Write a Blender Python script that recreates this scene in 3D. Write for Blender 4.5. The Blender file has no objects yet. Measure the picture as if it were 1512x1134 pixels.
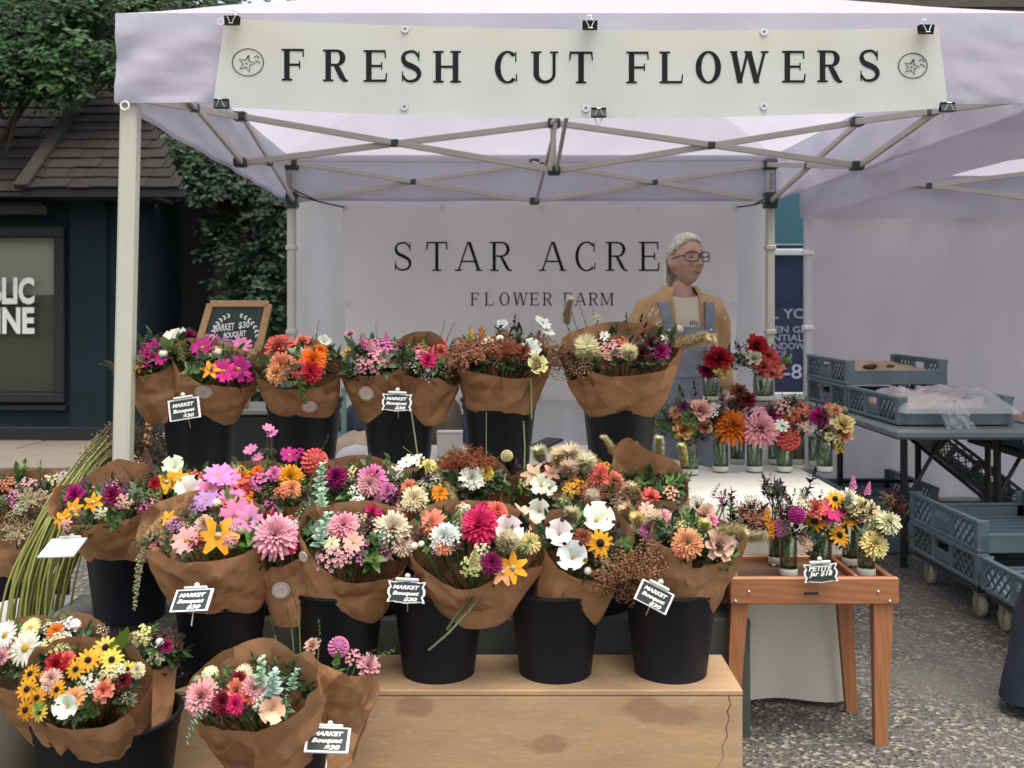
import bpy, bmesh, math, random
from mathutils import Vector, Matrix, noise, Quaternion
random.seed(11)
R = math.radians
PI = math.pi
scene = bpy.context.scene
COL = scene.collection
# ------------------------------------------------------------------ camera
F = 1474.0          # focal length in pixels of a 1512 px wide frame
HC = 1.31           # camera height
cam_d = bpy.data.cameras.new('camera')
cam = bpy.data.objects.new('camera', cam_d)
COL.objects.link(cam)
cam.location = (0, 0, HC)
cam.rotation_euler = (R(90), 0, 0)
cam_d.sensor_width = 36
cam_d.lens = F / 1512 * 36
cam_d.shift_y = -(567 - 450) / 1512
cam_d.clip_end = 400
cam_d.clip_start = 0.05
cam_d.dof.use_dof = True
cam_d.dof.focus_distance = 3.0
cam_d.dof.aperture_fstop = 5.0
scene.camera = cam
# ------------------------------------------------------------------ world and sun (bright overcast)
SUN_EL, SUN_AZ = 74, 140      # azimuth the light comes from, degrees clockwise from +Y
world = bpy.data.worlds.new('World')
scene.world = world
world.use_nodes = True
wn = world.node_tree.nodes
sky = wn.new('ShaderNodeTexSky')
sky.sky_type = 'NISHITA'
sky.sun_disc = False
sky.sun_elevation = R(SUN_EL)
sky.sun_rotation = R(SUN_AZ)
sky.air_density = 1.0
sky.dust_density = 4.0
sky.ozone_density = 1.0
wn['Background'].inputs[1].default_value = 0.15
hs = wn.new('ShaderNodeHueSaturation')            # cloud cover greys the sky evenly
hs.inputs['Saturation'].default_value = 0.14
world.node_tree.links.new(sky.outputs[0], hs.inputs['Color'])
world.node_tree.links.new(hs.outputs[0], wn['Background'].inputs[0])
sun_d = bpy.data.lights.new('sun', 'SUN')
sun_d.energy = 1.3
sun_d.angle = R(32)
sun_d.color = (1.0, 0.90, 0.75)
sun = bpy.data.objects.new('sun', sun_d)
COL.objects.link(sun)
_d = Vector((math.sin(R(SUN_AZ)) * math.cos(R(SUN_EL)), math.cos(R(SUN_AZ)) * math.cos(R(SUN_EL)), math.sin(R(SUN_EL))))
sun.rotation_euler = (-_d).to_track_quat('-Z', 'Y').to_euler()
sun.location = _d * 30
vs = scene.view_settings
vs.view_transform = 'Standard'
vs.look = 'None'
vs.gamma = 1
vs.use_curve_mapping = False
vs.exposure = 1.08
scene.cycles.use_denoising = True
scene.cycles.max_bounces = 8
scene.cycles.transparent_max_bounces = 8
scene.cycles.caustics_reflective = False
scene.cycles.caustics_refractive = False
scene.cycles.use_adaptive_sampling = True
scene.cycles.adaptive_threshold = 0.02

# ------------------------------------------------------------------ helpers
def V(*a): return Vector(a)
def P(px, py, Y): return Vector(((px - 756) / F * Y, Y, HC - (py - 450) / F * Y))
def nz(p, s=1.0): return noise.noise(Vector(p) * s)
def lerp(a, b, t): return a + (b - a) * t
def sm(t):
    t = max(0.0, min(1.0, t)); return t * t * (3 - 2 * t)

class MB:
    def __init__(s):
        s.v = []; s.f = []; s.c = []; s.m = []; s.col = (1, 1, 1); s.mi = 0
    def vert(s, p, col=None):
        s.v.append((p[0], p[1], p[2])); s.c.append(col or s.col); return len(s.v) - 1
    def face(s, idx):
        s.f.append(tuple(idx)); s.m.append(s.mi)
    def poly(s, pts, col=None):
        s.face([s.vert(p, col) for p in pts])
    def grid(s, fn, nu, nv, cu=False, col=None, flip=False):
        b = len(s.v); n = nu if cu else nu + 1
        for j in range(nv + 1):
            for i in range(n):
                r = fn(i / nu, j / nv)
                if col is None: s.vert(r)
                else: s.vert(r, col(i / nu, j / nv))
        for j in range(nv):
            for i in range(nu):
                i2 = (i + 1) % n
                q = (b + j * n + i, b + j * n + i2, b + (j + 1) * n + i2, b + (j + 1) * n + i)
                s.face(q[::-1] if flip else q)
    def box(s, c, size, rot=None):
        c = Vector(c); hx, hy, hz = size[0] / 2, size[1] / 2, size[2] / 2
        b = len(s.v)
        for z in (-hz, hz):
            for x, y in ((-hx, -hy), (hx, -hy), (hx, hy), (-hx, hy)):
                p = Vector((x, y, z))
                if rot is not None: p = rot @ p
                s.vert(c + p)
        for q in ((0, 3, 2, 1), (4, 5, 6, 7), (0, 1, 5, 4), (1, 2, 6, 5), (2, 3, 7, 6), (3, 0, 4, 7)):
            s.face([b + k for k in q])
    def bbox(s, c, size, bev=0.004, rot=None):
        """box with chamfered edges"""
        bm = bmesh.new()
        bmesh.ops.create_cube(bm, size=1)
        bmesh.ops.scale(bm, vec=size, verts=bm.verts)
        bmesh.ops.bevel(bm, geom=list(bm.edges), offset=min(bev, min(size) * .45), segments=1, affect='EDGES')
        b = len(s.v); c = Vector(c)
        for v in bm.verts:
            p = v.co.copy()
            if rot is not None: p = rot @ p
            s.vert(c + p)
        bm.verts.index_update()
        for f in bm.faces: s.face([b + v.index for v in f.verts])
        bm.free()
    def bar(s, a, b_, w, h, up=(0, 0, 1)):
        """rectangular bar from a to b, width w sideways, h along up"""
        a = Vector(a); b_ = Vector(b_); d = b_ - a; L = d.length; d.normalize()
        u = Vector(up); x = d.cross(u)
        if x.length < 1e-4: x = d.cross(Vector((1, 0, 0)))
        x.normalize(); u = x.cross(d)
        rot = Matrix((x, d, u)).transposed()
        s.bbox((a + b_) / 2, (w, L, h), min(w, h) * .15, rot)
    def tube(s, path, rad, n=8, cap=True, col=None):
        path = [Vector(p) for p in path]; m = len(path); b = len(s.v)
        if not hasattr(rad, '__len__'): rad = [rad] * m
        prev = None
        for i, p in enumerate(path):
            d = path[min(i + 1, m - 1)] - path[max(i - 1, 0)]
            if d.length < 1e-9: d = Vector((0, 0, 1))
            d.normalize()
            if prev is None:
                x = d.orthogonal().normalized()
            else:
                x = prev - d * prev.dot(d)
                x = x.normalized() if x.length > 1e-6 else d.orthogonal().normalized()
            prev = x; y = d.cross(x)
            for k in range(n):
                a = 2 * PI * k / n
                s.vert(p + (x * math.cos(a) + y * math.sin(a)) * rad[i], col)
        for i in range(m - 1):
            for k in range(n):
                k2 = (k + 1) % n
                s.face((b + i * n + k, b + i * n + k2, b + (i + 1) * n + k2, b + (i + 1) * n + k))
        if cap:
            s.face([b + k for k in range(n)][::-1]); s.face([b + (m - 1) * n + k for k in range(n)])
    def lathe(s, prof, n=32, c=(0, 0, 0), col=None):
        c = Vector(c); b = len(s.v); m = len(prof)
        for r, z in prof:
            for k in range(n):
                a = 2 * PI * k / n
                s.vert(c + Vector((r * math.cos(a), r * math.sin(a), z)), col)
        for i in range(m - 1):
            for k in range(n):
                k2 = (k + 1) % n
                s.face((b + i * n + k, b + i * n + k2, b + (i + 1) * n + k2, b + (i + 1) * n + k))
    def ball(s, c, r, n=8, m=6, col=None):
        c = Vector(c)
        if not hasattr(r, '__len__'): r = (r, r, r)
        def fn(u, v):
            a = 2 * PI * u; t = PI * v
            return c + Vector((math.cos(a) * math.sin(t) * r[0], math.sin(a) * math.sin(t) * r[1], -math.cos(t) * r[2]))
        s.grid(fn, n, m, True, (lambda u, v: col) if col else None)
    def octa(s, c, r, col=None):
        c = Vector(c); b = len(s.v)
        for d in ((1, 0, 0), (0, 1, 0), (-1, 0, 0), (0, -1, 0), (0, 0, 1), (0, 0, -1)):
            s.vert(c + Vector(d) * r, col)
        for q in ((0, 1, 4), (1, 2, 4), (2, 3, 4), (3, 0, 4), (1, 0, 5), (2, 1, 5), (3, 2, 5), (0, 3, 5)):
            s.face([b + k for k in q])
    def mesh(s, name, mats, smooth=False):
        me = bpy.data.meshes.new(name)
        me.from_pydata(s.v, [], s.f)
        if not isinstance(mats, (list, tuple)): mats = [mats]
        for m in mats: me.materials.append(m)
        if len(mats) > 1: me.polygons.foreach_set('material_index', s.m)
        at = me.attributes.new('tint', 'FLOAT_COLOR', 'POINT')
        flat = []
        for c in s.c: flat.extend((c[0], c[1], c[2], 1.0))
        at.data.foreach_set('color', flat)
        if smooth: me.polygons.foreach_set('use_smooth', [True] * len(me.polygons))
        me.update()
        return me
    def build(s, name, mats, parent=None, smooth=False, label=None, cat=None, group=None, kind=None):
        o = bpy.data.objects.new(name, s.mesh(name, mats, smooth))
        COL.objects.link(o)
        adopt(o, parent)
        tag(o, label, cat, group, kind)
        return o

def world_of(o):
    return o.matrix_parent_inverse_world if False else o['_w'] if '_w' in o else None
_W = {}
def adopt(o, parent):
    """parent o while its mesh stays in world coordinates (parents are only ever translated/rotated at creation)"""
    if parent is None: return
    o.parent = parent
    o.matrix_parent_inverse = _W.get(parent.name, Matrix.Identity(4)).inverted()
def tag(o, label=None, cat=None, group=None, kind=None):
    if label: o['label'] = label
    if cat: o['category'] = cat
    if group: o['group'] = group
    if kind: o['kind'] = kind
    return o
def thing(name, label, cat, loc=(0, 0, 0), rz=0, group=None):
    e = bpy.data.objects.new(name, None)
    e.empty_display_size = .05
    COL.objects.link(e)
    e.location = loc; e.rotation_euler = (0, 0, rz)
    if rz == 0: _W[e.name] = Matrix.Translation(Vector(loc))
    return tag(e, label, cat, group)
def lthing(name, label, cat, group=None):
    """a thing modelled round its own origin, to be moved or copied afterwards"""
    return thing(name, label, cat, (0, 0, 0), 0, group)
def put(root, mat4):
    root.matrix_basis = mat4
def copy_tree(o, parent=None):
    c = o.copy(); COL.objects.link(c)
    if parent is not None:
        c.parent = parent; c.matrix_parent_inverse = o.matrix_parent_inverse.copy()
    for ch in list(o.children): copy_tree(ch, c)
    return c
def place(mesh, name, mat4, parent, color=None):
    o = bpy.data.objects.new(name, mesh); COL.objects.link(o)
    adopt(o, parent); o.matrix_basis = mat4
    if color: o.color = (color[0], color[1], color[2], 1)
    return o
def frame_to(pos, nrm, scale=1.0, spin=0.0):
    q = Vector(nrm).to_track_quat('Z', 'Y')
    return Matrix.Translation(pos) @ q.to_matrix().to_4x4() @ Matrix.Rotation(spin, 4, 'Z') @ Matrix.Diagonal((scale, scale, scale, 1))

# ------------------------------------------------------------------ materials
MATS = {}
def mat(name, col, rough=.6, var=.0, scale=8.0, bump=0.0, bscale=60.0, metal=0.0, trans=0.0, tint=False, obcol=False, spec=.5, detail=4, col2=None, stretch=None, tweak=None):
    if name in MATS: return MATS[name]
    m = bpy.data.materials.new(name); m.use_nodes = True
    nt = m.node_tree; N = nt.nodes; L = nt.links
    bs = N['Principled BSDF']; out = N['Material Output']
    bs.inputs['Roughness'].default_value = rough
    bs.inputs['Metallic'].default_value = metal
    bs.inputs['Specular IOR Level'].default_value = spec
    tc = N.new('ShaderNodeTexCoord'); mp = N.new('ShaderNodeMapping')
    L.new(tc.outputs['Object'], mp.inputs['Vector'])
    if stretch: mp.inputs['Scale'].default_value = stretch
    rgb = N.new('ShaderNodeRGB'); rgb.outputs[0].default_value = (*col, 1)
    c = rgb.outputs[0]
    def mix(a, b, fac, mode='MIX'):
        x = N.new('ShaderNodeMix'); x.data_type = 'RGBA'; x.blend_type = mode
        for s, v in ((x.inputs[6], a), (x.inputs[7], b), (x.inputs[0], fac)):
            if hasattr(v, 'links'): L.new(v, s)
            else: s.default_value = v
        return x.outputs[2]
    def nse(sc, det=4, rough_=.55):
        n = N.new('ShaderNodeTexNoise'); n.inputs['Scale'].default_value = sc; n.inputs['Detail'].default_value = det
        n.inputs['Roughness'].default_value = rough_
        L.new(mp.outputs[0], n.inputs['Vector']); return n.outputs['Fac']
    def ramp(f, a, b):
        r = N.new('ShaderNodeMapRange'); r.inputs[1].default_value = a; r.inputs[2].default_value = b
        L.new(f, r.inputs[0]); return r.outputs[0]
    if obcol:
        oi = N.new('ShaderNodeObjectInfo'); c = oi.outputs['Color']
    if tint:
        at = N.new('ShaderNodeAttribute'); at.attribute_name = 'tint'
        c = mix(c, at.outputs['Color'], 1.0, 'MULTIPLY') if (obcol or tint == 'mul') else at.outputs['Color']
    if col2 is not None:
        c = mix(c, (*col2, 1), ramp(nse(scale, detail), .38, .62))
    elif var:
        hi = N.new('ShaderNodeMapRange'); hi.inputs[1].default_value = .25; hi.inputs[2].default_value = .75
        hi.inputs[3].default_value = 1 - var; hi.inputs[4].default_value = 1 + var
        L.new(nse(scale, detail), hi.inputs[0])
        vm = N.new('ShaderNodeVectorMath'); vm.operation = 'SCALE'
        L.new(c, vm.inputs[0]); L.new(hi.outputs[0], vm.inputs['Scale']); c = vm.outputs[0]
    env = dict(N=N, L=L, mix=mix, nse=nse, ramp=ramp, mp=mp, tc=tc, bs=bs)
    if tweak: c = tweak(c, env) or c
    L.new(c, bs.inputs['Base Color'])
    if bump:
        bp = N.new('ShaderNodeBump'); bp.inputs['Strength'].default_value = min(1, bump); bp.inputs['Distance'].default_value = .01
        L.new(nse(bscale, 5), bp.inputs['Height']); L.new(bp.outputs[0], bs.inputs['Normal'])
    if trans:
        tr = N.new('ShaderNodeBsdfTranslucent'); L.new(c, tr.inputs['Color'])
        mx = N.new('ShaderNodeMixShader'); mx.inputs[0].default_value = trans
        L.new(bs.outputs[0], mx.inputs[1]); L.new(tr.outputs[0], mx.inputs[2]); L.new(mx.outputs[0], out.inputs[0])
    MATS[name] = m
    return m

def bands(c, e):   # fine woven cloth
    return c
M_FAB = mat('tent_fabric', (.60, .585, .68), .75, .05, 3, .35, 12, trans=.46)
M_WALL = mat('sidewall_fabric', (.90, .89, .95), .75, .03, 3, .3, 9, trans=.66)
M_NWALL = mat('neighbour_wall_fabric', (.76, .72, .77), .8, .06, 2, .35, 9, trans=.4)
def stain_top(c, e):
    N, L, mix, nse, ramp = e['N'], e['L'], e['mix'], e['nse'], e['ramp']
    sp = N.new('ShaderNodeSeparateXYZ'); L.new(e['tc'].outputs['Object'], sp.inputs[0])
    r = N.new('ShaderNodeMapRange'); r.inputs[1].default_value = 2.05; r.inputs[2].default_value = 2.25
    L.new(sp.outputs[2], r.inputs[0])
    m_ = N.new('ShaderNodeMath'); m_.operation = 'MULTIPLY'
    L.new(r.outputs[0], m_.inputs[0]); L.new(ramp(nse(1.7, 2), .3, .62), m_.inputs[1])
    return mix(c, (.62, .55, .36, 1), m_.outputs[0])
M_BAN = mat('vinyl_banner', (.62, .645, .61), .6, .03, 4, .12, 10, trans=.2, tweak=stain_top)
M_BAN2 = mat('grey_banner', (.78, .765, .725), .7, .05, 2.5, .2, 7, trans=.3)
M_POLE = mat('cream_painted_steel', (.50, .50, .42), .45, .05, 6)
M_TRUSS = mat('grey_cream_truss', (.52, .50, .43), .45, .06, 6)
M_BRK = mat('dark_plastic_bracket', (.045, .055, .06), .45)
M_STEEL = mat('bright_steel', (.6, .6, .6), .3, metal=.9)
M_INK = mat('dark_ink', (.007, .010, .011), .7, spec=.2)
M_BLACK = mat('black_plastic', (.012, .013, .015), .4)
M_BUCK = mat('black_bucket_plastic', (.0065, .0085, .0135), .48, .25, 5, .08, 30, spec=.3)
M_CORD = mat('black_cord', (.02, .02, .022), .7)
def kraft_fleck(c, e):
    # crumple: every Voronoi cell is a small flat facet tilted its own way, so creases run between them
    N, L = e['N'], e['L']; hs_ = []
    wob = N.new('ShaderNodeTexNoise'); wob.inputs['Scale'].default_value = 9; L.new(e['tc'].outputs['Object'], wob.inputs['Vector'])
    wv = N.new('ShaderNodeVectorMath'); wv.operation = 'MULTIPLY_ADD'; wv.inputs[1].default_value = (.05,) * 3
    L.new(wob.outputs['Color'], wv.inputs[0]); L.new(e['tc'].outputs['Object'], wv.inputs[2])
    for sc_, am in ((9, 1.0), (26, .5)):
        vo = N.new('ShaderNodeTexVoronoi'); vo.inputs['Scale'].default_value = sc_; L.new(wv.outputs[0], vo.inputs['Vector'])
        d_ = N.new('ShaderNodeVectorMath'); d_.operation = 'SUBTRACT'; L.new(wv.outputs[0], d_.inputs[0]); L.new(vo.outputs['Position'], d_.inputs[1])
        k_ = N.new('ShaderNodeVectorMath'); k_.operation = 'SUBTRACT'; L.new(vo.outputs['Color'], k_.inputs[0]); k_.inputs[1].default_value = (.5, .5, .5)
        dt_ = N.new('ShaderNodeVectorMath'); dt_.operation = 'DOT_PRODUCT'; L.new(d_.outputs[0], dt_.inputs[0]); L.new(k_.outputs[0], dt_.inputs[1])
        ml = N.new('ShaderNodeMath'); ml.operation = 'MULTIPLY'; ml.inputs[1].default_value = am; L.new(dt_.outputs['Value'], ml.inputs[0]); hs_.append(ml.outputs[0])
    ad = N.new('ShaderNodeMath'); ad.operation = 'ADD'; L.new(hs_[0], ad.inputs[0]); L.new(hs_[1], ad.inputs[1])
    bp = N.new('ShaderNodeBump'); bp.inputs['Strength'].default_value = .9; bp.inputs['Distance'].default_value = .75
    L.new(ad.outputs[0], bp.inputs['Height']); L.new(bp.outputs[0], e['bs'].inputs['Normal'])
    return e['mix'](c, (.20, .105, .055, 1), e['ramp'](e['nse'](90, 3), .66, .80))
M_KRAFT = mat('kraft_paper', (.44, .232, .118), .8, .2, 5, 0, 16, trans=.16, spec=.2, tweak=kraft_fleck)
M_PETAL = mat('petal', (1, 1, 1), .6, .07, 30, 0, trans=.22, tint=True, obcol=True, spec=.25)
M_LEAF = mat('leaf', (1, 1, 1), .5, .12, 25, 0, trans=.2, tint=True, obcol=True, spec=.35)
M_CENTRE = mat('flower_centre', (1, 1, 1), .8, .2, 60, .4, 200, tint=True, obcol=True, spec=.2)
M_STICK = mat('sticker_paper', (.62, .55, .50), .6, .1, 60)
M_CHALK = mat('chalkboard', (.016, .026, .026), .6, .2, 6)
M_WHITE = mat('white_paint', (.78, .78, .76), .5, .04, 10)
M_CHALKW = mat('chalk_white', (.75, .76, .74), .9)
def woodmat(name, c1, c2, sx=(14, 1.2, 14), sc=4.0, rough=.5):
    def tw(c, e):
        N, L = e['N'], e['L']
        w = N.new('ShaderNodeTexWave'); w.wave_type = 'BANDS'; w.bands_direction = 'DIAGONAL'
        w.inputs['Scale'].default_value = sc * .6; w.inputs['Distortion'].default_value = 7; w.inputs['Detail'].default_value = 3
        w.inputs['Detail Scale'].default_value = 1.5
        L.new(e['mp'].outputs[0], w.inputs['Vector'])
        soft = N.new('ShaderNodeMath'); soft.operation = 'MULTIPLY'; soft.inputs[1].default_value = .55; L.new(w.outputs['Fac'], soft.inputs[0])
        c = e['mix'](c, (*c2, 1), soft.outputs[0])
        return e['mix'](c, tuple(x * .6 for x in c1) + (1,), e['ramp'](e['nse'](sc * 6, 4), .64, .84))
    return mat(name, c1, rough, 0, bump=.1, bscale=40, stretch=sx, tweak=tw)
M_WOODX = woodmat('stained_wood', (.34, .140, .058), (.22, .080, .032), (1.0, 12, 12), 4)
M_WOODZ = woodmat('stained_wood_upright', (.34, .140, .058), (.24, .085, .034), (12, 12, 1.0), 4)
M_PINE = woodmat('pine_frame', (.42, .24, .10), (.34, .18, .07), (8, 8, 2), 3)
def plystain(c, e):
    N, L, mix, nse, ramp = e['N'], e['L'], e['mix'], e['nse'], e['ramp']
    c = mix(c, (.33, .215, .13, 1), ramp(nse(4, 6, .7), .40, .75))
    c = mix(c, (.15, .085, .045, 1), ramp(nse(48, 5, .7), .62, .9))
    c = mix(c, (.46, .33, .21, 1), ramp(nse(24, 4, .6), .60, .72))
    tc = e['tc']
    for (x, z, rx, rz, wob) in STAINS:     # dried water stains with a shape of their own
        sp = N.new('ShaderNodeMapping'); sp.inputs['Location'].default_value = (-x / rx, 0, -z / rz); sp.inputs['Scale'].default_value = (1 / rx, 0, 1 / rz)
        L.new(tc.outputs['Object'], sp.inputs['Vector'])
        n = N.new('ShaderNodeTexNoise'); n.inputs['Scale'].default_value = 7; n.inputs['Detail'].default_value = 3; L.new(tc.outputs['Object'], n.inputs['Vector'])
        va = N.new('ShaderNodeVectorMath'); va.operation = 'MULTIPLY_ADD'; va.inputs[1].default_value = (wob,) * 3
        L.new(n.outputs['Color'], va.inputs[0]); L.new(sp.outputs[0], va.inputs[2])
        ln = N.new('ShaderNodeVectorMath'); ln.operation = 'DISTANCE'; ln.inputs[1].default_value = (wob * .5,  wob * .5, wob * .5); L.new(va.outputs[0], ln.inputs[0])
        r = N.new('ShaderNodeMapRange'); r.inputs[1].default_value = 1.0; r.inputs[2].default_value = .70; L.new(ln.outputs['Value'], r.inputs[0])
        mm = N.new('ShaderNodeMath'); mm.operation = 'MULTIPLY'; mm.inputs[1].default_value = .46; L.new(r.outputs[0], mm.inputs[0])
        c = mix(c, (.20, .085, .045, 1), mm.outputs[0])
    return c
STAINS = [((610 - 756) / F * 2.7, HC - (1043 - 450) / F * 2.7, .05, .03, 2.6), ((800 - 756) / F * 2.7, HC - (1100 - 450) / F * 2.7, .095, .042, 2.4),
          ((985 - 756) / F * 2.7, HC - (1050 - 450) / F * 2.7, .12, .045, 2.4)]
M_PLY = mat('plywood', (.46, .295, .165), .7, 0, bump=.12, bscale=30, stretch=(1, 3, 3), tweak=plystain)
M_LINEN = mat('white_tablecloth', (.70, .685, .60), .8, .05, 3, .2, 120, trans=.15)
M_GREYCLOTH = mat('grey_cloth', (.075, .08, .075), .85, .1, 5, .2, 80)
def glassmat(name, col, rough=.02, ior=1.3):
    m = bpy.data.materials.new(name); m.use_nodes = True; b = m.node_tree.nodes['Principled BSDF']
    b.inputs['Base Color'].default_value = (*col, 1); b.inputs['Transmission Weight'].default_value = 1
    b.inputs['Roughness'].default_value = rough; b.inputs['IOR'].default_value = ior
    MATS[name] = m; return m
def thinglass(name, tint=(.93, .97, .95), gloss=.5):
    m = bpy.data.materials.new(name); m.use_nodes = True; N = m.node_tree.nodes; L = m.node_tree.links
    tr = N.new('ShaderNodeBsdfTransparent'); tr.inputs[0].default_value = (*tint, 1)
    gl = N.new('ShaderNodeBsdfGlossy'); gl.inputs['Roughness'].default_value = .04
    lw = N.new('ShaderNodeLayerWeight'); lw.inputs[0].default_value = gloss
    pw = N.new('ShaderNodeMath'); pw.operation = 'MULTIPLY'; pw.inputs[1].default_value = .75
    L.new(lw.outputs['Fresnel'], pw.inputs[0])
    mx = N.new('ShaderNodeMixShader'); L.new(pw.outputs[0], mx.inputs[0]); L.new(tr.outputs[0], mx.inputs[1]); L.new(gl.outputs[0], mx.inputs[2])
    L.new(mx.outputs[0], N['Material Output'].inputs[0]); MATS[name] = m; return m
M_GLASS = thinglass('jar_glass', (.90, .95, .92), .35)
M_CRATE = mat('crate_plastic', (.115, .165, .195), .5, .2, 6, .15, 20)
M_CRATE2 = mat('dark_crate_plastic', (.03, .045, .05), .5, .12, 4)
# ================================================================== THE SETTING
def asph(c, e):
    N, L, mix, nse, ramp = e['N'], e['L'], e['mix'], e['nse'], e['ramp']
    v = N.new('ShaderNodeTexVoronoi'); v.inputs['Scale'].default_value = 70; L.new(e['tc'].outputs['Object'], v.inputs['Vector'])
    c = mix(c, (.36, .33, .28, 1), ramp(v.outputs['Color'], .58, .92))
    c = mix(c, (.012, .012, .013, 1), ramp(nse(75, 3), .52, .64))
    c = mix(c, (.15, .14, .125, 1), ramp(nse(.9, 4), .52, .7))
    bp = N.new('ShaderNodeBump'); bp.inputs['Strength'].default_value = .9; bp.inputs['Distance'].default_value = .012
    L.new(v.outputs['Distance'], bp.inputs['Height']); L.new(bp.outputs[0], e['bs'].inputs['Normal'])
    return c
M_ASPH = mat('asphalt', (.092, .085, .074), .85, tweak=asph)
m = MB(); m.grid(lambda u, v: (lerp(-40, 40, u), lerp(-20, 60, v), 0), 8, 8)
m.build('ground', M_ASPH, kind='structure')
M_CONC = mat('concrete', (.17, .14, .115), .85, .12, 3, .3, 40)
# pavement behind the stall, a kerb and slabs
pv = thing('pavement', None, None, (0, 7.4, 0)); pv['kind'] = 'structure'
m = MB(); m.box((0, 8.6, .045), (24, 2.3, .09)); m.build('paving_bed', mat('mortar', (.12, .11, .1), .9), pv)
slab = MB(); slab.bbox((0, 0, 0), (1.18, .74, .05), .008)
slab_me = slab.mesh('paving_slab', M_CONC)
for j in range(3):
    for i in range(11):
        o = place(slab_me, 'paving_slab', Matrix.Translation((-8.6 + i * 1.2 + (j % 2) * .3, 7.85 + j * .76, .098 + random.uniform(-.003, .003))), pv)
m = MB(); m.bbox((0, 7.39, .06), (24, .16, .14), .015); m.build('kerb_stone', M_CONC, pv)

# ---- dark painted shop on the left
M_DTEAL = mat('dark_teal_paint', (.0075, .0185, .0245), .8, .2, 3, .3, 50, spec=.25)
M_DTRIM = mat('near_black_trim', (.006, .009, .011), .7)
M_SHIN = mat('brown_shingle', (1, 1, 1), .9, .25, 20, .5, 70, obcol=True)
shop = thing('dark_shop', 'dark teal painted shop with brown shingle roof and lettered window', 'building', (-5, 8.8, 0))
wall = MB()
WY = 8.8
def wx(px, Y=WY): return (px - 756) / F * Y
def wz(py, Y=WY): return HC - (py - 450) / F * Y
x0, x1, z0, z1 = wx(-40), wx(84), wz(580), wz(350)
xl, xr, zt = -9.5, wx(207), 2.35
for a, b, c, d in ((xl, x0, .05, zt), (x1, xr, .05, zt), (x0, x1, .05, z0), (x0, x1, z1, zt)):
    wall.box(((a + b) / 2, WY + .1, (c + d) / 2), (b - a - .001, .2, d - c))
wall.box((xr - .1, WY + 1.1, 1.2), (.2, 1.79, 2.3))
wall.build('wall', M_DTEAL, shop)
m = MB(); m.box((-1.6, 10.0, 1.7), (6.0, .2, 3.3)); m.build('added_dark_wall', M_DTRIM, shop)  # near-black wall added so the gap beside the shop stays dark
m = MB(); m.bbox((wx(133), WY - .025, 1.2), (wx(160) - wx(106), .05, 2.2), .01); m.build('pilaster', M_DTEAL, shop)
m = MB(); m.bbox((wx(20), WY - .02, wz(602)), (wx(100) - wx(-60), .06, .05), .01); m.build('wall_moulding', M_DTRIM, shop)
m = MB(); m.bbox((-6.2, WY - .03, .16), (6.3, .05, .16), .01); m.build('plinth', M_DTRIM, shop)
win = MB()
for (a, b, c, d) in ((x0 - .06, x1 + .09, z1, z1 + .09), (x0 - .06, x1 + .09, z0 - .08, z0), (x1, x1 + .09, z0, z1), (x0 - .06, x0, z0, z1)):
    win.bbox(((a + b) / 2, WY - .03, (c + d) / 2), (b - a, .08, d - c), .008)
wf = win.build('window', M_DTRIM, shop)
M_PANE = thinglass('window_pane', (.92, .95, .93), .25)
m = MB(); m.box(((x0 + x1) / 2, WY + .03, (z0 + z1) / 2), (x1 - x0, .006, z1 - z0)); m.build('pane', M_PANE, wf)
m = MB()
nb = 62
for k in range(nb):
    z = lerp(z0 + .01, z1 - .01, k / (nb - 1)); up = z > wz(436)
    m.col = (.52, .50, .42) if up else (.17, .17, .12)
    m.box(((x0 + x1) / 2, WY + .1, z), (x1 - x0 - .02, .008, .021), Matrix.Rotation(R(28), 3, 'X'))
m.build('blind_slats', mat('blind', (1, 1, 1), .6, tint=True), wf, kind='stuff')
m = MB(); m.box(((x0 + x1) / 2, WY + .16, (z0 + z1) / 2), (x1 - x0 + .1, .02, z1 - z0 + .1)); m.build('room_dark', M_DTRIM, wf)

def text_mesh(name, body, size, mat_, mtx, parent, shear=0.0, width=None, ext=.001, bold=0.0, align='LEFT', spacing=1.0, smooth=False):
    cu = bpy.data.curves.new(name, 'FONT'); cu.body = body; cu.size = size; cu.shear = shear; cu.extrude = ext
    cu.offset = bold; cu.align_x = align; cu.space_character = spacing; cu.resolution_u = 3
    t = bpy.data.objects.new(name, cu); COL.objects.link(t)
    dg = bpy.context.evaluated_depsgraph_get(); dg.update()
    me = bpy.data.meshes.new_from_object(t.evaluated_get(dg))
    bpy.data.objects.remove(t)
    if width:
        xs = [v.co.x for v in me.vertices]; s = width / (max(xs) - min(xs)); off = min(xs)
        for v in me.vertices: v.co.x = (v.co.x - off) * s
    me.materials.clear(); me.materials.append(mat_)
    o = bpy.data.objects.new(name, me); COL.objects.link(o); adopt(o, parent); o.matrix_basis = mtx
    return o
XZ = Matrix.Rotation(R(90), 4, 'X')
# Bfont cap height is about .73 of its size
for body, px0, px1, py in (('BLIC', -18, 49, 447), ('INE', -8, 49, 491)):
    text_mesh('window_lettering', body, .225 / .73, M_WHITE, Matrix.Translation((wx(px0), WY + .022, wz(py))) @ XZ, wf, width=wx(px1) - wx(px0), bold=.012)

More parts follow.
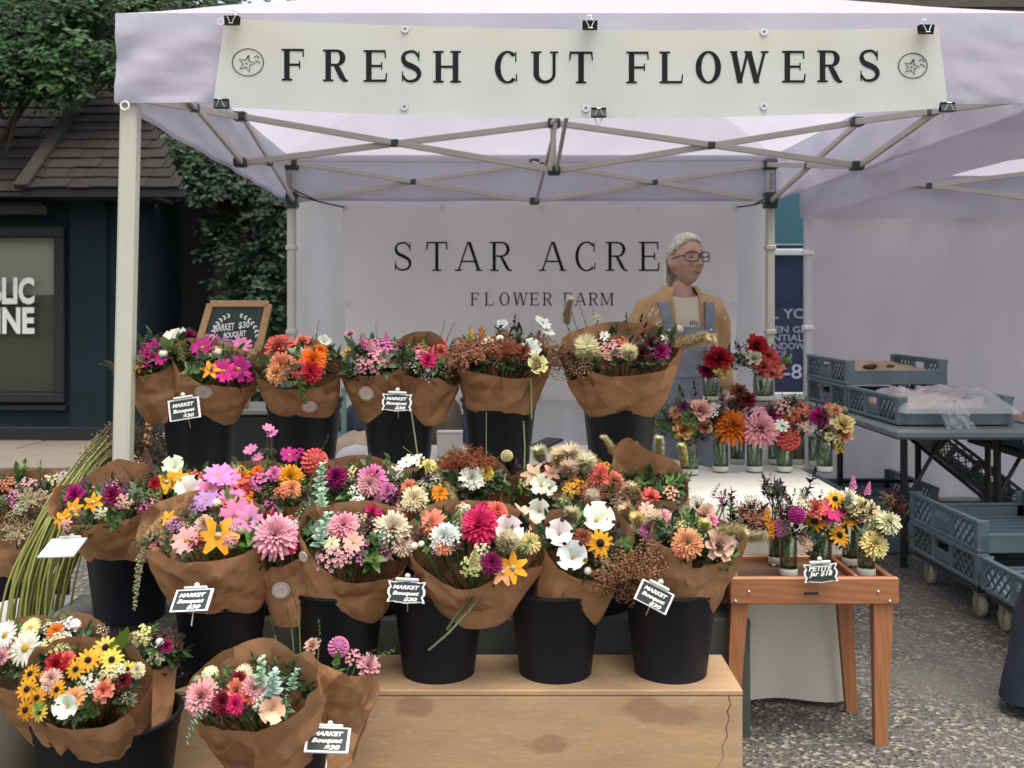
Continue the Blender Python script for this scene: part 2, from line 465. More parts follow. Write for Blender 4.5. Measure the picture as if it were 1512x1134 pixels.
# roof: two sloping planes laid with shingles, a hip board between
roof = MB()
def plane4(mb, a, b, c, d, th=.05):
    n = (b - a).cross(d - a).normalized() * th
    pts = [a, b, c, d]; low = [p - n for p in pts]
    mb.poly(pts); mb.poly(low[::-1])
    for i in range(4):
        j = (i + 1) % 4; mb.poly([pts[j], pts[i], low[i], low[j]])
ra = (P(33, 279, 8.3), P(272, 279, 8.3), P(186, 92, 10.1), P(152, 92, 10.1))
rb = (P(-220, 303, 8.55), P(66, 303, 8.55), P(180, 96, 10.35), P(-220, 96, 10.35))
plane4(roof, *rb); plane4(roof, *ra)
ro = roof.build('roof', mat('roof_felt', (.018, .014, .012), .9), shop)
sh = MB(); sh.box((0, 0, 0), (1, 1, 1)); sh_me = sh.mesh('shingle', M_SHIN)
def lay(quad, rows, wmean, rng):
    a, b, c, d = quad
    n = (b - a).cross(d - a).normalized(); ex = (b - a).normalized(); ey = n.cross(ex)
    Ls = (d - a).dot(ey)
    for r in range(rows):
        t0 = r / rows
        L0, R0 = a.lerp(d, t0 + .5 / rows), b.lerp(c, t0 + .5 / rows)
        x = -rng.uniform(0, wmean * .6); Wd = (R0 - L0).dot(ex)
        hgt = Ls / rows
        while x < Wd:
            w = wmean * rng.uniform(.75, 1.3); xa, xb = max(0, x), min(Wd, x + w)
            if xb - xa > .03:
                ctr = L0 + ex * ((xa + xb) / 2) + n * (.012 + rng.uniform(0, .006)) + ey * rng.uniform(-.006, .006)
                rot = Matrix((ex, ey, n)).transposed() @ Matrix.Rotation(R(-5), 3, 'X')
                g = rng.uniform(.7, 1.35); warm = rng.uniform(.9, 1.25)
                place(sh_me, 'shingle', Matrix.Translation(ctr) @ rot.to_4x4() @ Matrix.Diagonal((xb - xa - .006, hgt * 1.12, .014, 1)), ro,
                      (.0115 * g * warm, .0078 * g, .0066 * g))
            x += w
rng = random.Random(4)
lay(ra, 15, .2, rng); lay(rb, 14, .26, rng)
m = MB(); m.bar(P(30, 276, 8.24), P(160, 88, 10.1), .12, .05, (0, -.5, 1)); m.build('hip_board', mat('hip_brown', (.013, .0092, .0078), .9, .2, 9), ro)
m = MB(); m.bar(P(30, 284, 8.32), P(274, 284, 8.32), .03, .08); m.bar(P(-220, 309, 8.57), P(70, 309, 8.57), .03, .09); m.build('fascia', M_DTRIM, ro)
m = MB(); m.box(((wx(-220) + wx(240)) / 2, 8.75, 2.24), (wx(240) - wx(-220), .7, .03)); m.build('soffit', M_DTRIM, ro)

# ---- trees
def tree(name, label, base, top, blobs, nleaf, size, cols, seed, group=None, rtrunk=.12):
    rg = random.Random(seed)
    root = thing(name, label, 'tree', base, 0, group)
    t = MB(); t.col = (.05, .04, .03)
    base = Vector(base); top = Vector(top)
    mid = base.lerp(top, .5) + V(rg.uniform(-.15, .15), 0, 0)
    t.tube([base, mid, top], [rtrunk, rtrunk * .75, rtrunk * .4], 10)
    for (c, r) in blobs:
        st = base.lerp(top, rg.uniform(.45, .95)); c = Vector(c)
        t.tube([st, st.lerp(c, .5) + V(rg.uniform(-.1, .1), 0, .1), c + V(0, 0, -r[2] * .2)], [rtrunk * .35, rtrunk * .22, rtrunk * .08], 6)
        for _ in range(5):
            e = c + V(rg.uniform(-1, 1) * r[0], rg.uniform(-1, 1) * r[1], rg.uniform(-1, 1) * r[2]) * .8
            t.tube([c + V(0, 0, -r[2] * .2), c.lerp(e, .6) + V(0, 0, .05), e], [rtrunk * .1, rtrunk * .06, .006], 5)
    t.build('trunk', mat('bark', (1, 1, 1), .9, .3, 12, .5, 40, tint=True), root)
    lf = MB()
    tot = sum(r[0] * r[2] for _, r in blobs)
    for (c, r) in blobs:
        c = Vector(c)
        for _ in range(int(nleaf * r[0] * r[2] / tot / 9)):
            d = Vector((rg.gauss(0, 1), rg.gauss(0, 1), rg.gauss(0, 1))).normalized() * (rg.random() ** .4)
            ctr = c + V(d.x * r[0], d.y * r[1], d.z * r[2])
            if nz(ctr, 2.2) < -.12: continue
            droop = V(rg.uniform(-1, 1), rg.uniform(-1, .6), rg.uniform(-.9, .3)).normalized()
            k = cols[max(0, min(len(cols) - 1, int((nz(ctr, 1.6) + .5) * len(cols) + rg.uniform(-.8, .8))))]
            for q in range(9):                      # a spray of leaves along a twig
                s_ = size * rg.uniform(.7, 1.25); g = rg.uniform(.75, 1.3)
                p0 = ctr + droop * (q * size * .42) + V(rg.uniform(-1, 1), rg.uniform(-1, 1), rg.uniform(-1, 1)) * size * .35
                side = droop.cross(V(rg.uniform(-.4, .4), rg.uniform(-.5, .1), 1)).normalized() * (1 if q % 2 else -1)
                ax = (droop * .6 + side + V(0, 0, -.25)).normalized()
                wd = ax.cross(V(rg.uniform(-.6, .6), -1, rg.uniform(.2, 1.2))).normalized()
                up = wd.cross(ax) * .1
                col = (k[0] * g, k[1] * g, k[2] * g); b = len(lf.v)
                for pt in (p0, p0 + ax * s_ * .45 + wd * s_ * .26 + up * s_, p0 + ax * s_, p0 + ax * s_ * .45 - wd * s_ * .26 + up * s_):
                    lf.vert(pt, col)
                lf.face((b, b + 1, b + 2)); lf.face((b, b + 2, b + 3))
    lf.build('crown', M_LEAF, root)
    return root
tree('overhanging_tree', 'leafy branches hanging over the top of the brown shingle roof', (wx(-60, 9.2), 9.4, 0), (wx(-40, 9.2), 9.3, 3.6),
     [(P(40, 95, 8.9), (.55, .3, .25)), (P(120, 60, 8.9), (.5, .3, .28)), (P(10, 40, 9.0), (.7, .35, .4)), (P(170, 30, 9.0), (.4, .3, .3)), (P(90, 10, 9.1), (.8, .35, .35)), (P(-30, 120, 8.9), (.4, .3, .25)), (P(80, 120, 8.85), (.3, .2, .14)), (P(175, 95, 9.0), (.2, .2, .25))], 16000, .07,
     [(.012, .036, .016), (.024, .064, .022), (.036, .09, .028), (.06, .125, .035)], 15, rtrunk=.09)
G1 = [(.012, .030, .018), (.020, .046, .024), (.030, .064, .030), (.044, .084, .036)]
tree('leafy_tree', 'dark green leafy tree between the shop and the tent back post', (wx(352, 9.6), 9.6, 0), (wx(330, 9.6), 9.6, 2.9),
     [(P(372, 360, 9.3), (.42, .4, .5)), (P(350, 280, 9.4), (.5, .4, .35)), (P(392, 445, 9.2), (.36, .35, .45)), (P(300, 240, 9.5), (.55, .4, .34)),
      (P(350, 540, 9.3), (.5, .35, .35)), (P(410, 330, 9.4), (.4, .4, .5))], 17000, .075, G1, 3)
tree('tall_tree', 'tall dark tree rising behind the brown shingle roof', (wx(60, 12), 12, 0), (wx(80, 12), 12, 4.4),
     [(P(60, 70, 11.2), (.95, .6, .6)), (P(150, 20, 11.3), (.9, .6, .7)), (P(-20, 20, 11.4), (.9, .6, .8)), (P(250, 60, 11.4), (.75, .6, .8)), (P(230, 150, 11.2), (.5, .4, .5)),
      (P(90, -60, 11.5), (1.6, .8, .8)), (P(60, 20, 11.0), (.9, .5, .6)), (P(20, -10, 11.6), (1.5, .7, .9)), (P(200, -20, 11.6), (1.2, .7, .9)), (P(-60, 90, 11.4), (.9, .6, .6)), (P(120, 80, 11.3), (.8, .5, .5))], 46000, .095, [(.014, .036, .02), (.024, .06, .026), (.034, .08, .03), (.055, .11, .035)], 5, rtrunk=.2)
tree('hedge_tree', 'low dark evergreen filling the gap behind the tent', (wx(560, 12), 12.5, 0), (wx(560, 12), 12.5, 3),
     [(P(260, 330, 12.2), (1.3, .5, 1.2)), (P(420, 260, 12.4), (1.3, .5, 1.4)), (P(300, 480, 12.2), (1.3, .5, .9)), (P(600, 300, 12.6), (1.4, .5, 1.4)), (P(120, 20, 12.9), (1.8, .5, 1.3)), (P(330, 60, 12.9), (1.6, .5, 1.2)), (P(-60, 40, 12.9), (1.8, .5, 1.4))], 26000, .11, [(.012, .03, .018), (.01, .024, .015)], 8, rtrunk=.15)

# ---- shopfront behind the right side of the tent
sf = thing('teal_shopfront', 'teal shopfront with brown board gable seen between the two tents', 'building', (2.6, 9.0, 0))
SY = 9.0
def sx(px): return (px - 756) / F * SY
def sz(py): return HC - (py - 450) / F * SY
M_TEAL = mat('teal_paint', (.012, .075, .105), .6, .1, 3)
m = MB(); m.box(((sx(1060) + 9) / 2, SY + .15, 1.9), (9 - sx(1060), .2, 3.7)); m.build('wall', M_TEAL, sf)
m = MB(); m.bbox((sx(1165), SY - .02, sz(472)), (.74, .06, 1.36), .01); wfr = m.build('window', mat('dark_window', (.012, .022, .045), .12, .3, 3), sf)
m = MB(); m.bbox((sx(1165), SY - .04, sz(373)), (.9, .08, .06), .008); m.bbox((sx(1165), SY - .04, sz(584)), (.9, .1, .07), .008); m.build('window_frame', mat('pale_frame', (.33, .38, .42), .5), wfr)
gb = MB(); gb.box((5.2, SY + .6, 4.6), (11, .2, 3.2)); gb.build('gable', mat('gable_brown', (.03, .024, .018), .9), sf)
m = MB(); m.bbox((5.2, SY + .35, 3.2), (11, .5, .28), .02); m.build('fascia', mat('blue_fascia', (.015, .045, .09), .5), sf)
brd = MB(); brd.bbox((0, 0, 0), (1.8, .03, .13), .006); brd_me = brd.mesh('siding_board', mat('siding_brown', (1, 1, 1), .85, .3, 4, .4, 30, obcol=True, stretch=(1, 8, 8)))
for r in range(10):
    for k in range(6):
        g = random.uniform(.8, 1.25)
        place(brd_me, 'siding_board', Matrix.Translation((.6 + k * 1.81 + (r % 2) * .7, SY + .47, 3.42 + r * .128)) @ Matrix.Rotation(R(-7), 4, 'X'), sf, (.06 * g, .05 * g, .036 * g))
navy = thing('window_sign', 'navy printed sign in the shopfront window with pale outlined words', 'sign', (sx(1165), SY - .07, sz(578)))
m = MB(); m.box((sx(1165), SY - .075, sz(521)), (.62, .008, sz(464) - sz(578) + .12)); m.build('panel', mat('navy_print', (.008, .012, .04), .5), navy)
M_PALE = mat('pale_print', (.30, .31, .48), .6)
for body, a, b, py, h in (('L YO', 1136, 1186, 470, 15), ('KEN GL', 1130, 1187, 491, 10), ('ENTIAL', 1130, 1182, 503, 10), ('WINDOWS', 1122, 1190, 515, 10), ('DOORS', 1122, 1166, 527, 10), ('-8', 1154, 1180, 558, 22)):
    text_mesh('lettering', body, h / F * SY / .73, M_PALE if h > 20 else mat('dim_print', (.20, .22, .32) if h > 10 else (.32, .34, .40), .6), Matrix.Translation((sx(a), SY - .081, sz(py))) @ XZ, navy, width=sx(b) - sx(a), bold=.001)
# ================================================================== SERIF LETTERING (own outlines)
def ring(cx, cy, rx, ry, t, h, a0, a1, n=26):
    """arc of an ellipse, t thick at the sides and h thick at top and bottom"""
    out = []
    for i in range(n):
        q = []
        for a in (lerp(a0, a1, i / n), lerp(a0, a1, (i + 1) / n)):
            q.append((R(a)))
        a, b = q
        out.append([(cx + rx * math.cos(a), cy + ry * math.sin(a)), (cx + rx * math.cos(b), cy + ry * math.sin(b)),
                    (cx + (rx - t) * math.cos(b), cy + (ry - h) * math.sin(b)), (cx + (rx - t) * math.cos(a), cy + (ry - h) * math.sin(a))])
    return out
def rect(x0, y0, x1, y1): return [(x0, y0), (x1, y0), (x1, y1), (x0, y1)]
def diag(xa, ya, xb, yb, w): return [(xa - w / 2, ya), (xa + w / 2, ya), (xb + w / 2, yb), (xb - w / 2, yb)]
def spine(pts, ws):
    out = []; n = len(pts); L = []; Rr = []
    for i in range(n):
        a = Vector(pts[max(0, i - 1)]); b = Vector(pts[min(n - 1, i + 1)]); d = (b - a).normalized()
        p = Vector(pts[i]); nn = Vector((-d.y, d.x)) * ws[i] / 2
        L.append(tuple(p + nn)); Rr.append(tuple(p - nn))
    for i in range(n - 1): out.append([L[i], L[i + 1], Rr[i + 1], Rr[i]])
    return out
def glyph(ch, t=.15, h=.07, s=.075, st=.055):
    """serif capital on a unit cap height, centred on x=0"""
    g = []
    def stem(x, y0=0, y1=1, b=True, tp=True):
        g.append(rect(x - t / 2, y0, x + t / 2, y1))
        if b: g.append(rect(x - t / 2 - s, y0, x + t / 2 + s, y0 + st))
        if tp: g.append(rect(x - t / 2 - s, y1 - st, x + t / 2 + s, y1))
    if ch in 'FEL':
        x = -.2; stem(x); e = .33
        if ch != 'L':
            g.append(rect(x, 1 - h, e, 1)); g.append([(e - .05, 1), (e, 1), (e + .01, .74), (e - .03, .74)])
            g.append(rect(x, .5 - h / 2, e - .12, .5 + h / 2)); g.append(rect(e - .15, .38, e - .11, .62))
        if ch != 'F':
            g.append(rect(x, 0, e + .02, h)); g.append([(e - .03, 0), (e + .02, 0), (e + .05, .28), (e + .01, .28)])
    elif ch == 'H':
        stem(-.27); stem(.27); g.append(rect(-.27, .5 - h / 2, .27, .5 + h / 2))
    elif ch == 'T':
        stem(0, 0, 1, True, False); g.append(rect(-.36, 1 - h, .36, 1))
        for sgn in (-1, 1): g.append([(sgn * .36, 1), (sgn * .30, 1), (sgn * .335, .72), (sgn * .375, .72)])
    elif ch == 'U':
        g.append(rect(-.28 - t / 2, .3, -.28 + t / 2, 1)); g.append(rect(-.28 - t / 2 - s, 1 - st, -.28 + t / 2 + s, 1))
        w2 = t * .55; g.append(rect(.28 - w2 / 2, .3, .28 + w2 / 2, 1)); g.append(rect(.28 - w2 / 2 - s, 1 - st, .28 + w2 / 2 + s, 1))
        g.extend(ring(0, .3, .28 + t / 2, .31, t, h * 1.3, 180, 270)); g.extend(ring(0, .3, .28 + w2 / 2, .31, w2, h * 1.3, 270, 360))
    elif ch == 'O': g.extend(ring(0, .5, .40, .515, t * 1.05, h, 0, 360, 40))
    elif ch == 'C':
        g.extend(ring(.03, .5, .40, .515, t * 1.05, h, 48, 312, 34))
        g.append(rect(.27, .66, .31, .99)); g.append([(.29, .03), (.33, .06), (.335, .28), (.30, .28)])
    elif ch == 'S':
        pts = []; ws = []
        for i in range(29):
            u = i / 28
            key = [(.24, .80), (.12, .95), (-.03, .965), (-.2, .90), (-.25, .75), (-.18, .6), (0, .51), (.19, .40), (.255, .24), (.17, .09), (0, .035), (-.15, .06), (-.27, .21)]
            f = u * (len(key) - 1); k = min(int(f), len(key) - 2); r_ = f - k
            p0, p1, p2, p3 = [key[max(0, min(len(key) - 1, k + q))] for q in (-1, 0, 1, 2)]
            pts.append(tuple(.5 * (2 * p1[c] + (p2[c] - p0[c]) * r_ + (2 * p0[c] - 5 * p1[c] + 4 * p2[c] - p3[c]) * r_ ** 2 + (3 * p1[c] - p0[c] - 3 * p2[c] + p3[c]) * r_ ** 3) for c in (0, 1)))
            ws.append(h + (t * 1.05 - h) * math.exp(-((u - .5) / .22) ** 2))
        g.extend(spine(pts, ws)); g.append(rect(.225, .68, .262, .98)); g.append(rect(-.285, .02, -.248, .34))
    elif ch == 'R':
        x = -.22; stem(x); g.append(rect(x, 1 - h, .06, 1)); g.append(rect(x, .48, .06, .48 + h))
        g.extend(ring(.05, .74, .27, .26, t, h, -90, 90, 16))
        g.extend(spine([(.02, .5), (.12, .32), (.22, .12), (.31, .02), (.40, .02)], [t * .8, t * .95, t * .95, t * .6, st]))
    elif ch == 'P':
        x = -.22; stem(x); g.append(rect(x, 1 - h, .06, 1)); g.append(rect(x, .46, .06, .46 + h)); g.extend(ring(.05, .73, .27, .27, t, h, -90, 90, 16))
    elif ch == 'W':
        a = t * 1.0; b = t * .5
        g += [diag(-.3, 0, -.50, 1, a), diag(-.3, 0, -.06, 1, b), diag(.22, 0, -.03, 1, a), diag(.22, 0, .47, 1, b)]
        for x in (-.50, -.045, .47): g.append(rect(x - .12, 1 - st, x + .12, 1))
    elif ch == 'A':
        g += [diag(.36, 0, .02, 1, t), diag(-.36, 0, -.02, 1, t * .5), rect(-.22, .3, .22, .3 + h)]
        for x in (-.36, .36): g.append(rect(x - .12, 0, x + .12, st))
    elif ch == 'M':
        w2 = t * .5
        g += [rect(-.4 - w2 / 2, 0, -.4 + w2 / 2, 1), rect(.4 - t / 2, 0, .4 + t / 2, 1), diag(0, .05, -.36, 1, t), diag(0, .05, .36, 1, w2)]
        for x in (-.4, .4): g.append(rect(x - .13, 0, x + .13, st))
        for x in (-.44, .44): g.append(rect(x - .11, 1 - st, x + .11, 1))
    return g
def letters(mb, items, fn, cap, lift, **kw):
    """items: (char, cx, base_y, scale_x) in banner pixels; fn maps pixel (x,y,lift) to space"""
    k = 0
    for ch, cx, by, sxs in items:
        for pg in glyph(ch, **kw):
            k += 1
            mb.poly([fn(cx + x * cap * sxs, by - y * cap, lift + (k % 5) * .00025) for x, y in pg])
def stroke_px(mb, pts, w, fn, lift):
    for pg in spine(pts, [w] * len(pts)): mb.poly([fn(x, y, lift) for x, y in pg])

# ================================================================== THE STALL TENT
tent = thing('market_tent', 'white pop-up market tent over the flower stall', 'tent', (.18, 4.8, 0))
FLx, FRx, BLx, BRx = -1.255, 1.745, -1.390, 1.628
YF, YM, YB = 3.3, 4.8, 6.3
def base_xy(a, b):     # a: 0 left..1 right, b: 0 front..1 back
    return V(lerp(lerp(FLx, FRx, a), lerp(BLx, BRx, a), b), lerp(YF, YB, b), 0)
EAVE, VAL, PEAK = 2.262, 1.968, 2.98
OUT = .038
def corner(a, b):
    p = base_xy(a, b); p.x += OUT if a > .5 else -OUT; p.y += OUT if b > .5 else -OUT; p.z = EAVE; return p
cs = [corner(0, 0), corner(1, 0), corner(1, 1), corner(0, 1)]
pk = base_xy(.5, .5); pk.z = PEAK
roofm = MB()
for i in range(4):
    A, B = cs[i], cs[(i + 1) % 4]
    def fn(u, v, A=A, B=B):
        e = A.lerp(B, u); p = e.lerp(pk, v)
        p.z -= .045 * math.sin(PI * v) + .03 * math.sin(PI * u) * (1 - v) * math.sin(PI * min(1, v * 2.2))
        return p + V(0, 0, .012 * nz(p, 2.1) * math.sin(PI * min(1, v * 3)))
    roofm.grid(fn, 24, 16)
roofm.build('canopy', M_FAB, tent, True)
for i in range(4):
    A, B = cs[i], cs[(i + 1) % 4]
    nrm = (B - A).cross(V(0, 0, 1)).normalized()
    m = MB()
    def fn(u, v, A=A, B=B, i=i):
        p = A.lerp(B, u); p.z = lerp(EAVE, VAL, v)
        w = (.010 * nz((u * 9 + i * 7, v * 1.5, i), 1.0) + .006 * math.sin(u * 38 + i + v)) * (.45 if i == 0 else 1)
        if i == 0:
            d = max(0, 1 - u / .16); w += .010 * d * math.sin(v * 9 + u * 60)
        p.z += .006 * nz((u * 6, 3.1, i)) * v
        w += .004 * nz((u * 30 + v * 6, v * 9 - u * 8, i * 3)) * (1.6 if u < .12 or u > .9 else .6)
        return p + nrm * (w * sm(v * 3) + .004)
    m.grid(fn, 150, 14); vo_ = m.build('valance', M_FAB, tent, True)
    m = MB(); m.grid(lambda u, v: fn(u, lerp(.93, .998, v)) + nrm * .0022, 150, 1); m.build('hem', M_FAB, vo_, True)
TN = {'ML': (P(355, 172, 4.8), P(355, 240, 4.8)), 'C': (P(818, 182, 4.8), P(818, 252, 4.8)), 'MR': (P(1265, 180, 4.8), P(1265, 245, 4.8)),
      'BL': (P(432, 240, 6.28), P(432, 297, 6.28)), 'BM': (P(789, 240, 6.28), P(789, 297, 6.28)), 'BR': (P(1135, 243, 6.28), P(1135, 297, 6.28)),
      'FL': (V(FLx, YF, 2.2), V(FLx, YF, 2.0)), 'FM': (V(.22, YF, 2.2), V(.22, YF, 2.0)), 'FR': (V(FRx, YF, 2.2), V(FRx, YF, 2.0))}
def brk(c, s=.055):
    m = MB(); m.bbox(c, (s, s, s * .72), .006); return m.build('bracket', M_BRK, tent)
spans = ['ML C', 'C MR', 'BL BM', 'BM BR', 'FL FM', 'FM FR', 'FL ML', 'ML BL', 'FR MR', 'MR BR', 'FM C', 'C BM']
for k, s_ in enumerate(spans):
    a, b = s_.split(); (a1, a0), (b1, b0) = TN[a], TN[b]
    thin = s_ in ('FM C', 'C BM')
    off = (b1 - a1).normalized().cross(V(0, 0, 1)) * .011
    for (p, q, o_) in ((a1, b0, off), (a0, b1, -off)):
        m = MB(); m.bar(p + o_, q + o_, .016, .030 if not thin else .022); m.build('truss_bar', M_TRUSS, tent)
    # pivot where the two bars cross
    t_ = (a1.z - a0.z) / ((a1.z - a0.z) + (b1.z - b0.z)); c = a1.lerp(b0, t_)
    m = MB(); m.bbox(c, (.042, .042, .034), .005); m.build('pivot', M_BRK, tent)
for k, (t1, t0) in TN.items():
    if k[0] == 'F': continue
    brk(t1, .06); brk(t0, .06)
m = MB(); m.tube([TN['C'][1] + V(0, 0, -.02), pk + V(0, 0, -.03)], .014, 10); m.build('centre_mast', M_TRUSS, tent)
m = MB(); m.bar(P(820, 182, 4.77), P(812, 252, 4.77), .02, .02); m.build('truss_link', M_TRUSS, tent)
legs = ((FLx + .0, YF, FLx - .048, .056), (FRx, YF, FRx + .03, .056), (BLx, YB, BLx, .050), (BRx, YB, BRx, .050))
for i, (x, y, xb, w) in enumerate(legs):
    m = MB(); m.bar((xb, y, .02), (x, y, 2.19), w, w, (0, 1, 0)); lg = m.build('leg', M_POLE, tent)
    m = MB(); m.bbox((xb, y, .01), (.13, .13, .02), .004); m.build('foot_plate', M_POLE, lg)
    if y == YB:
        zc = wz(296, 6.3); m = MB(); m.bbox((x, y - .005, zc), (w + .03, w + .03, .10), .008); m.build('slider', M_BRK, tent)
        m = MB(); m.bbox((x, y - .005, wz(243, 6.3)), (w + .03, w + .03, .07), .008); m.build('leg_cap', M_BRK, tent)
        m = MB(); m.bbox((x, y, wz(268, 6.3)), (w * .7, w + .012, .11), .01); m.build('inner_tube', mat('grey_tube', (.33, .33, .34), .35, metal=.5), tent)
        for py in (366, 490):
            m = MB(); m.bbox((x, y, wz(py, 6.3)), (w + .014, w + .014, .03), .004); m.build('collar', M_POLE, lg)
m = MB(); a = P(186, 157, 3.25)
m.tube([a + V(.014 * math.cos(t * .63), -.01, .014 * math.sin(t * .63)) for t in range(11)], .003, 6); m.build('tie_ring', M_WHITE, tent)
# thin cable across the canopy
m = MB(); m.tube([P(440, 238, 6.1), P(800, 240, 6.1), P(1180, 236, 6.1)], .0022, 5); m.build('cable', mat('grey_cable', (.3, .3, .32), .6), tent)

# back sidewall
m = MB()
def fn(u, v):
    x = lerp(P(434, 300, 6.42).x, P(1131, 300, 6.42).x, u); z = lerp(2.17, .03, v)
    return V(x, 6.42 + .02 * math.sin(u * 70) * (.3 + .7 * v) + .03 * nz((u * 14, v * 2, 0)), z)
m.grid(fn, 110, 14); m.build('tent_sidewall', M_WALL, None, True, 'white fabric back wall of the flower tent behind the grey banner', 'tent wall')

# ---- front banner
def bann(px, py, lift=0.0):
    u = (px - 322) / (1390 - 322)
    Y = 3.232 + .008 * u - lift + .006 * math.sin(u * 17 + .5) * 1.0 + .004 * math.sin(u * 41)
    return P(px, py, Y)
def ban_y(u, v):
    top = lerp(27, 40, u) + 10 * math.sin(PI * u) ** .8; bot = lerp(156, 159, u) + 17 * math.sin(PI * u) ** .8
    return lerp(top, bot, v)
ban = thing('fresh_flower_banner', 'long pale banner reading FRESH CUT FLOWERS across the tent front', 'banner', P(860, 160, 3.24))
m = MB()
def fn(u, v):
    px = lerp(lerp(332, 1386, u), lerp(314, 1400, u), v); return bann(px, ban_y(u, v))
m.grid(fn, 90, 10); m.build('banner_sheet', M_BAN, ban, True)
xs = [('F', 433), ('R', 495), ('E', 554), ('S', 607), ('H', 660), ('C', 748), ('U', 805), ('T', 858), ('F', 942), ('L', 991), ('O', 1046), ('W', 1107), ('E', 1172), ('R', 1225), ('S', 1284)]
it = []
for ch, x in xs:
    u = (x - 322) / 1068; it.append((ch, x, ban_y(u, 0) + lerp(90, 79, u) - 1 - 4 * math.sin(PI * u), 1.0))
for i_ in it: m = MB(); letters(m, [i_], bann, 47, .0010, t=.175, h=.075, s=.08, st=.06); m.build('letter', M_INK, ban)
def emblem(cx, cy, s):
    m = MB(); N_ = 28
    stroke_px(m, [(cx + 23 * s * math.cos(i / N_ * 2 * PI), cy + 20 * s * math.sin(i / N_ * 2 * PI)) for i in range(N_ + 1)], 1.3, bann, .0025)
    st = []
    for i in range(11):
        r_ = 13 if i % 2 == 0 else 5.2; a = -PI / 2 + i * PI / 5 + .25; st.append((cx - 2 + r_ * s * math.cos(a), cy + 2 + r_ * s * math.sin(a)))
    stroke_px(m, st, 1.5, bann, .0027)
    stroke_px(m, [(cx + 9, cy - 7), (cx + 13, cy - 10), (cx + 17, cy - 6)], 1.3, bann, .0027); stroke_px(m, [(cx + 11, cy - 2), (cx + 15, cy - 1), (cx + 18, cy + 2)], 1.3, bann, .0027)
    stroke_px(m, [(cx - 3, cy + 1), (cx - 1, cy + 3)], 2, bann, .0028)
    m.build('emblem', M_INK, ban)
emblem(366, 92, 1); emblem(1348, 97, .92)
for px, py in ((598, 43), (1128, 47), (597, 158), (1128, 157), (865, 160), (326, 32)):
    m = MB(); c = bann(px, py, .003); m.lathe([(.006, -.001), (.006, .002), (.012, .002), (.012, -.001)], 14)
    o = m.build('grommet', M_STEEL, ban); o.matrix_basis = Matrix.Translation(c) @ XZ
# binder clips
def clip(px, py, label, up, wide=22):
    Y = 3.208; w = wide / F * Y; h = 12 / F * Y
    r_ = thing('binder_clip', label, 'clip', P(px, py, Y), 0, 'binder clips on the front banner')
    m = MB(); c = P(px, py, Y)
    m.v and None
    for sgn in (-1, 1):
        m.poly([c + V(-w / 2, sgn * .003, -h / 2 * up), c + V(w / 2, sgn * .003, -h / 2 * up), c + V(w / 2, sgn * .011, h / 2 * up), c + V(-w / 2, sgn * .011, h / 2 * up)])
    m.bbox(c + V(0, 0, h / 2 * up), (w, .024, .004), .001); m.bbox(c + V(0, -.003, -h / 2 * up), (w, .008, .004), .001); m.build('clip_body', M_BLACK, r_)
    for k, yo in enumerate((-.012, .012)):
        m = MB(); q = c + V(0, yo, h / 2 * up); e = .024 * up
        d = -1 if k == 0 else 1
        m.tube([q + V(-w * .28, 0, 0), q + V(-w * .10, yo * .3, d * e * .75), q + V(-w * .14, yo * .4, d * e), q + V(w * .14, yo * .4, d * e), q + V(w * .10, yo * .3, d * e * .75), q + V(w * .28, 0, 0)], .0016, 5)
        m.build('clip_handle', M_STEEL, r_)
clip(343, 31, 'black binder clip at the top left corner of the front banner', 1)
clip(871, 38, 'black binder clip at the top middle of the front banner', 1)
clip(1367, 44, 'black binder clip at the top right corner of the front banner', 1)
clip(327, 153, 'black binder clip at the bottom left corner of the front banner', -1)
clip(884, 166, 'black binder clip at the bottom middle of the front banner', -1)
clip(1399, 158, 'black binder clip at the bottom right corner of the front banner', -1)

# ---- grey farm banner at the back
def bban(px, py, lift=0.0):
    u = (px - 505) / 585; v = (py - 303) / 287
    return P(px, py, 6.20 - lift + .012 * nz((u * 3, v * 2, 4)) + .006 * math.sin(u * 23) * (1 - v) ** 2)
fb = thing('farm_banner', 'grey farm banner with dark typewriter lettering at the back of the tent', 'banner', P(797, 590, 6.2))
m = MB(); m.grid(lambda u, v: bban(lerp(lerp(505, 1090, u), lerp(513, 1086, u), v), lerp(303, 591, v)), 48, 20); m.build('banner_sheet', M_BAN2, fb, True)
for i_ in zip('STARACRE', (595, 645, 692, 739, 816, 865, 910, 958), (400,) * 8, (.98,) * 8):
    m = MB(); letters(m, [i_], bban, 43, .0025, t=.11, h=.055, s=.10, st=.05); m.build('letter', M_INK, fb)
for i_ in zip('FLOWERFARM', (701, 722, 745, 769, 789, 808, 838, 857, 876, 896), (451,) * 10, (.98,) * 10):
    m = MB(); letters(m, [i_], bban, 19, .0025, t=.12, h=.065, s=.10, st=.06); m.build('letter', M_INK, fb)
for px, py in ((510, 307), (654, 306), (800, 306), (944, 307), (1086, 307), (1083, 448), (512, 448), (797, 587), (518, 587), (1082, 587)):
    m = MB(); m.lathe([(.006, 0), (.006, .003), (.014, .003), (.014, 0)], 12); o = m.build('grommet', M_STEEL, fb); o.matrix_basis = Matrix.Translation(bban(px, py, .012)) @ XZ
for k, (a, b, l) in enumerate(((P(433, 280, 6.22), P(508, 306, 6.18), 'black bungee cord tying the grey banner to the left back post'), (P(1136, 290, 6.22), P(1088, 306, 6.18), 'black bungee cord tying the grey banner to the right back post'))):
    m = MB(); md = a.lerp(b, .5) + V(0, 0, -.02)
    m.tube([a, md, b], .005, 6); m.tube([a + V(0, 0, -.03), md + V(0, -.01, 0), b], .004, 6); m.build('bungee_cord', M_CORD, None, True, l, 'cord')
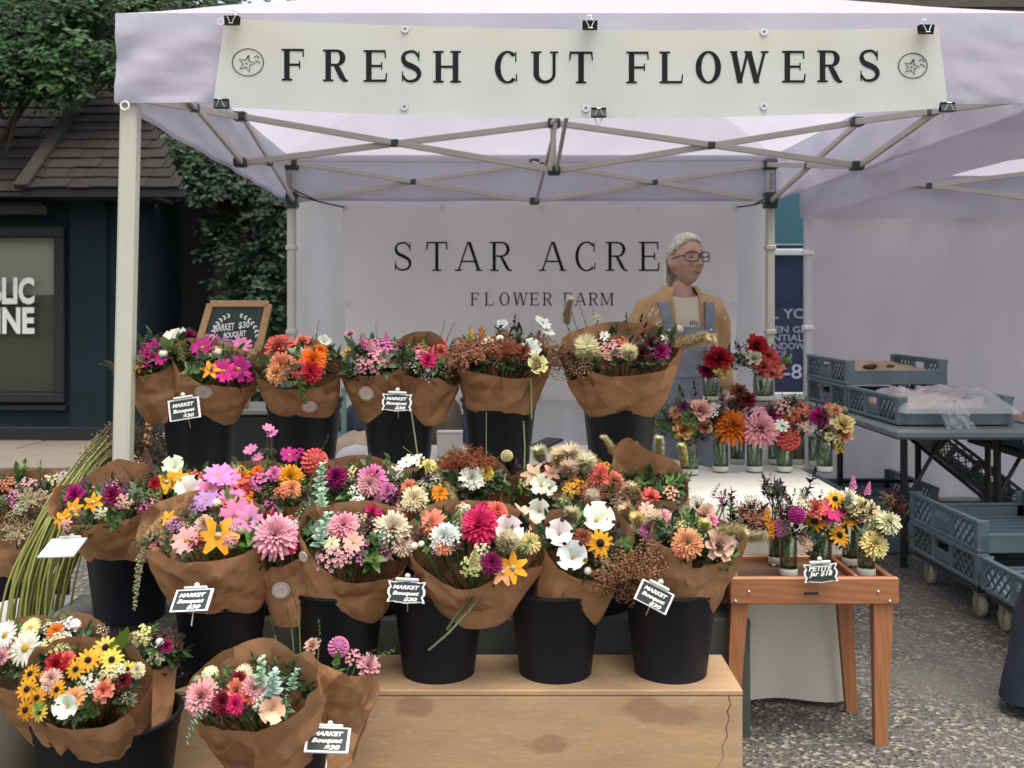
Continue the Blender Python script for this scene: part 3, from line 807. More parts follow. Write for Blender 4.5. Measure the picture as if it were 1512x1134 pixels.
# ================================================================== THE NEIGHBOURING TENT
nt_ = thing('neighbour_tent', 'neighbouring white pop-up tent on the right sheltering the bread crates', 'tent', (3.4, 5.0, 0))
NE, NV, NP = 2.15, 1.872, 2.9
nc = [V(1.93, 3.45, NE), V(5.0, 3.4, NE), V(4.95, 6.5, NE), V(1.885, 6.5, NE)]
npk = V(3.44, 4.97, NP)
m = MB()
for i in range(4):
    A, B = nc[i], nc[(i + 1) % 4]
    def fn(u, v, A=A, B=B):
        p = A.lerp(B, u).lerp(npk, v); p.z -= .05 * math.sin(PI * v); return p + V(0, 0, .012 * nz(p, 2.3) * math.sin(PI * min(1, v * 3)))
    m.grid(fn, 20, 14)
m.build('canopy', M_FAB, nt_, True)
for i in range(4):
    A, B = nc[i], nc[(i + 1) % 4]; nrm = (B - A).cross(V(0, 0, 1)).normalized(); m = MB()
    def fn(u, v, A=A, B=B, i=i):
        p = A.lerp(B, u); p.z = lerp(NE, NV, v); return p + nrm * ((.012 * nz((u * 8 + i * 5, v, i)) + .007 * math.sin(u * 33 + v * 2)) * sm(v * 3))
    m.grid(fn, 60, 6); m.build('valance', M_FAB, nt_, True)
for x, y in ((1.96, 3.5), (4.95, 3.45), (4.9, 6.45), (1.912, 6.45)):
    m = MB(); m.bar((x, y, .02), (x, y, 2.1), .05, .05, (0, 1, 0)); lg = m.build('leg', mat('white_steel', (.6, .6, .62), .4, .04, 5), nt_)
    m = MB(); m.bbox((x, y, .01), (.12, .12, .02), .004); m.build('foot_plate', M_STEEL, lg)
    for py in (374, 484):
        m = MB(); m.bbox((x, y, wz(py, 6.45)), (.066, .066, .03), .004); m.build('collar', M_WHITE, lg)
ND = {'BL': V(1.93, 6.42, 0), 'BM': V(3.42, 6.42, 0), 'BR': V(4.88, 6.42, 0), 'ML': V(1.97, 4.98, 0), 'C': V(3.44, 4.97, 0), 'FL': V(1.98, 3.55, 0)}
for s_ in ('BL BM', 'BM BR', 'ML C', 'FL ML', 'ML BL'):
    a, b = (ND[k] for k in s_.split()); off = (b - a).normalized().cross(V(0, 0, 1)) * .011
    for za, zb, o_ in ((2.17, 1.98, off), (1.98, 2.17, -off)):
        m = MB(); m.bar(a + V(0, 0, za) + o_, b + V(0, 0, zb) + o_, .016, .03); m.build('truss_bar', M_TRUSS, nt_)
    m = MB(); m.bbox(a.lerp(b, .5) + V(0, 0, 2.075), (.045, .045, .036), .005); m.build('pivot', M_BRK, nt_)
m = MB()
def fn(u, v):
    x = lerp(1.93, 4.95, u); z = lerp(2.05, .04, v)
    fold = .035 * math.exp(-((u - .10 - .16 * (1 - v)) / .03) ** 2) + .03 * math.exp(-((u - .16 - .2 * (1 - v)) / .03) ** 2)
    return V(x, 6.60 - fold + .035 * nz((u * 6, v * 2.2, 9)) + .01 * math.sin(u * 60) * v, z)
m.grid(fn, 90, 24); m.build('tent_sidewall', M_NWALL, None, True, 'lavender grey fabric wall behind the bread crates', 'tent wall')

# ---- crates
def make_crate(material, label):
    c = lthing('plastic_crate', label, 'crate')
    W, D, H = .56, .66, .135
    m = MB(); m.bbox((0, 0, .008), (W - .02, D - .02, .012), .003)
    for k in range(9): m.bbox((0, -D / 2 + .06 + k * .068, .018), (W - .04, .012, .010), .002)
    m.build('floor_panel', material, c)
    for sx_ in (-1, 1):
        x = sx_ * (W / 2 - .009); m = MB()
        m.bbox((x, 0, H - .009), (.026, D, .018), .003); m.bbox((x, 0, .009), (.022, D, .018), .003)
        for yy in (-D / 2 + .02, D / 2 - .02, -.085, .085): m.bbox((x, yy, H / 2), (.018, .034, H - .03), .003)
        m.bbox((x, 0, .045), (.012, .15, .05), .003); m.bbox((x, 0, .112), (.012, .15, .012), .003)
        sp_ = m.build('side_panel', material, c)
        m = MB()
        for z0_, z1_ in ((-D / 2 + .035, -.10), (.10, D / 2 - .035)):
            n_ = 4; st_ = (z1_ - z0_) / n_
            for k in range(-2, n_):
                for d in (1, -1):
                    ya, yb = z0_ + k * st_, z0_ + (k + 2) * st_
                    za, zb = .018, H - .018
                    if ya < z0_: za = lerp(za, zb, (z0_ - ya) / (yb - ya)); ya = z0_
                    zb2 = zb
                    if yb > z1_: zb2 = lerp(.018, H - .018, (z1_ - (z0_ + k * st_)) / (2 * st_)); yb = z1_
                    pa, pb = V(x + d * .002, ya, za), V(x + d * .002, yb, zb2)
                    if d < 0: pa.y, pb.y = z0_ + z1_ - pa.y, z0_ + z1_ - pb.y
                    if (pb - pa).length > .02: m.bar(pa, pb, .006, .010, (1, 0, 0))
        m.build('lattice', material, sp_, kind='stuff')
    for sy_ in (-1, 1):
        y = sy_ * (D / 2 - .009); m = MB()
        m.bbox((0, y, .035), (W - .03, .016, .07), .003); m.bbox((0, y - sy_ * .003, .072), (W - .03, .024, .012), .003)
        for xx in (-1, 1): m.bbox((xx * (W / 2 - .03), y, H / 2), (.04, .016, H), .003)
        m.build('end_panel', material, c)
    return c
def setm(o, x, y, z, rz=1.5, rx=0, ry=0):
    o.matrix_basis = Matrix.Translation((x, y, z)) @ Matrix.Rotation(R(rz), 4, 'Z') @ Matrix.Rotation(R(ry), 4, 'Y') @ Matrix.Rotation(R(rx), 4, 'X')
CG = 'bread crates under the neighbouring tent'
cr0 = make_crate(M_CRATE, 'x'); first = True
def crate(x, y, z, label, **k):
    global first
    o = cr0 if first else copy_tree(cr0); first = False
    o['label'] = label; o['group'] = CG; setm(o, x, y, z, **k); return o
crate(2.105, 5.085, .737, 'blue grey crate at the front of the folding table, heaped with plastic bags')
crate(2.085, 5.755, .737, 'blue grey crate at the back of the folding table, beneath another crate')
crate(2.085, 5.76, .875, 'topmost blue grey crate on the folding table, holding paper bags')
crate(2.19, 4.45, .285, 'blue grey crate on top of the dolly stack, empty with low front')
crate(2.19, 4.45, .148, 'blue grey crate beneath the top crate of the dolly stack')
crate(2.205, 3.76, .148, 'single low crate on the nearer dolly beside the navy trousers')
crate(2.12, 5.95, .005, 'crate on the ground at the left under the folding table')
crate(2.72, 5.95, .005, 'crate on the ground at the right under the folding table')
crate(2.12, 5.95, .143, 'upper crate of the left stack under the folding table')
crate(1.83, 4.95 + .62, .005, 'low crate on the asphalt left of the folding table legs')
cd = make_crate(M_CRATE2, 'dark crate tilted on its side under the right end of the folding table'); cd['group'] = CG
setm(cd, 2.62, 5.75, .30, rz=80, rx=38)
crate(2.78, 5.05, .60, 'crate at the right frame edge holding a tan paper bag')
# table under the crates
ft = thing('folding_table', 'grey folding table with black legs carrying bread crates', 'table', (2.1, 5.35, 0))
m = MB(); m.bbox((2.13, 5.36, .708), (.72, 1.5, .045), .012); m.build('table_top', mat('grey_table', (.15, .18, .18), .5, .08, 4), ft)
for y in (4.98, 5.95):
    for x in (1.955, 2.42):
        m = MB(); m.tube([(x, y, 0), (x, y, .69)], .019, 8); m.build('leg', M_BLACK, ft)
    m = MB(); m.tube([(1.955, y, .26), (2.42, y, .26)], .012, 8); m.build('leg_brace', M_BLACK, ft)
for x in (1.965, 2.41):
    m = MB(); m.tube([(x, 4.98, .30), (2.1, 5.35, .62)], .010, 6); m.build('strut', M_BLACK, ft)
    m = MB(); m.tube([(x, 4.98, .33), (x + .2, 5.0, .66)], .010, 6); m.build('strut', M_BLACK, ft)
m = MB(); m.bbox((2.78, 5.1, .578), (.6, .7, .04), .01)
sd = m.build('side_table', M_CRATE2, None, False, 'dark low table at the right frame edge carrying a tan bread bag', 'table')
m = MB(); [m.tube([(x, y, 0), (x, y, .56)], .016, 6) for x in (2.55, 3.0) for y in (4.85, 5.35)]; m.build('legs', M_BLACK, sd)
# dollies
def dolly(x, y, label):
    d = thing('crate_dolly', label, 'dolly', (x, y, 0), 0, 'dollies under the crates')
    m = MB()
    for sx_ in (-1, 1): m.bbox((x + sx_ * .24, y, .128), (.05, .62, .03), .004)
    for yy in (-.28, 0, .28): m.bbox((x, y + yy, .128), (.43, .05, .028), .004)
    m.build('deck', M_CRATE2, d)
    for sx_ in (-1, 1):
        for sy_ in (-1, 1):
            c = V(x + sx_ * .22, y + sy_ * .25, .05)
            m = MB(); m.lathe([(0, -.014), (.02, -.014), (.022, -.011), (.046, -.012), (.05, -.008), (.05, .008), (.046, .012), (.022, .011), (.02, .014), (0, .014)], 18)
            w = m.build('wheel', mat('cream_wheel', (.45, .42, .30), .5), d, True); w.matrix_basis = Matrix.Translation(c) @ Matrix.Rotation(R(90), 4, 'Y')
            m = MB(); m.bbox(c + V(0, 0, .055), (.045, .04, .02), .003)
            for s2 in (-1, 1): m.bbox(c + V(s2 * .019, 0, .022), (.004, .03, .06), .001)
            m.build('fork', M_STEEL, d)
dolly(2.19, 4.45, 'black dolly under the two stacked crates'); dolly(2.205, 3.76, 'black dolly under the single crate nearest the camera')
# contents: paper bags, loaves, plastic film
M_TAN = mat('tan_paper', (.44, .30, .18), .8, .15, 9, .5, 24, trans=.1)
def heap(name, label, cat_, cx, cy, z, w, d, h, material, seed, amp=.5, nu=30, nv=26, sc=9):
    m = MB()
    def fn(u, v):
        a, b = u * 2 - 1, v * 2 - 1
        e = max(0, 1 - abs(a) ** 4) * max(0, 1 - abs(b) ** 4)
        n1 = nz((u * w * sc + seed, v * d * sc, seed)); n2 = abs(nz((u * w * sc * 2.3, v * d * sc * 2.3 + seed, 3)))
        return V(cx + a * w / 2 + .02 * n1, cy + b * d / 2 + .02 * n2, z + h * e ** .5 * (1 - amp + amp * (.5 + n1 + n2 * .6)))
    m.grid(fn, nu, nv)
    return m.build(name, material, None, True, label, cat_)
heap('paper_liner', 'tan paper liner with loaves in the topmost crate', 'paper', 2.09, 5.74, .905, .50, .58, .075, M_TAN, 2)
rg = random.Random(5)
for k, l in enumerate(('dark loaf at the left of the topmost crate', 'dark loaf end in the middle front of the topmost crate', 'dark loaf in the middle back of the topmost crate', 'dark loaf at the right of the topmost crate')):
    m = MB(); m.ball((1.97 + k * .065, 5.53 + (k % 2) * .10, .965), (.028, .02, .014), 10, 6); m.build('loaf', mat('dark_crust', (.05, .022, .012), .6, .3, 40, .4, 90), None, True, l, 'loaf', 'loaves in the topmost crate')
def film(name):
    m_ = bpy.data.materials.new(name); m_.use_nodes = True; N = m_.node_tree.nodes; L = m_.node_tree.links; b = N['Principled BSDF']
    b.inputs['Base Color'].default_value = (.75, .75, .78, 1); b.inputs['Roughness'].default_value = .18
    tr = N.new('ShaderNodeBsdfTransparent'); mx = N.new('ShaderNodeMixShader'); mx.inputs[0].default_value = .38
    L.new(tr.outputs[0], mx.inputs[1]); L.new(b.outputs[0], mx.inputs[2]); L.new(mx.outputs[0], N['Material Output'].inputs[0]); return m_
M_FILM = film('plastic_film')
heap('bread_bag', 'row of bagged rolls in the front crate on the folding table', 'bread', 2.11, 5.08, .78, .50, .60, .07, mat('pale_roll', (.50, .36, .22), .7, .3, 14, .3, 30), 4)
pb = heap('plastic_bag', 'crumpled clear plastic bags heaped over the front crate', 'plastic bag', 2.12, 4.98, .80, .56, .62, .10, M_FILM, 7, .45, 60, 56, 6)
m = MB()
def fn(u, v):
    x = 1.99 + u * .13 + v * .05 + .02 * nz((u * 9, v * 5, 2)); return V(x, 4.71 - .05 * math.sin(v * 1.6) + .03 * nz((u * 7, v * 6, 5)), .86 - v * .15 + .02 * nz((u * 8, v * 3, 8)))
m.grid(fn, 14, 16); m.build('hanging_film', M_FILM, pb, True)
heap('bread_bag', 'tan paper bread bag at the right frame edge', 'bread', 2.78, 5.05, .63, .46, .55, .14, M_TAN, 12)

# ================================================================== DISPLAY FURNITURE
bx_ = thing('plywood_box', 'long weathered plywood box with dark stains holding the front buckets', 'box', (-.15, 2.84, 0))
BX0, BX1, BY0, BY1, BZ = (245 - 756) / F * 2.7, (1097 - 756) / F * 2.7, 2.70, 2.975, .268
m = MB(); m.bbox(((BX0 + BX1) / 2, (BY0 + BY1) / 2, BZ - .008), (BX1 - BX0 + .001, BY1 - BY0 + .002, .016), .003); m.build('top_panel', M_PLY, bx_)
m = MB(); m.bbox(((BX0 + BX1) / 2, BY0 + .007, (BZ - .018) / 2), (BX1 - BX0 - .002, .014, BZ - .0175), .002); m.build('front_panel', M_PLY, bx_)
m = MB(); pts = [(1078, 1022), (1076, 1030), (1079, 1040), (1074, 1050), (1077, 1062), (1072, 1074), (1074, 1088), (1066, 1102), (1068, 1116), (1060, 1134)]
for pg in spine(pts, [1.0, 1.6, 1.2, 1.9, 1.1, 1.6, 1.3, 1.0, .8, .4]): m.poly([P(x, y, BY0 - .0008) for x, y in pg])
m.build('crack', mat('crack_shadow', (.10, .055, .03), .9), bx_)
for x in (BX0 + .008, BX1 - .009):
    m = MB(); m.bbox((x, (BY0 + BY1) / 2 + .008, (BZ - .018) / 2), (.014, BY1 - BY0 - .018, BZ - .019), .002); m.build('side_panel', M_PLY, bx_)
bn = thing('display_bench', 'low bench covered in grey cloth behind the front buckets', 'bench', (-.3, 3.15, 0))
m = MB(); m.bbox((-.35, 3.16, .34), (2.15, .27, .03), .006); m.build('bench_top', M_GREYCLOTH, bn)
m = MB(); m.grid(lambda u, v: V(lerp(-1.42, .72, u), 3.02 + .012 * math.sin(u * 60) * v + .02 * nz((u * 12, v, 1)) * v, lerp(.355, .0, v)), 100, 6); m.build('cloth_skirt', M_GREYCLOTH, bn, True)
dt = thing('display_table', 'white covered table carrying the raised back row of black buckets', 'table', (-.35, 3.85, 0))
m = MB(); m.bbox((-.36, 3.84, .685), (1.85, 1.02, .03), .006); m.build('table_top', M_LINEN, dt)
m = MB(); m.grid(lambda u, v: V(lerp(-1.285, .565, u), 3.325 + .012 * math.sin(u * 55) * v, lerp(.7, .04, v)), 100, 6); m.build('tablecloth_skirt', M_LINEN, dt, True)
for x in (-1.2, .48):
    for y in (3.45, 4.25):
        m = MB(); m.tube([(x, y, 0), (x, y, .67)], .018, 8); m.build('leg', M_STEEL, dt)
# white draped jar table
JT = .668
jt = thing('jar_table', 'white draped table with rounded corner holding rows of flower jars', 'table', (.88, 3.7, 0))
m = MB()
jx0, jx1, jy0, jy1 = .575, 1.135, 3.275, 4.32
def outline(u):       # rounded rectangle starting at the back left, running along front and right
    rr = .10; pts = [(jx0, jy1), (jx0, jy0)]
    path = [V(jx0, jy1, 0), V(jx0, jy0 + .02, 0), V(jx0 + .02, jy0, 0)] + [V(jx1 - rr + rr * math.sin(R(a)), jy0 + rr - rr * math.cos(R(a)), 0) for a in range(0, 91, 10)] + [V(jx1, jy1, 0)]
    Ls = [0]
    for a, b in zip(path, path[1:]): Ls.append(Ls[-1] + (b - a).length)
    d = u * Ls[-1]
    for i in range(len(path) - 1):
        if d <= Ls[i + 1] + 1e-9: return path[i].lerp(path[i + 1], (d - Ls[i]) / (Ls[i + 1] - Ls[i]))
    return path[-1]
ctr = V((jx0 + jx1) / 2, 3.8, 0)
def fn(u, v):
    p = outline(u); o_ = (p - ctr); o_.z = 0; o_.normalize()
    if v < .12:
        q = ctr.lerp(p, v / .12); q.z = JT; return q
    t = (v - .12) / .88
    e = o_ * (.012 * sm(t * 8) + (.014 * math.sin(u * 46) + .02 * nz((u * 15, 0, 2))) * t)
    return p + e + V(0, 0, JT - .012 * sm(t * 10) - t * (JT - .03))
m.grid(fn, 90, 34); m.build('tablecloth', M_LINEN, jt, True)
for x in (.64, 1.07):
    for y in (3.35, 4.2):
        m = MB(); m.tube([(x, y, 0), (x, y, .64)], .016, 8); m.build('leg', M_STEEL, jt)
rs = thing('jar_riser', 'small wooden shelf raised at the back of the jar table', 'shelf', (.95, 4.2, JT))
m = MB(); m.bbox((.97, 4.19, .897), (.50, .16, .018), .003); m.build('shelf_board', woodmat('greyed_wood', (.27, .21, .17), (.21, .16, .13), (2, 10, 10), 3), rs)
for x in (.74, 1.2):
    m = MB(); m.bbox((x - .0, 4.19, (JT + .888) / 2), (.016, .14, .888 - JT - .001), .002); m.build('side_board', MATS['greyed_wood'], rs)
# wooden tray table
tt = thing('tray_table', 'stained wooden tray table with splayed legs holding jars of flowers', 'table', P(1200, 1090, 3.0))
TY0, TY1 = 2.955, 3.235
tx0, tx1 = P(1078, 853, TY0).x, P(1328, 853, TY0).x
tz1, tz0 = P(0, 853, TY0).z, P(0, 893, TY0).z
m = MB(); m.bbox(((tx0 + tx1) / 2, TY0 + .011, (tz0 + tz1) / 2), (tx1 - tx0, .022, tz1 - tz0), .004); m.build('front_rail', M_WOODX, tt)
m = MB(); m.bbox(((tx0 + tx1) / 2, TY1 - .011, (tz0 + tz1) / 2), (tx1 - tx0, .022, tz1 - tz0), .004); m.build('back_rail', M_WOODX, tt)
M_WOODY = woodmat('stained_wood_depth', (.30, .10, .04), (.22, .07, .026), (12, 1, 12), 4)
for x in (tx0 + .012, tx1 - .012):
    m = MB(); m.bbox((x, (TY0 + TY1) / 2, (tz0 + tz1) / 2 - .002), (.022, TY1 - TY0 - .046, tz1 - tz0 - .006), .003); m.build('side_rail', M_WOODY, tt)
m = MB(); m.bbox((tx1 - .12, (TY0 + TY1) / 2, tz1 - .008), (.012, TY1 - TY0 - .046, .020), .003); m.build('divider', M_WOODY, tt)
m = MB(); m.bbox(((tx0 + tx1) / 2, (TY0 + TY1) / 2, tz1 - .024), (tx1 - tx0 - .05, TY1 - TY0 - .05, .012), .002); m.build('tray_floor', woodmat('dark_stain', (.12, .05, .025), (.08, .035, .018), (1, 10, 10), 4), tt)
def leg_(topx, topy, botx, boty, w0, w1):
    m = MB(); a, b = V(topx, topy, tz0 - .002), V(botx, boty, 0); n = V(0, 1, 0)
    for z, c, w in ((0, a, w0), (1, b, w1)):
        for dx, dy in ((-1, -1), (1, -1), (1, 1), (-1, 1)): m.vert(c + V(dx * w / 2, dy * w * .32, 0))
    for q in ((3, 2, 1, 0), (4, 5, 6, 7), (0, 1, 5, 4), (1, 2, 6, 5), (2, 3, 7, 6), (3, 0, 4, 7)): m.face(q)
    m.build('leg', M_WOODZ, tt)
leg_(tx1 - .042, TY0 + .03, P(1300, 1095, 2.97).x, 2.975, .058, .036)
leg_(tx0 + .032, TY0 + .03, P(1094, 1095, 2.97).x - .03, 2.975, .05, .034)
leg_(tx1 - .085, TY1 - .03, P(1256, 1047, 3.22).x, 3.215, .05, .036)
leg_(tx0 + .02, TY1 - .03, P(1062, 1047, 3.22).x, 3.215, .05, .036)
for px, py in ((1106, 874), (1297, 874), (1086, 888), (1314, 888)):
    m = MB(); m.ball(P(px, py, TY0 - .001), (.005, .003, .005), 8, 5); m.build('screw', M_STEEL, tt, True)
m = MB(); m.bbox(P(1198, 876, TY0 - .001), (.042, .004, .007), .001); m.build('burn_mark_slot', M_DTRIM, tt)

# ---- buckets
def bucket_mesh(rt=.131, rb=.102, h=.245):
    m = MB()
    m.lathe([(0, .004), (rb * .9, .004), (rb, 0), (rb, .004), (lerp(rb, rt, .86), h * .86), (lerp(rb, rt, .87) + .003, h * .87), (rt, h - .014), (rt + .005, h - .012), (rt + .006, h - .003), (rt + .002, h), (rt - .004, h - .002), (rt - .006, h * .85), (rb - .002, .012), (0, .012)], 40)
    return m.mesh('bucket', M_BUCK, True)
BM = bucket_mesh(); BM_TUB = bucket_mesh(.172, .135, .305); BM_UP = bucket_mesh(.131, .100, .285)
def bucket(px, Y, z, label, me=BM, group='black flower buckets', dx=0):
    o = bpy.data.objects.new('flower_bucket', me); COL.objects.link(o)
    o.location = ((px - 756) / F * Y, Y, z); o.rotation_euler = (0, 0, random.uniform(0, 6))
    tag(o, label, 'bucket', group); return o
UPY = 3.5
for px, l in ((296, 'black bucket in the raised row, nearest the tent front post'), (449, 'black bucket in the raised row holding red and orange dahlias'), (590, 'black bucket in the raised row with a scalloped price tag'),
              (737, 'black bucket in the raised row holding rust millet bouquet'), (915, 'black bucket in the raised row, nearest the woman')):
    bucket(px, UPY, .70, l, BM_UP)
for px, Y, l in ((327, 2.83, 'black bucket under the big pink cosmos bouquet on the box left end'), (500, 2.84, 'black bucket under the eucalyptus and cream dahlia bouquet'), (648, 2.84, 'black bucket under the hot pink dahlia bouquet'),
                 (820, 2.84, 'black bucket under the white cup flowers'), (990, 2.84, 'black bucket on the right end of the plywood box')):
    bucket(px, Y, BZ, l)
bucket(192, 3.06, .357, 'black bucket at the left under orange and magenta bouquet')
for px, l in ((390, 'black bucket hidden behind the pink dahlia'), (560, 'black bucket behind the cream dahlia bouquet'), (712, 'black bucket behind the hot pink dahlia bouquet'), (880, 'black bucket behind the white cup flowers'), (1000, 'black bucket behind the peach bouquet')):
    bucket(px, 3.16, .357, l)
bucket(215, 2.82, .0, 'black bucket on the ground left of the plywood box', BM_TUB)
bucket(160, 2.47, 0, 'wide black tub on the ground at the lower left', BM_TUB)
bucket(408, 2.46, 0, 'black bucket in front of the plywood box holding dahlias and eucalyptus')
m = MB(); m.lathe([(0, .01), (.13, .01), (.135, 0), (.16, .40), (.168, .405), (.168, .415), (.155, .415), (.13, .02), (0, .02)], 40)
wb = m.build('white_bucket', mat('cream_plastic', (.52, .50, .42), .5, .06, 5), None, True, 'cream white bucket at the left frame edge', 'bucket'); wb.location = (P(-20, 0, 2.55).x, 2.55, 0)
m = MB(); m.lathe([(0, .01), (.12, .01), (.125, 0), (.15, .33), (.157, .335), (.157, .345), (.145, .345), (.12, .02), (0, .02)], 36)
wb2 = m.build('white_bucket', mat('cool_white_plastic', (.55, .56, .60), .5, .06, 5), None, True, 'white bucket behind the green grain stems', 'bucket'); wb2.location = (P(50, 0, 3.17).x, 3.17, .0)

# ================================================================== FLOWER LIBRARY (unit radius, facing +Z)
FR = random.Random(21)
def petal(mb, ang, r0, L, W, e0, e1, z0=0.0, cup=.15, notch=0.0, c0=(.75,) * 3, c1=(1,) * 3, nl=4, ns=2, shape=1.0, twist=0.0, ruf=0.0, tipw=.38):
    """one petal: starts at radius r0, rises at angle e0 (deg) and bends to e1"""
    ca, sa = math.cos(ang), math.sin(ang); b = len(mb.v); r, z = r0, z0; dl = L / nl
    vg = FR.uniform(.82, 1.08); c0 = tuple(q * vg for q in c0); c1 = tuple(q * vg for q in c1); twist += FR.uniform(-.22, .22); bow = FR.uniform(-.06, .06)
    for i in range(nl + 1):
        t = i / nl; e = R(lerp(e0, e1, t))
        if i: r += dl * math.cos(e); z += dl * math.sin(e)
        w = W * (math.sin(PI * min(1, .12 + .80 * t ** shape)) if i < nl else tipw) * .5
        for k in range(ns + 1):
            s = k / ns * 2 - 1
            tip = -notch * L * (1 - abs(s)) if i == nl else 0
            zz = z + cup * w * s * s * math.cos(e) + twist * s * w + ruf * FR.uniform(-1, 1) * t
            rr = r + tip - cup * w * s * s * math.sin(e)
            x, y = rr, s * w + bow * t * t * L
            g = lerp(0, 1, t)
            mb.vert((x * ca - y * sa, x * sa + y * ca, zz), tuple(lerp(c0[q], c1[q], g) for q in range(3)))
    n = ns + 1
    for i in range(nl):
        for k in range(ns):
            mb.face((b + i * n + k, b + i * n + k + 1, b + (i + 1) * n + k + 1, b + (i + 1) * n + k))
def layers(mb, spec, jit=.13):
    for (n, r0, L, W, e0, e1, z0, cup, c0, c1, notch, shape) in spec:
        off = FR.uniform(0, 6)
        for k in range(n):
            j = 1 + FR.uniform(-jit, jit)
            petal(mb, off + 2 * PI * (k + FR.uniform(-.15, .15)) / n, r0, L * j, W * (1 + FR.uniform(-jit, jit)), e0 + FR.uniform(-12, 12), e1 + FR.uniform(-18, 16), z0, cup, notch, c0, c1, shape=shape, nl=4, tipw=.55 if W > .4 * L else .34)
def g3(v): return (v, v, v)
LIB = {}
def add(code, name, mb, mat_=None, centre=None, cmat=None):
    LIB.setdefault(code, []).append((name, mb.mesh(name, mat_ or M_PETAL, True), centre.mesh('flower_centre', cmat or M_CENTRE, True) if centre else None))
def dome(r, h, col, n=12):
    m = MB(); m.lathe([(r, -.02), (r * .92, h * .4), (r * .7, h * .8), (r * .35, h), (.001, h * 1.02)], n, col=col)
    for k in range(26):
        a = k * 2.4; q = r * math.sqrt(k / 26); m.octa((q * math.cos(a), q * math.sin(a), h * (1 - (q / r) ** 2 * .6)), r * .12, tuple(x * FR.uniform(.8, 1.5) for x in col))
    return m
# dahlia: layered pointed petals
for _ in range(2):
    m = MB()
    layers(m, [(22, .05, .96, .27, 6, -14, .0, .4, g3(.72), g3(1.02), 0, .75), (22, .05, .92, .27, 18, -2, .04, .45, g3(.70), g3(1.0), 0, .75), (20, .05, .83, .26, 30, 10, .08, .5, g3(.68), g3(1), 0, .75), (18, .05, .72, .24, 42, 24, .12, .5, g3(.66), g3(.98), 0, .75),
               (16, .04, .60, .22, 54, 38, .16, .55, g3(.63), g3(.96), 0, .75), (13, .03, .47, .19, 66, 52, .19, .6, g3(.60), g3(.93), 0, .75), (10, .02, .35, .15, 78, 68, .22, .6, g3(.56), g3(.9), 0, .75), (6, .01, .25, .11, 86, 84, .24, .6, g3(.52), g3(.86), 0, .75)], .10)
    add('d', 'dahlia', m)
# ball dahlia: petals all round a ball
for _ in range(2):
    m = MB(); n = 95
    for k in range(n):
        ph = math.acos(1 - 1.72 * (k + .5) / n); th = k * 2.39996
        nrm = V(math.sin(ph) * math.cos(th), math.sin(ph) * math.sin(th), math.cos(ph))
        sz_ = lerp(.15, .30, (ph / 2.3))
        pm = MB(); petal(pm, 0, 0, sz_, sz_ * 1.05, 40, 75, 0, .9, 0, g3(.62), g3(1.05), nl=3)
        fr = frame_to(nrm * .66, nrm, 1, 0)
        tang = V(math.cos(ph) * math.cos(th), math.cos(ph) * math.sin(th), -math.sin(ph))
        z_ = nrm; x_ = tang; y_ = z_.cross(x_); M3 = Matrix((x_, y_, z_)).transposed(); b = len(m.v)
        for v_, c_ in zip(pm.v, pm.c): m.vert(nrm * .66 + M3 @ Vector(v_), c_)
        for f in pm.f: m.face([b + i for i in f])
    m.ball((0, 0, 0), .62, 12, 8, (.5, .5, .5))
    add('b', 'ball_dahlia', m)
# zinnia
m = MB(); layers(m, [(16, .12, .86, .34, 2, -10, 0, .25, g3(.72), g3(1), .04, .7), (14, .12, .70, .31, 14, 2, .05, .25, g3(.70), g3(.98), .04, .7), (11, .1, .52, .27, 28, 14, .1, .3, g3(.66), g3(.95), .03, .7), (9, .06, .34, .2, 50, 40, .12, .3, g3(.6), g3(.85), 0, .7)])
add('z', 'zinnia', m, None, dome(.17, .2, (.22, .11, .03)))
# cosmos: eight broad petals, yellow eye
for _ in range(2):
    m = MB()
    for k in range(8):
        petal(m, 2 * PI * k / 8 + FR.uniform(-.07, .07), .08, .92, .66, 14 + FR.uniform(-8, 8), FR.uniform(-6, 14), (k % 2) * .03, -.1, .07, g3(.80), g3(1.0), nl=5, ns=4, shape=.62, ruf=.02, tipw=.66)
    add('c', 'cosmos', m, None, dome(.16, .12, (.42, .25, .03)))
# anemone-like white cup
m = MB()
for k in range(5): petal(m, 2 * PI * k / 5, .05, .95, 1.3, 52, 22 + FR.uniform(-6, 8), (k % 2) * .05, .14, -.06, g3(.82), g3(1.0), nl=6, ns=4, shape=.6, ruf=.02, tipw=.62)
add('w', 'cup_flower', m, None, dome(.13, .2, (.42, .27, .06)))
# rudbeckia and daisy
m = MB()
for k in range(13): petal(m, 2 * PI * k / 13 + FR.uniform(-.06, .06), .2, .8, .30, 6, -10 + FR.uniform(-8, 8), 0, .2, 0, g3(.82), g3(1), shape=.8)
add('r', 'rudbeckia', m, None, dome(.27, .3, (.018, .010, .008)))
m = MB()
for L_, n_, z_ in ((.78, 20, 0), (.7, 18, .04)):
    for k in range(n_): petal(m, 2 * PI * (k + z_ * 9) / n_, .2, L_, .22, 8, -6 + FR.uniform(-6, 6), z_, .2, .05, g3(.86), g3(1), shape=.75)
add('y', 'daisy', m, None, dome(.24, .14, (.42, .24, .03)))
# single orange cosmos (five broad petals)
m = MB()
for k in range(6): petal(m, 2 * PI * k / 6 + FR.uniform(-.1, .1), .08, .92, .5, 12, -8 + FR.uniform(-8, 12), (k % 2) * .03, .1, .0, g3(.78), g3(1), nl=5, ns=2, shape=.72)
add('o', 'star_flower', m, None, dome(.17, .22, (.50, .42, .22)))
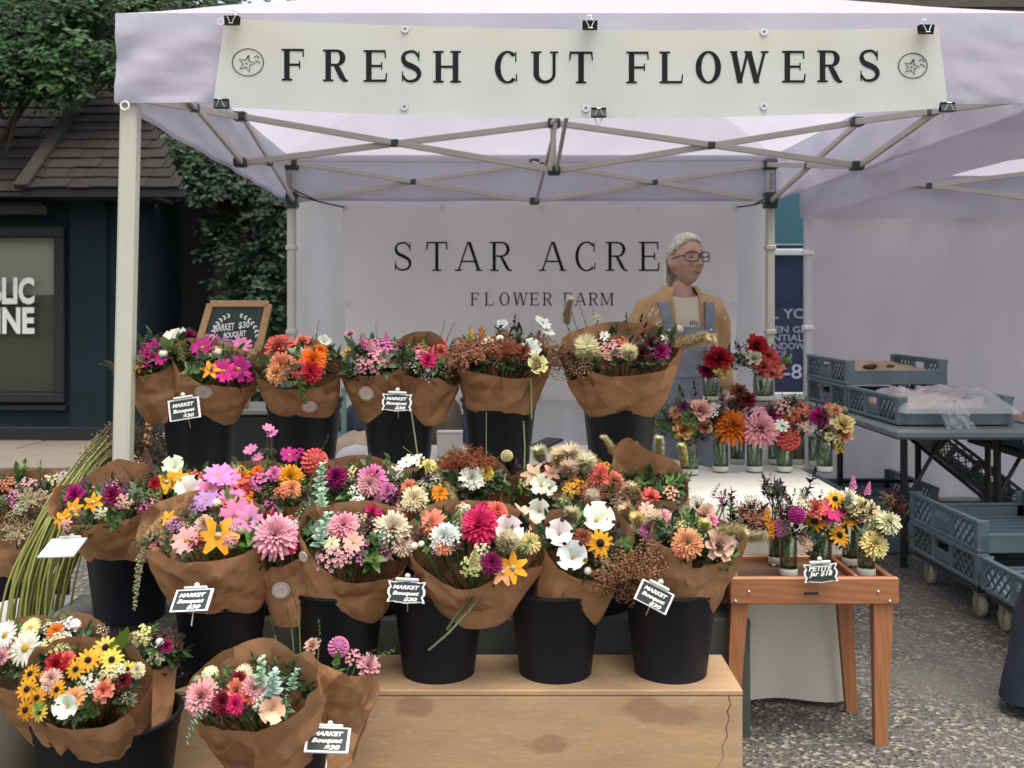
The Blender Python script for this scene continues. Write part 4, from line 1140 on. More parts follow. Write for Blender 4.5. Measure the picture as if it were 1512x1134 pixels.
# rose / peony: nested cups
for _ in range(2):
    m = MB()
    layers(m, [(7, .1, .98, .85, 30, 5, -.12, .5, g3(.80), g3(1), .02, .6), (6, .1, .86, .8, 52, 24, -.08, .6, g3(.74), g3(.98), .02, .6), (6, .08, .74, .7, 68, 50, -.02, .7, g3(.68), g3(.95), 0, .6),
               (5, .06, .62, .55, 78, 74, 0, .8, g3(.62), g3(.92), 0, .6), (4, .04, .52, .42, 84, 88, .02, .9, g3(.58), g3(.9), 0, .6), (3, .01, .46, .3, 88, 95, .04, .9, g3(.55), g3(.86), 0, .6)])
    add('p', 'rose', m)
# ruffled carnation / lisianthus
m = MB()
layers(m, [(10, .05, .95, .55, 10, 0, 0, .2, g3(.76), g3(1), .1, .55), (10, .05, .85, .5, 30, 18, .04, .2, g3(.72), g3(.98), .1, .55), (9, .05, .7, .45, 50, 38, .08, .2, g3(.68), g3(.96), .1, .55), (8, .03, .55, .38, 68, 58, .1, .2, g3(.64), g3(.93), .1, .55), (6, .02, .42, .3, 82, 78, .12, .2, g3(.6), g3(.9), .1, .55)], .14)
add('n', 'ruffled_flower', m)
# clusters of small blossoms (yarrow, phlox, filler)
def blossom_cluster(n, spread, br, flat, leafy=0):
    m = MB()
    for k in range(n):
        a = k * 2.4 + FR.uniform(-.3, .3); q = spread * math.sqrt((k + .5) / n); c = V(q * math.cos(a), q * math.sin(a), flat * (1 - (q / spread) ** 2) + FR.uniform(-.06, .06))
        m.tube([V(c.x * .2, c.y * .2, -.7), c], [.018, .01], 4, False, (.10, .16, .05))
        nr = (V(c.x * .8, c.y * .8, .8) + V(FR.uniform(-.3, .3), FR.uniform(-.3, .3), 0)).normalized()
        q4 = nr.to_track_quat('Z', 'Y').to_matrix(); g = FR.uniform(.8, 1.1)
        for i in range(5):
            pm = MB(); petal(pm, 2 * PI * i / 5, 0, br, br * .85, 30, 10, 0, .2, .05, g3(.75 * g), g3(g), nl=2, shape=.6)
            b = len(m.v)
            for v_, c_ in zip(pm.v, pm.c): m.vert(c + q4 @ Vector(v_), c_)
            for f in pm.f: m.face([b + j for j in f])
    return m
add('f', 'blossom_cluster', blossom_cluster(26, .95, .2, .25)); add('f', 'blossom_cluster', blossom_cluster(22, 1.0, .2, .45))
add('F', 'tiny_blossom_spray', blossom_cluster(30, 1.0, .11, .3))
# bead filler: tiny buds on fine stems
m = MB()
for k in range(44):
    a = k * 2.4; q = math.sqrt((k + .5) / 44); c = V(q * math.cos(a), q * math.sin(a), .35 * (1 - q * q) + FR.uniform(-.15, .2)); g = FR.uniform(.7, 1.15)
    m.tube([V(c.x * .1, c.y * .1, -.8), c], [.012, .008], 3, False, (.12, .15, .06)); m.octa(c, .055 * FR.uniform(.7, 1.3), g3(g))
add('k', 'bud_spray', m)
# round seed pod / button
m = MB(); m.ball((0, 0, .0), (.95, .95, .8), 14, 9, g3(.95))
for k in range(40):
    ph = math.acos(1 - 1.6 * (k + .5) / 40); th = k * 2.4; m.octa((.9 * math.sin(ph) * math.cos(th), .9 * math.sin(ph) * math.sin(th), .76 * math.cos(ph)), .17, g3(FR.uniform(.85, 1.1)))
m.tube([(0, 0, -.7), (0, .1, -4)], [.12, .1], 5, False, (.12, .17, .07)); add('q', 'button_flower', m)
# fluffy grass heads
def plume(L, w, n, hair, bend=.25):
    m = MB(); 
    for k in range(n):
        t = FR.random(); rr = w * math.sin(PI * (.08 + .86 * t)) ** .6; a = FR.uniform(0, 2 * PI)
        ax = V(bend * t * t, 0, L * t); d = V(math.cos(a), math.sin(a), FR.uniform(.35, 1.1)).normalized(); p0 = ax + V(math.cos(a), math.sin(a), 0) * rr * .35; h = hair * FR.uniform(.6, 1.2)
        s_ = d.cross(V(0, 0, 1)).normalized() * .034; g = FR.uniform(.72, 1.1); b = len(m.v)
        m.vert(p0 - s_ * 1.6, g3(g * .8)); m.vert(p0 + s_ * 1.6, g3(g * .8)); m.vert(p0 + d * h + s_ * .2, g3(g)); m.face((b, b + 1, b + 2))
    m.tube([(0, 0, 0), (bend * .25, 0, L * .5), (bend * .95, 0, L * .95)], [w * .15, w * .22, w * .08], 6, True, g3(.75))
    m.tube([(0, 0, 0), (-.05, 0, -1.2), (.05, 0, -3.0)], [.025, .02, .02], 5, False, (.35, .38, .2)); return m
add('t', 'bunny_tail_grass', plume(1.0, .45, 800, .66, .1)); add('T', 'foxtail_grass', plume(2.2, .30, 1000, .58, .7))
# millet panicle: arching branchlets strung with grains
def millet(n, L, droop, col, gr):
    m = MB()
    for k in range(n):
        a = FR.uniform(0, 2 * PI); sp = FR.uniform(.15, .75); p = V(0, 0, FR.uniform(-.5, .1)); d = V(math.cos(a) * sp, math.sin(a) * sp, 1).normalized(); pts = [p.copy()]
        for i in range(8):
            d = (d + V(math.cos(a) * .06, math.sin(a) * .06, -droop)).normalized(); p = p + d * L / 8 * FR.uniform(.85, 1.1); pts.append(p.copy())
            if i > 1:
                for q in range(3):
                    g = FR.uniform(.65, 1.3); m.octa(p + V(FR.uniform(-1, 1), FR.uniform(-1, 1), FR.uniform(-1, 1)) * .09, gr * FR.uniform(.7, 1.2), tuple(x * g for x in col))
        m.tube(pts, [.016] * 4 + [.010] * 5, 3, False, (.26, .20, .10))
    return m
add('m', 'millet_panicle', millet(42, 1.5, .10, (1, 1, 1), .055), M_CENTRE); add('M', 'millet_panicle', millet(42, 1.7, .20, (1, 1, 1), .05), M_CENTRE)
# leaves
def leaf(mb, p, d, L, W, col, nrm=V(0, 0, 1), fold=.15, bend=.2, nl=4, rnd=1.0):
    d = Vector(d).normalized(); s = d.cross(nrm)
    s = s.normalized() if s.length > 1e-4 else d.orthogonal().normalized()
    u = s.cross(d); b = len(mb.v); g = FR.uniform(.82, 1.18)
    for i in range(nl + 1):
        t = i / nl; w = W * .5 * (math.sin(PI * t ** (.75 * rnd)) if 0 < i < nl else .06)
        c = Vector(p) + d * L * t - u * bend * L * t * t
        for k in (-1, 0, 1): mb.vert(c + s * k * w + u * fold * w * abs(k), tuple(x * g * (1.0 if k else .9) for x in col))
    for i in range(nl):
        for k in range(2): mb.face((b + i * 3 + k, b + i * 3 + k + 1, b + i * 3 + k + 4, b + i * 3 + k + 3))
def eucalyptus(n, bend):
    m = MB(); pts = []
    for i in range(n + 1): t = i / n; pts.append(V(bend * t * t, .05 * math.sin(t * 7), 2.2 * t))
    m.tube([V(0, 0, -1)] + pts, [.03] * (n + 2), 5, False, (.34, .36, .22))
    for i, p in enumerate(pts):
        t = i / n; s = lerp(.72, .34, t); a = i * 1.57 + FR.uniform(-.3, .3)
        for sg in (0, PI):
            d = V(math.cos(a + sg), math.sin(a + sg), .35); leaf(m, p, d, s, s * 1.05, g3(FR.uniform(.85, 1.1)), V(0, 0, 1), .1, .1, 4, .8)
    return m
add('e', 'eucalyptus_sprig', eucalyptus(8, .5), M_LEAF); add('E', 'eucalyptus_sprig', eucalyptus(9, 1.2), M_LEAF)
def sprig(n, L, W, h, col, spread=.9, stemc=(.16, .2, .08)):
    m = MB(); m.tube([(0, 0, -.8), (0, .02, 0), (.08, .03, h)], [.025, .02, .012], 4, False, stemc)
    for i in range(n):
        t = (i + .5) / n; a = i * 2.4; d = V(math.cos(a) * spread, math.sin(a) * spread, .75)
        leaf(m, V(.08 * t * t, .02, h * t), d, L * FR.uniform(.8, 1.15) * lerp(1, .7, t), W, tuple(c * FR.uniform(.85, 1.15) for c in col), V(0, 0, 1), .2, .3)
    leaf(m, V(.08, .03, h), V(.1, 0, 1), L * .8, W * .8, col, V(0, 1, 0)); return m
add('l', 'leaf_sprig', sprig(8, .7, .30, 1.0, (1, 1, 1)), M_LEAF); add('l', 'leaf_sprig', sprig(7, .8, .36, .8, (1, 1, 1)), M_LEAF)
add('L', 'slender_sprig', sprig(16, .38, .10, 1.7, (1, 1, 1), .7), M_LEAF)
m = MB(); leaf(m, V(0, 0, -.3), V(.15, 0, 1), 1.6, 1.0, (1, 1, 1), V(0, 1, 0), .25, .15, 7); leaf(m, V(0, .05, -.3), V(-.6, .1, .8), 1.2, .7, (.9, .95, .9), V(0, 1, 0), .25, .2, 6); add('B', 'broad_leaf', m, M_LEAF)
# flower spikes
def spike(n, h, br, col=(1, 1, 1)):
    m = MB(); m.tube([(0, 0, -1), (0, 0, h)], [.03, .012], 4, False, (.14, .2, .08))
    for k in range(n):
        t = k / n; a = k * 2.4; q = lerp(.26, .04, t); c = V(q * math.cos(a), q * math.sin(a), h * t); s_ = br * lerp(1.1, .45, t); nr = V(math.cos(a), math.sin(a), .35).normalized(); q4 = nr.to_track_quat('Z', 'Y').to_matrix(); g = FR.uniform(.78, 1.12)
        for i in range(4):
            pm = MB(); petal(pm, 2 * PI * i / 4, 0, s_, s_ * .95, 55, 15, 0, .2, .05, tuple(x * g * .75 for x in col), tuple(x * g for x in col), nl=2, shape=.6); b = len(m.v)
            for v_, c_ in zip(pm.v, pm.c): m.vert(c + q4 @ Vector(v_), c_)
            for f in pm.f: m.face([b + j for j in f])
    return m
add('s', 'flower_spike', spike(30, 1.5, .30)); add('v', 'lavender_spike', spike(44, 2.0, .14))
# trailing amaranth tassel: hangs along +Z so it can be aimed downward
m = MB()
for j in range(3):
    p = V(FR.uniform(-.1, .1), FR.uniform(-.1, .1), 0); pts = [p.copy()]
    for i in range(12):
        p = p + V(.04 * math.sin(i * .7 + j), FR.uniform(-.03, .03), .24 - j * .03); pts.append(p.copy())
        for q in range(5): m.octa(p + V(FR.uniform(-1, 1), FR.uniform(-1, 1), FR.uniform(-1, 1)) * .08, .05 * FR.uniform(.7, 1.3), g3(FR.uniform(.75, 1.15)))
    m.tube(pts, .015, 3, False, (.5, .5, .3))
add('a', 'amaranth_tassel', m, M_CENTRE)

C = dict(hot=(.62, .025, .14), mag=(.48, .015, .20), dmag=(.26, .008, .09), pink=(.74, .23, .46), lpink=(.80, .38, .42), blush=(.76, .47, .36), coral=(.78, .15, .12), red=(.46, .012, .03), dred=(.17, .008, .02),
         peach=(.80, .38, .18), salmon=(.78, .25, .15), orange=(.74, .17, .012), gold=(.76, .33, .015), yellow=(.76, .52, .09), pyel=(.74, .66, .30), cream=(.76, .68, .48), white=(.80, .78, .70), rust=(.26, .075, .035),
         brown=(.22, .12, .065), burg=(.060, .012, .020), dark=(.022, .014, .018), mill=(.36, .17, .10), straw=(.60, .50, .30), fox=(.70, .63, .38), green=(.075, .15, .035), lgreen=(.17, .27, .08), dgreen=(.030, .065, .022), gray=(.12, .16, .09),
         euc=(.34, .54, .40), euc2=(.28, .44, .31), lav=(.20, .10, .22), lilac=(.48, .22, .50), plum=(.22, .05, .14), sage=(.28, .30, .16), bright=(.14, .26, .03))
for k in list(C):
    r_, g_, b_ = C[k]
SPEC_UP = set('eElLBTtmMksvaqF')
BR = random.Random(77)
def bloom(root, code, col, pos, nrm, rad, spin=None):
    name, me, ce = BR.choice(LIB[code])
    c = C[col]; j = [BR.uniform(.9, 1.1) for _ in range(3)]; g = BR.uniform(.92, 1.08)
    o = place(me, name, frame_to(pos, nrm, rad, BR.uniform(0, 6.28) if spin is None else spin), root, tuple(min(.86, c[i] * j[i] * g) for i in range(3)))
    if ce:
        k = bpy.data.objects.new('flower_centre', ce); COL.objects.link(k); k.parent = o; k.color = (1, 1, 1, 1)
    return o
# ================================================================== BOUQUETS
CAMP = V(0, 0, HC)
def wrap_mesh(B, M, R1, r0, seed, back=.05, front=.03, ry=.85, peak=0.0, peak_at=1.57, crump=1.0, bulge=.5):
    A = (M - B); L = A.length; A = A.normalized()
    e1 = (V(1, 0, 0) - A * A.x).normalized(); e2 = A.cross(e1)
    if e2.y < 0: e2 = -e2
    NU, NV = 60, 16
    rw = random.Random(int(seed * 10)); NU, NV = 100, 26
    nc_ = 7; cor = sorted(rw.uniform(0, 1) for _ in range(nc_)); ch_ = [rw.uniform(-1, 1) * .030 for _ in range(nc_)]
    lines = [(rw.uniform(0, 1), rw.uniform(.25, 1.0), rw.uniform(0, PI), rw.uniform(.4, 1.0) * rw.choice((-1, 1))) for _ in range(16)]
    def edge(u):          # straight runs between corners of the sheet
        for i in range(nc_):
            a, b = cor[i], cor[(i + 1) % nc_] + (1 if i == nc_ - 1 else 0)
            for uu in (u, u + 1):
                if a <= uu <= b: return lerp(ch_[i], ch_[(i + 1) % nc_], (uu - a) / max(1e-6, b - a))
        return 0
    def surf(u, v):
        a = 2 * PI * u; cu, su = math.cos(a), math.sin(a)
        r = r0 + (R1 - r0) * v ** bulge
        rim = back * max(0, su) - front * max(0, -su) + edge(u % 1) + peak * math.exp(-((math.atan2(math.sin(a - peak_at), math.cos(a - peak_at))) / .42) ** 2)
        p = B + A * (L * v + rim * v ** 1.5) + e1 * (cu * r) + e2 * (su * r * ry)
        nrm = (e1 * cu + e2 * su)
        cr = 0
        for (u0, v0, an, am) in lines:      # creases: soft ridges along straight fold lines
            du = ((u - u0 + .5) % 1 - .5) * 4.2; dv = v - v0
            d = du * math.sin(an) - dv * math.cos(an); al = du * math.cos(an) + dv * math.sin(an)
            cr += am * max(0, 1 - abs(d) / .10) * max(0, 1 - abs(al) / .6)
        n1 = nz((cu * 1.7, su * 1.7, v * 1.6 + seed)); n2 = abs(nz((cu * 3.1 + seed, su * 3.1, v * 2.2)))
        k = sm(v * 1.7)
        return p + nrm * crump * (.012 * n1 * k - .008 * n2 * k + .0105 * cr * k + .006) 
    m = MB(); m.grid(surf, NU, NV, True)
    return m, surf, A, e1, e2
BQ = {}
def bouquet(key, label, mouth, Ym, hw, base, Yb, heroes, fill, seed, back=.05, front=.035, ry=.85, bulge=.5, dome_=.05, sticker=None, peak=0.0, peak_at=1.57, nfill=16, r0=.085, crump=1.0, fr=13):
    ry = ry * .70; back = back - .008; nfill = int(nfill * 1.15); fr = 26 if fr == 13 else fr
    rg = random.Random(seed)
    M = P(mouth[0], mouth[1], Ym); B = P(base[0], base[1], Yb) + V(0, 0, -.05)
    R1 = hw / F * Ym
    root = thing('bouquet', label, 'bouquet', B, 0, 'wrapped market bouquets')
    wm, surf, A, e1, e2 = wrap_mesh(B, M, R1, r0, seed * 3.7, back, front, ry, peak, peak_at, crump, bulge)
    wm.build('paper_wrap', M_KRAFT, root, True)
    def solve(px, py, extra=0.0):
        d = P(px, py, 1.0) - CAMP; off = .0; p = M
        for _ in range(6):
            t = ((M + A * (off + extra) - CAMP).dot(A)) / d.dot(A) if abs(d.dot(A)) > .06 else M.y / d.y
            p = CAMP + d * t; q = p - M; q = q - A * q.dot(A); rr = min(1.2, q.length / R1); off = dome_ * (1 - rr * rr)
        if abs(p.y - M.y) > R1 * ry * 1.1:      # lies far off the mouth plane: stands at the near or far rim
            y_ = M.y + max(-R1 * ry * 1.1, min(R1 * ry * 1.1, p.y - M.y)); p = P(px, py, y_)
        return p
    stems = MB(); stems.col = (.10, .15, .05)
    for h in heroes:
        code, col, px, py, rp = h[:5]; aim = h[5] if len(h) > 5 else None
        p = solve(px, py); rad = rp * 1.05 / F * p.y
        rd = p - M; rd = rd - A * rd.dot(A)
        if aim is not None: n = Vector(aim).normalized()
        elif code in SPEC_UP: n = (A * 1.0 + rd / R1 * .55 + V(rg.uniform(-.2, .2), rg.uniform(-.2, .1), .25)).normalized()
        else: n = (A * .45 + rd / R1 * .45 + V(rg.uniform(-.25, .25), -.75, .25 + rg.uniform(-.15, .2))).normalized()
        bloom(root, code, col, p, n, rad)
        if code not in 'ea': stems.tube([p - n * rad * .2, p.lerp(B, .35) - A * .02, B + V(rg.uniform(-.02, .02), rg.uniform(-.02, .02), .03)], .0025, 4, False)
    for k in range(nfill):      # greenery and small flowers packed into the mouth
        a = rg.uniform(0, 2 * PI); q = math.sqrt(rg.random()) * .86
        p = M + e1 * math.cos(a) * q * R1 + e2 * math.sin(a) * q * R1 * ry + A * (dome_ * (1 - q * q) - .012 - rg.random() * .02)
        code, col, rp = rg.choice(fill); n = (A + (p - M) / R1 * .7 + V(rg.uniform(-.4, .4), rg.uniform(-.5, .2), rg.uniform(-.1, .3))).normalized()
        bloom(root, code, col, p, n, rp / F * Ym * rg.uniform(.8, 1.25))
    for k in range(fr):          # leafy bed low inside the paper so nothing looks empty
        a = rg.uniform(0, 2 * PI); q = math.sqrt(rg.random()) * .75
        p = M + e1 * math.cos(a) * q * R1 + e2 * math.sin(a) * q * R1 * ry - A * (.026 + rg.random() * .03)
        bloom(root, 'l', rg.choice(('green', 'dgreen', 'dgreen', 'gray')), p, (A + (p - M) / R1 * .8).normalized(), 28 / F * Ym * rg.uniform(.8, 1.35))
    for k in range(7 if nfill else 0):          # wispy sprigs spilling past the rim
        a = rg.uniform(0, 2 * PI); q = rg.uniform(.7, 1.0); o_ = e1 * math.cos(a) + e2 * math.sin(a) * ry
        p = M + o_ * q * R1 + A * rg.uniform(0, .02); code, col, rp = rg.choice((('L', 'green', 11), ('L', 'gray', 11), ('k', 'sage', 12), ('F', 'cream', 11), ('v', 'brown', 9), ('L', 'dgreen', 12), ('k', 'mill', 12), ('l', 'lgreen', 9)))
        bloom(root, code, col, p, (A * .8 + o_ * rg.uniform(.5, 1.3) + V(0, -.2, rg.uniform(-.2, .3))).normalized(), rp / F * Ym * rg.uniform(.8, 1.3))
    if stems.v: stems.build('stems', M_LEAF, root)
    if sticker:
        su, sv, sr = sticker; c = surf(su, sv); du = surf(su + .01, sv) - surf(su - .01, sv); dv = surf(su, sv + .02) - surf(su, sv - .02); n = du.cross(dv).normalized()
        if n.y > 0: n = -n
        m = MB(); rr = sr / F * Ym
        m.lathe([(.0001, .0016), (rr * .96, .0016), (rr, .001), (rr, 0)], 22)
        s_ = m.build('sticker', M_STICK, root); s_.matrix_basis = frame_to(c + n * .012, n)
        m = MB(); m.lathe([(rr * .78, .0018), (rr * .84, .0022), (rr * .9, .0018)], 22)
        for k in range(3): m.box((0, (k - 1) * rr * .3, .0018), (rr * (1.0 - abs(k - 1) * .3), rr * .07, .0012))
        t_ = m.build('sticker_print', mat('faded_print', (.36, .26, .22), .7), s_)
    BQ[key] = root
    return root
FILLG = [('l', 'green', 14), ('l', 'dgreen', 15), ('F', 'white', 13), ('L', 'green', 11), ('k', 'sage', 14)]
FILLP = FILLG + [('f', 'pink', 12), ('k', 'plum', 13), ('f', 'lpink', 12)]
FILLO = FILLG + [('f', 'orange', 12), ('f', 'gold', 11), ('k', 'rust', 13)]
FILLD = [('l', 'burg', 15), ('k', 'mill', 15), ('m', 'mill', 10), ('l', 'dgreen', 14), ('k', 'straw', 13)]
FILLW = FILLG + [('f', 'cream', 11), ('f', 'pyel', 10), ('k', 'mill', 13)]
UPB = 3.47
# ---- raised back row
bouquet('T1', 'raised-row bouquet with small magenta blooms, half hidden by the front tent post', (218, 527), 3.40, 54, (258, 592), UPB,
        [('f', 'mag', 190, 520, 13), ('f', 'mag', 222, 514, 15), ('c', 'mag', 237, 528, 12), ('f', 'mag', 216, 530, 13), ('w', 'white', 255, 503, 15), ('o', 'gold', 205, 541, 11), ('q', 'white', 241, 522, 6), ('f', 'dmag', 177, 524, 11), ('v', 'lav', 205, 525, 10), ('f', 'salmon', 246, 513, 11)], FILLP, 1, sticker=None)
bouquet('T2', 'raised-row bouquet of hot pink cosmos with a round sticker above the price tag', (317, 537), 3.36, 63, (306, 592), UPB,
        [('w', 'white', 262, 501, 17), ('n', 'dmag', 280, 497, 12), ('c', 'mag', 299, 513, 17), ('c', 'pink', 357, 509, 15), ('c', 'mag', 330, 548, 18), ('c', 'mag', 352, 545, 20), ('o', 'gold', 311, 546, 15), ('q', 'cream', 322, 520, 6), ('q', 'sage', 364, 528, 7), ('q', 'sage', 369, 538, 6),
         ('v', 'sage', 268, 530, 14), ('f', 'pink', 312, 502, 12), ('f', 'lilac', 334, 506, 11), ('v', 'lav', 295, 528, 11), ('k', 'rust', 338, 522, 12), ('c', 'mag', 365, 553, 13)], FILLP, 2, sticker=(.74, .85, 12.5), ry=.8)
bouquet('T3', 'raised-row bouquet of scarlet, orange and peach dahlias with trailing eucalyptus', (440, 537), 3.35, 64, (448, 592), UPB,
        [('d', 'coral', 412, 513, 22), ('d', 'salmon', 417, 541, 21), ('d', 'peach', 410, 551, 17), ('d', 'orange', 461, 534, 21), ('d', 'red', 458, 549, 18), ('b', 'cream', 440, 520, 10), ('d', 'coral', 443, 547, 15), ('p', 'salmon', 447, 506, 13), ('d', 'orange', 472, 520, 13), ('w', 'white', 478, 506, 11),
         ('E', 'lgreen', 446, 556, 15, (-.08, -.75, -.85)), ('e', 'gray', 420, 568, 11, (.6, -.7, .1)), ('L', 'green', 468, 490, 10), ('k', 'sage', 388, 512, 14), ('f', 'cream', 412, 561, 10)], FILLO, 3, sticker=(.80, .60, 11), back=.06)
bouquet('T4', 'raised-row bouquet of soft pink spikes and one yellow flower', (555, 530), 3.37, 55, (573, 592), UPB,
        [('s', 'pink', 540, 512, 14), ('s', 'lpink', 552, 520, 14), ('f', 'pink', 560, 512, 17), ('f', 'lpink', 556, 535, 17), ('o', 'yellow', 515, 518, 13), ('f', 'mag', 588, 510, 13), ('f', 'pink', 575, 518, 14), ('s', 'pink', 570, 508, 12), ('f', 'lpink', 536, 540, 12), ('p', 'lpink', 517, 494, 8), ('L', 'dgreen', 556, 495, 9), ('l', 'dgreen', 525, 530, 10)], FILLP, 4, sticker=(.70, .66, 11))
bouquet('T5', 'raised-row bouquet with coral dahlia and magenta ball, right of the soft pink one', (634, 535), 3.37, 50, (616, 592), UPB,
        [('d', 'coral', 645, 511, 17), ('n', 'hot', 631, 533, 14), ('d', 'coral', 650, 520, 13), ('f', 'coral', 622, 518, 12), ('l', 'green', 650, 540, 14), ('L', 'gray', 662, 496, 12), ('L', 'lgreen', 652, 492, 11), ('q', 'white', 632, 546, 4), ('p', 'lpink', 622, 524, 9), ('l', 'green', 618, 545, 11)], FILLG, 5, back=.07, peak=.02)
bouquet('T6', 'raised-row bouquet of rust millet with white cosmos', (742, 522), 3.37, 72, (737, 590), UPB,
        [('m', 'mill', 688, 535, 24), ('m', 'mill', 712, 525, 26), ('m', 'rust', 742, 525, 20), ('M', 'mill', 676, 530, 20, (-.8, -.5, .3)), ('k', 'rust', 752, 528, 17), ('s', 'yellow', 697, 500, 12), ('s', 'gold', 712, 500, 12), ('l', 'dark', 737, 496, 17), ('l', 'dark', 758, 490, 17), ('B', 'dark', 765, 492, 14), ('c', 'white', 801, 477, 14), ('c', 'white', 806, 488, 14),
         ('w', 'white', 783, 516, 16), ('w', 'pyel', 790, 540, 18), ('w', 'white', 742, 482, 10), ('c', 'cream', 720, 506, 10), ('m', 'mill', 800, 515, 18), ('M', 'brown', 800, 545, 16), ('q', 'white', 738, 500, 6), ('n', 'rust', 772, 520, 13)], FILLD, 6, sticker=None, back=.03, nfill=20)
bouquet('T7', 'large raised-row bouquet of burgundy blooms and fluffy grasses nearest the woman', (918, 520), 3.36, 92, (920, 592), UPB,
        [('t', 'fox', 868, 524, 25, (-.1, -.7, .6)), ('t', 'fox', 928, 530, 17), ('n', 'burg', 962, 512, 19), ('n', 'dmag', 975, 520, 15), ('n', 'burg', 948, 522, 16), ('f', 'lpink', 905, 518, 17), ('f', 'coral', 918, 510, 13), ('f', 'blush', 893, 522, 13), ('c', 'white', 893, 497, 9), ('T', 'fox', 838, 480, 16, (-.15, -.2, 1)), ('T', 'fox', 995, 512, 20, (.9, -.4, .35)), ('T', 'pyel', 1015, 508, 17, (.95, -.3, .2)),
         ('L', 'brown', 850, 480, 12), ('L', 'plum', 862, 470, 12), ('k', 'mill', 845, 520, 24), ('k', 'brown', 840, 545, 24), ('m', 'brown', 828, 535, 20), ('f', 'white', 985, 502, 10), ('l', 'dark', 925, 478, 12), ('l', 'dark', 945, 480, 12), ('n', 'salmon', 848, 497, 10), ('L', 'gray', 878, 472, 10), ('k', 'straw', 860, 545, 18), ('q', 'straw', 1002, 486, 7), ('f', 'pyel', 880, 470, 8)], FILLD, 7,
        back=.05, front=.03, ry=.7, peak=.05, peak_at=-.35, nfill=24, crump=1.3)
# ---- second tier, behind the front buckets
T2Y = 3.12
bouquet('S1', 'second-tier bouquet with white blooms and orange flowers above the left bucket', (268, 722), 3.0, 55, (240, 800), 3.1,
        [('w', 'white', 258, 692, 18), ('o', 'gold', 247, 712, 18), ('o', 'gold', 263, 705, 15), ('n', 'red', 229, 715, 11), ('w', 'white', 278, 728, 24), ('f', 'coral', 288, 706, 12), ('f', 'white', 292, 716, 10), ('v', 'lav', 225, 700, 14, (-.1, -.1, 1)), ('v', 'brown', 215, 690, 14, (.1, 0, 1))], FILLO, 11, back=.04)
bouquet('S2', 'second-tier bouquet of small orange and pink flowers under tall pink cosmos', (385, 720), 2.98, 68, (385, 800), 3.14,
        [('z', 'orange', 358, 706, 15), ('z', 'orange', 380, 696, 10), ('f', 'coral', 350, 722, 17), ('f', 'red', 362, 722, 12), ('f', 'pink', 378, 712, 15), ('c', 'pink', 370, 664, 11), ('c', 'pink', 380, 676, 10), ('c', 'pink', 396, 632, 9), ('c', 'pink', 402, 640, 9), ('c', 'mag', 427, 672, 14), ('f', 'gold', 352, 700, 12), ('d', 'gold', 428, 706, 20), ('d', 'peach', 430, 722, 15), ('b', 'coral', 465, 681, 22), ('n', 'pink', 405, 700, 12),
         ('f', 'salmon', 416, 726, 12), ('k', 'sage', 395, 668, 13), ('L', 'green', 478, 658, 9), ('f', 'mag', 442, 670, 10), ('k', 'rust', 400, 690, 13), ('f', 'orange', 362, 735, 12)], FILLO + [('f', 'pink', 12)], 12, back=.06, nfill=22)
bouquet('S3', 'second-tier bouquet of soft pink ruffled dahlias beside a magenta one', (535, 722), 3.0, 78, (540, 800), 3.15,
        [('d', 'dmag', 497, 706, 19), ('d', 'pink', 550, 708, 22), ('d', 'lpink', 545, 716, 18), ('n', 'pink', 572, 726, 15), ('f', 'pyel', 520, 700, 11), ('e', 'euc', 474, 728, 20, (-.1, -.35, 1)), ('e', 'euc', 478, 755, 18, (-.2, -.6, .9)), ('f', 'white', 525, 725, 10), ('k', 'sage', 518, 712, 13), ('l', 'green', 568, 690, 12), ('s', 'pink', 558, 738, 11), ('l', 'burg', 585, 735, 13), ('f', 'gray', 455, 748, 14), ('F', 'cream', 445, 755, 14)], FILLP, 13, back=.06, nfill=18)
bouquet('S4', 'second-tier bouquet of white cosmos, cream dahlia and dark leaves', (622, 725), 3.0, 58, (625, 800), 3.15,
        [('c', 'white', 600, 683, 14), ('c', 'white', 584, 700, 14), ('c', 'white', 616, 680, 12), ('z', 'salmon', 603, 719, 13), ('d', 'cream', 612, 738, 20), ('B', 'dark', 620, 705, 16), ('l', 'dark', 632, 715, 16), ('T', 'pyel', 635, 690, 17, (.75, -.3, -.5)), ('T', 'fox', 655, 712, 16, (.6, -.4, -.6)), ('d', 'pyel', 632, 690, 14), ('z', 'gold', 650, 728, 14), ('z', 'rust', 606, 752, 16), ('f', 'blush', 590, 755, 14), ('l', 'burg', 580, 735, 13), ('B', 'green', 573, 678, 10)], FILLW, 14, back=.02, nfill=16)
bouquet('S5', 'second-tier bouquet of rust millet behind a white ruffled flower', (700, 708), 3.02, 50, (715, 800), 3.17,
        [('m', 'rust', 672, 690, 20), ('m', 'rust', 690, 685, 22), ('m', 'rust', 705, 690, 20), ('n', 'white', 697, 706, 20), ('d', 'yellow', 716, 698, 13), ('M', 'rust', 660, 690, 16, (-.5, -.2, .8)), ('k', 'rust', 682, 672, 12)], FILLD, 15, back=.045)
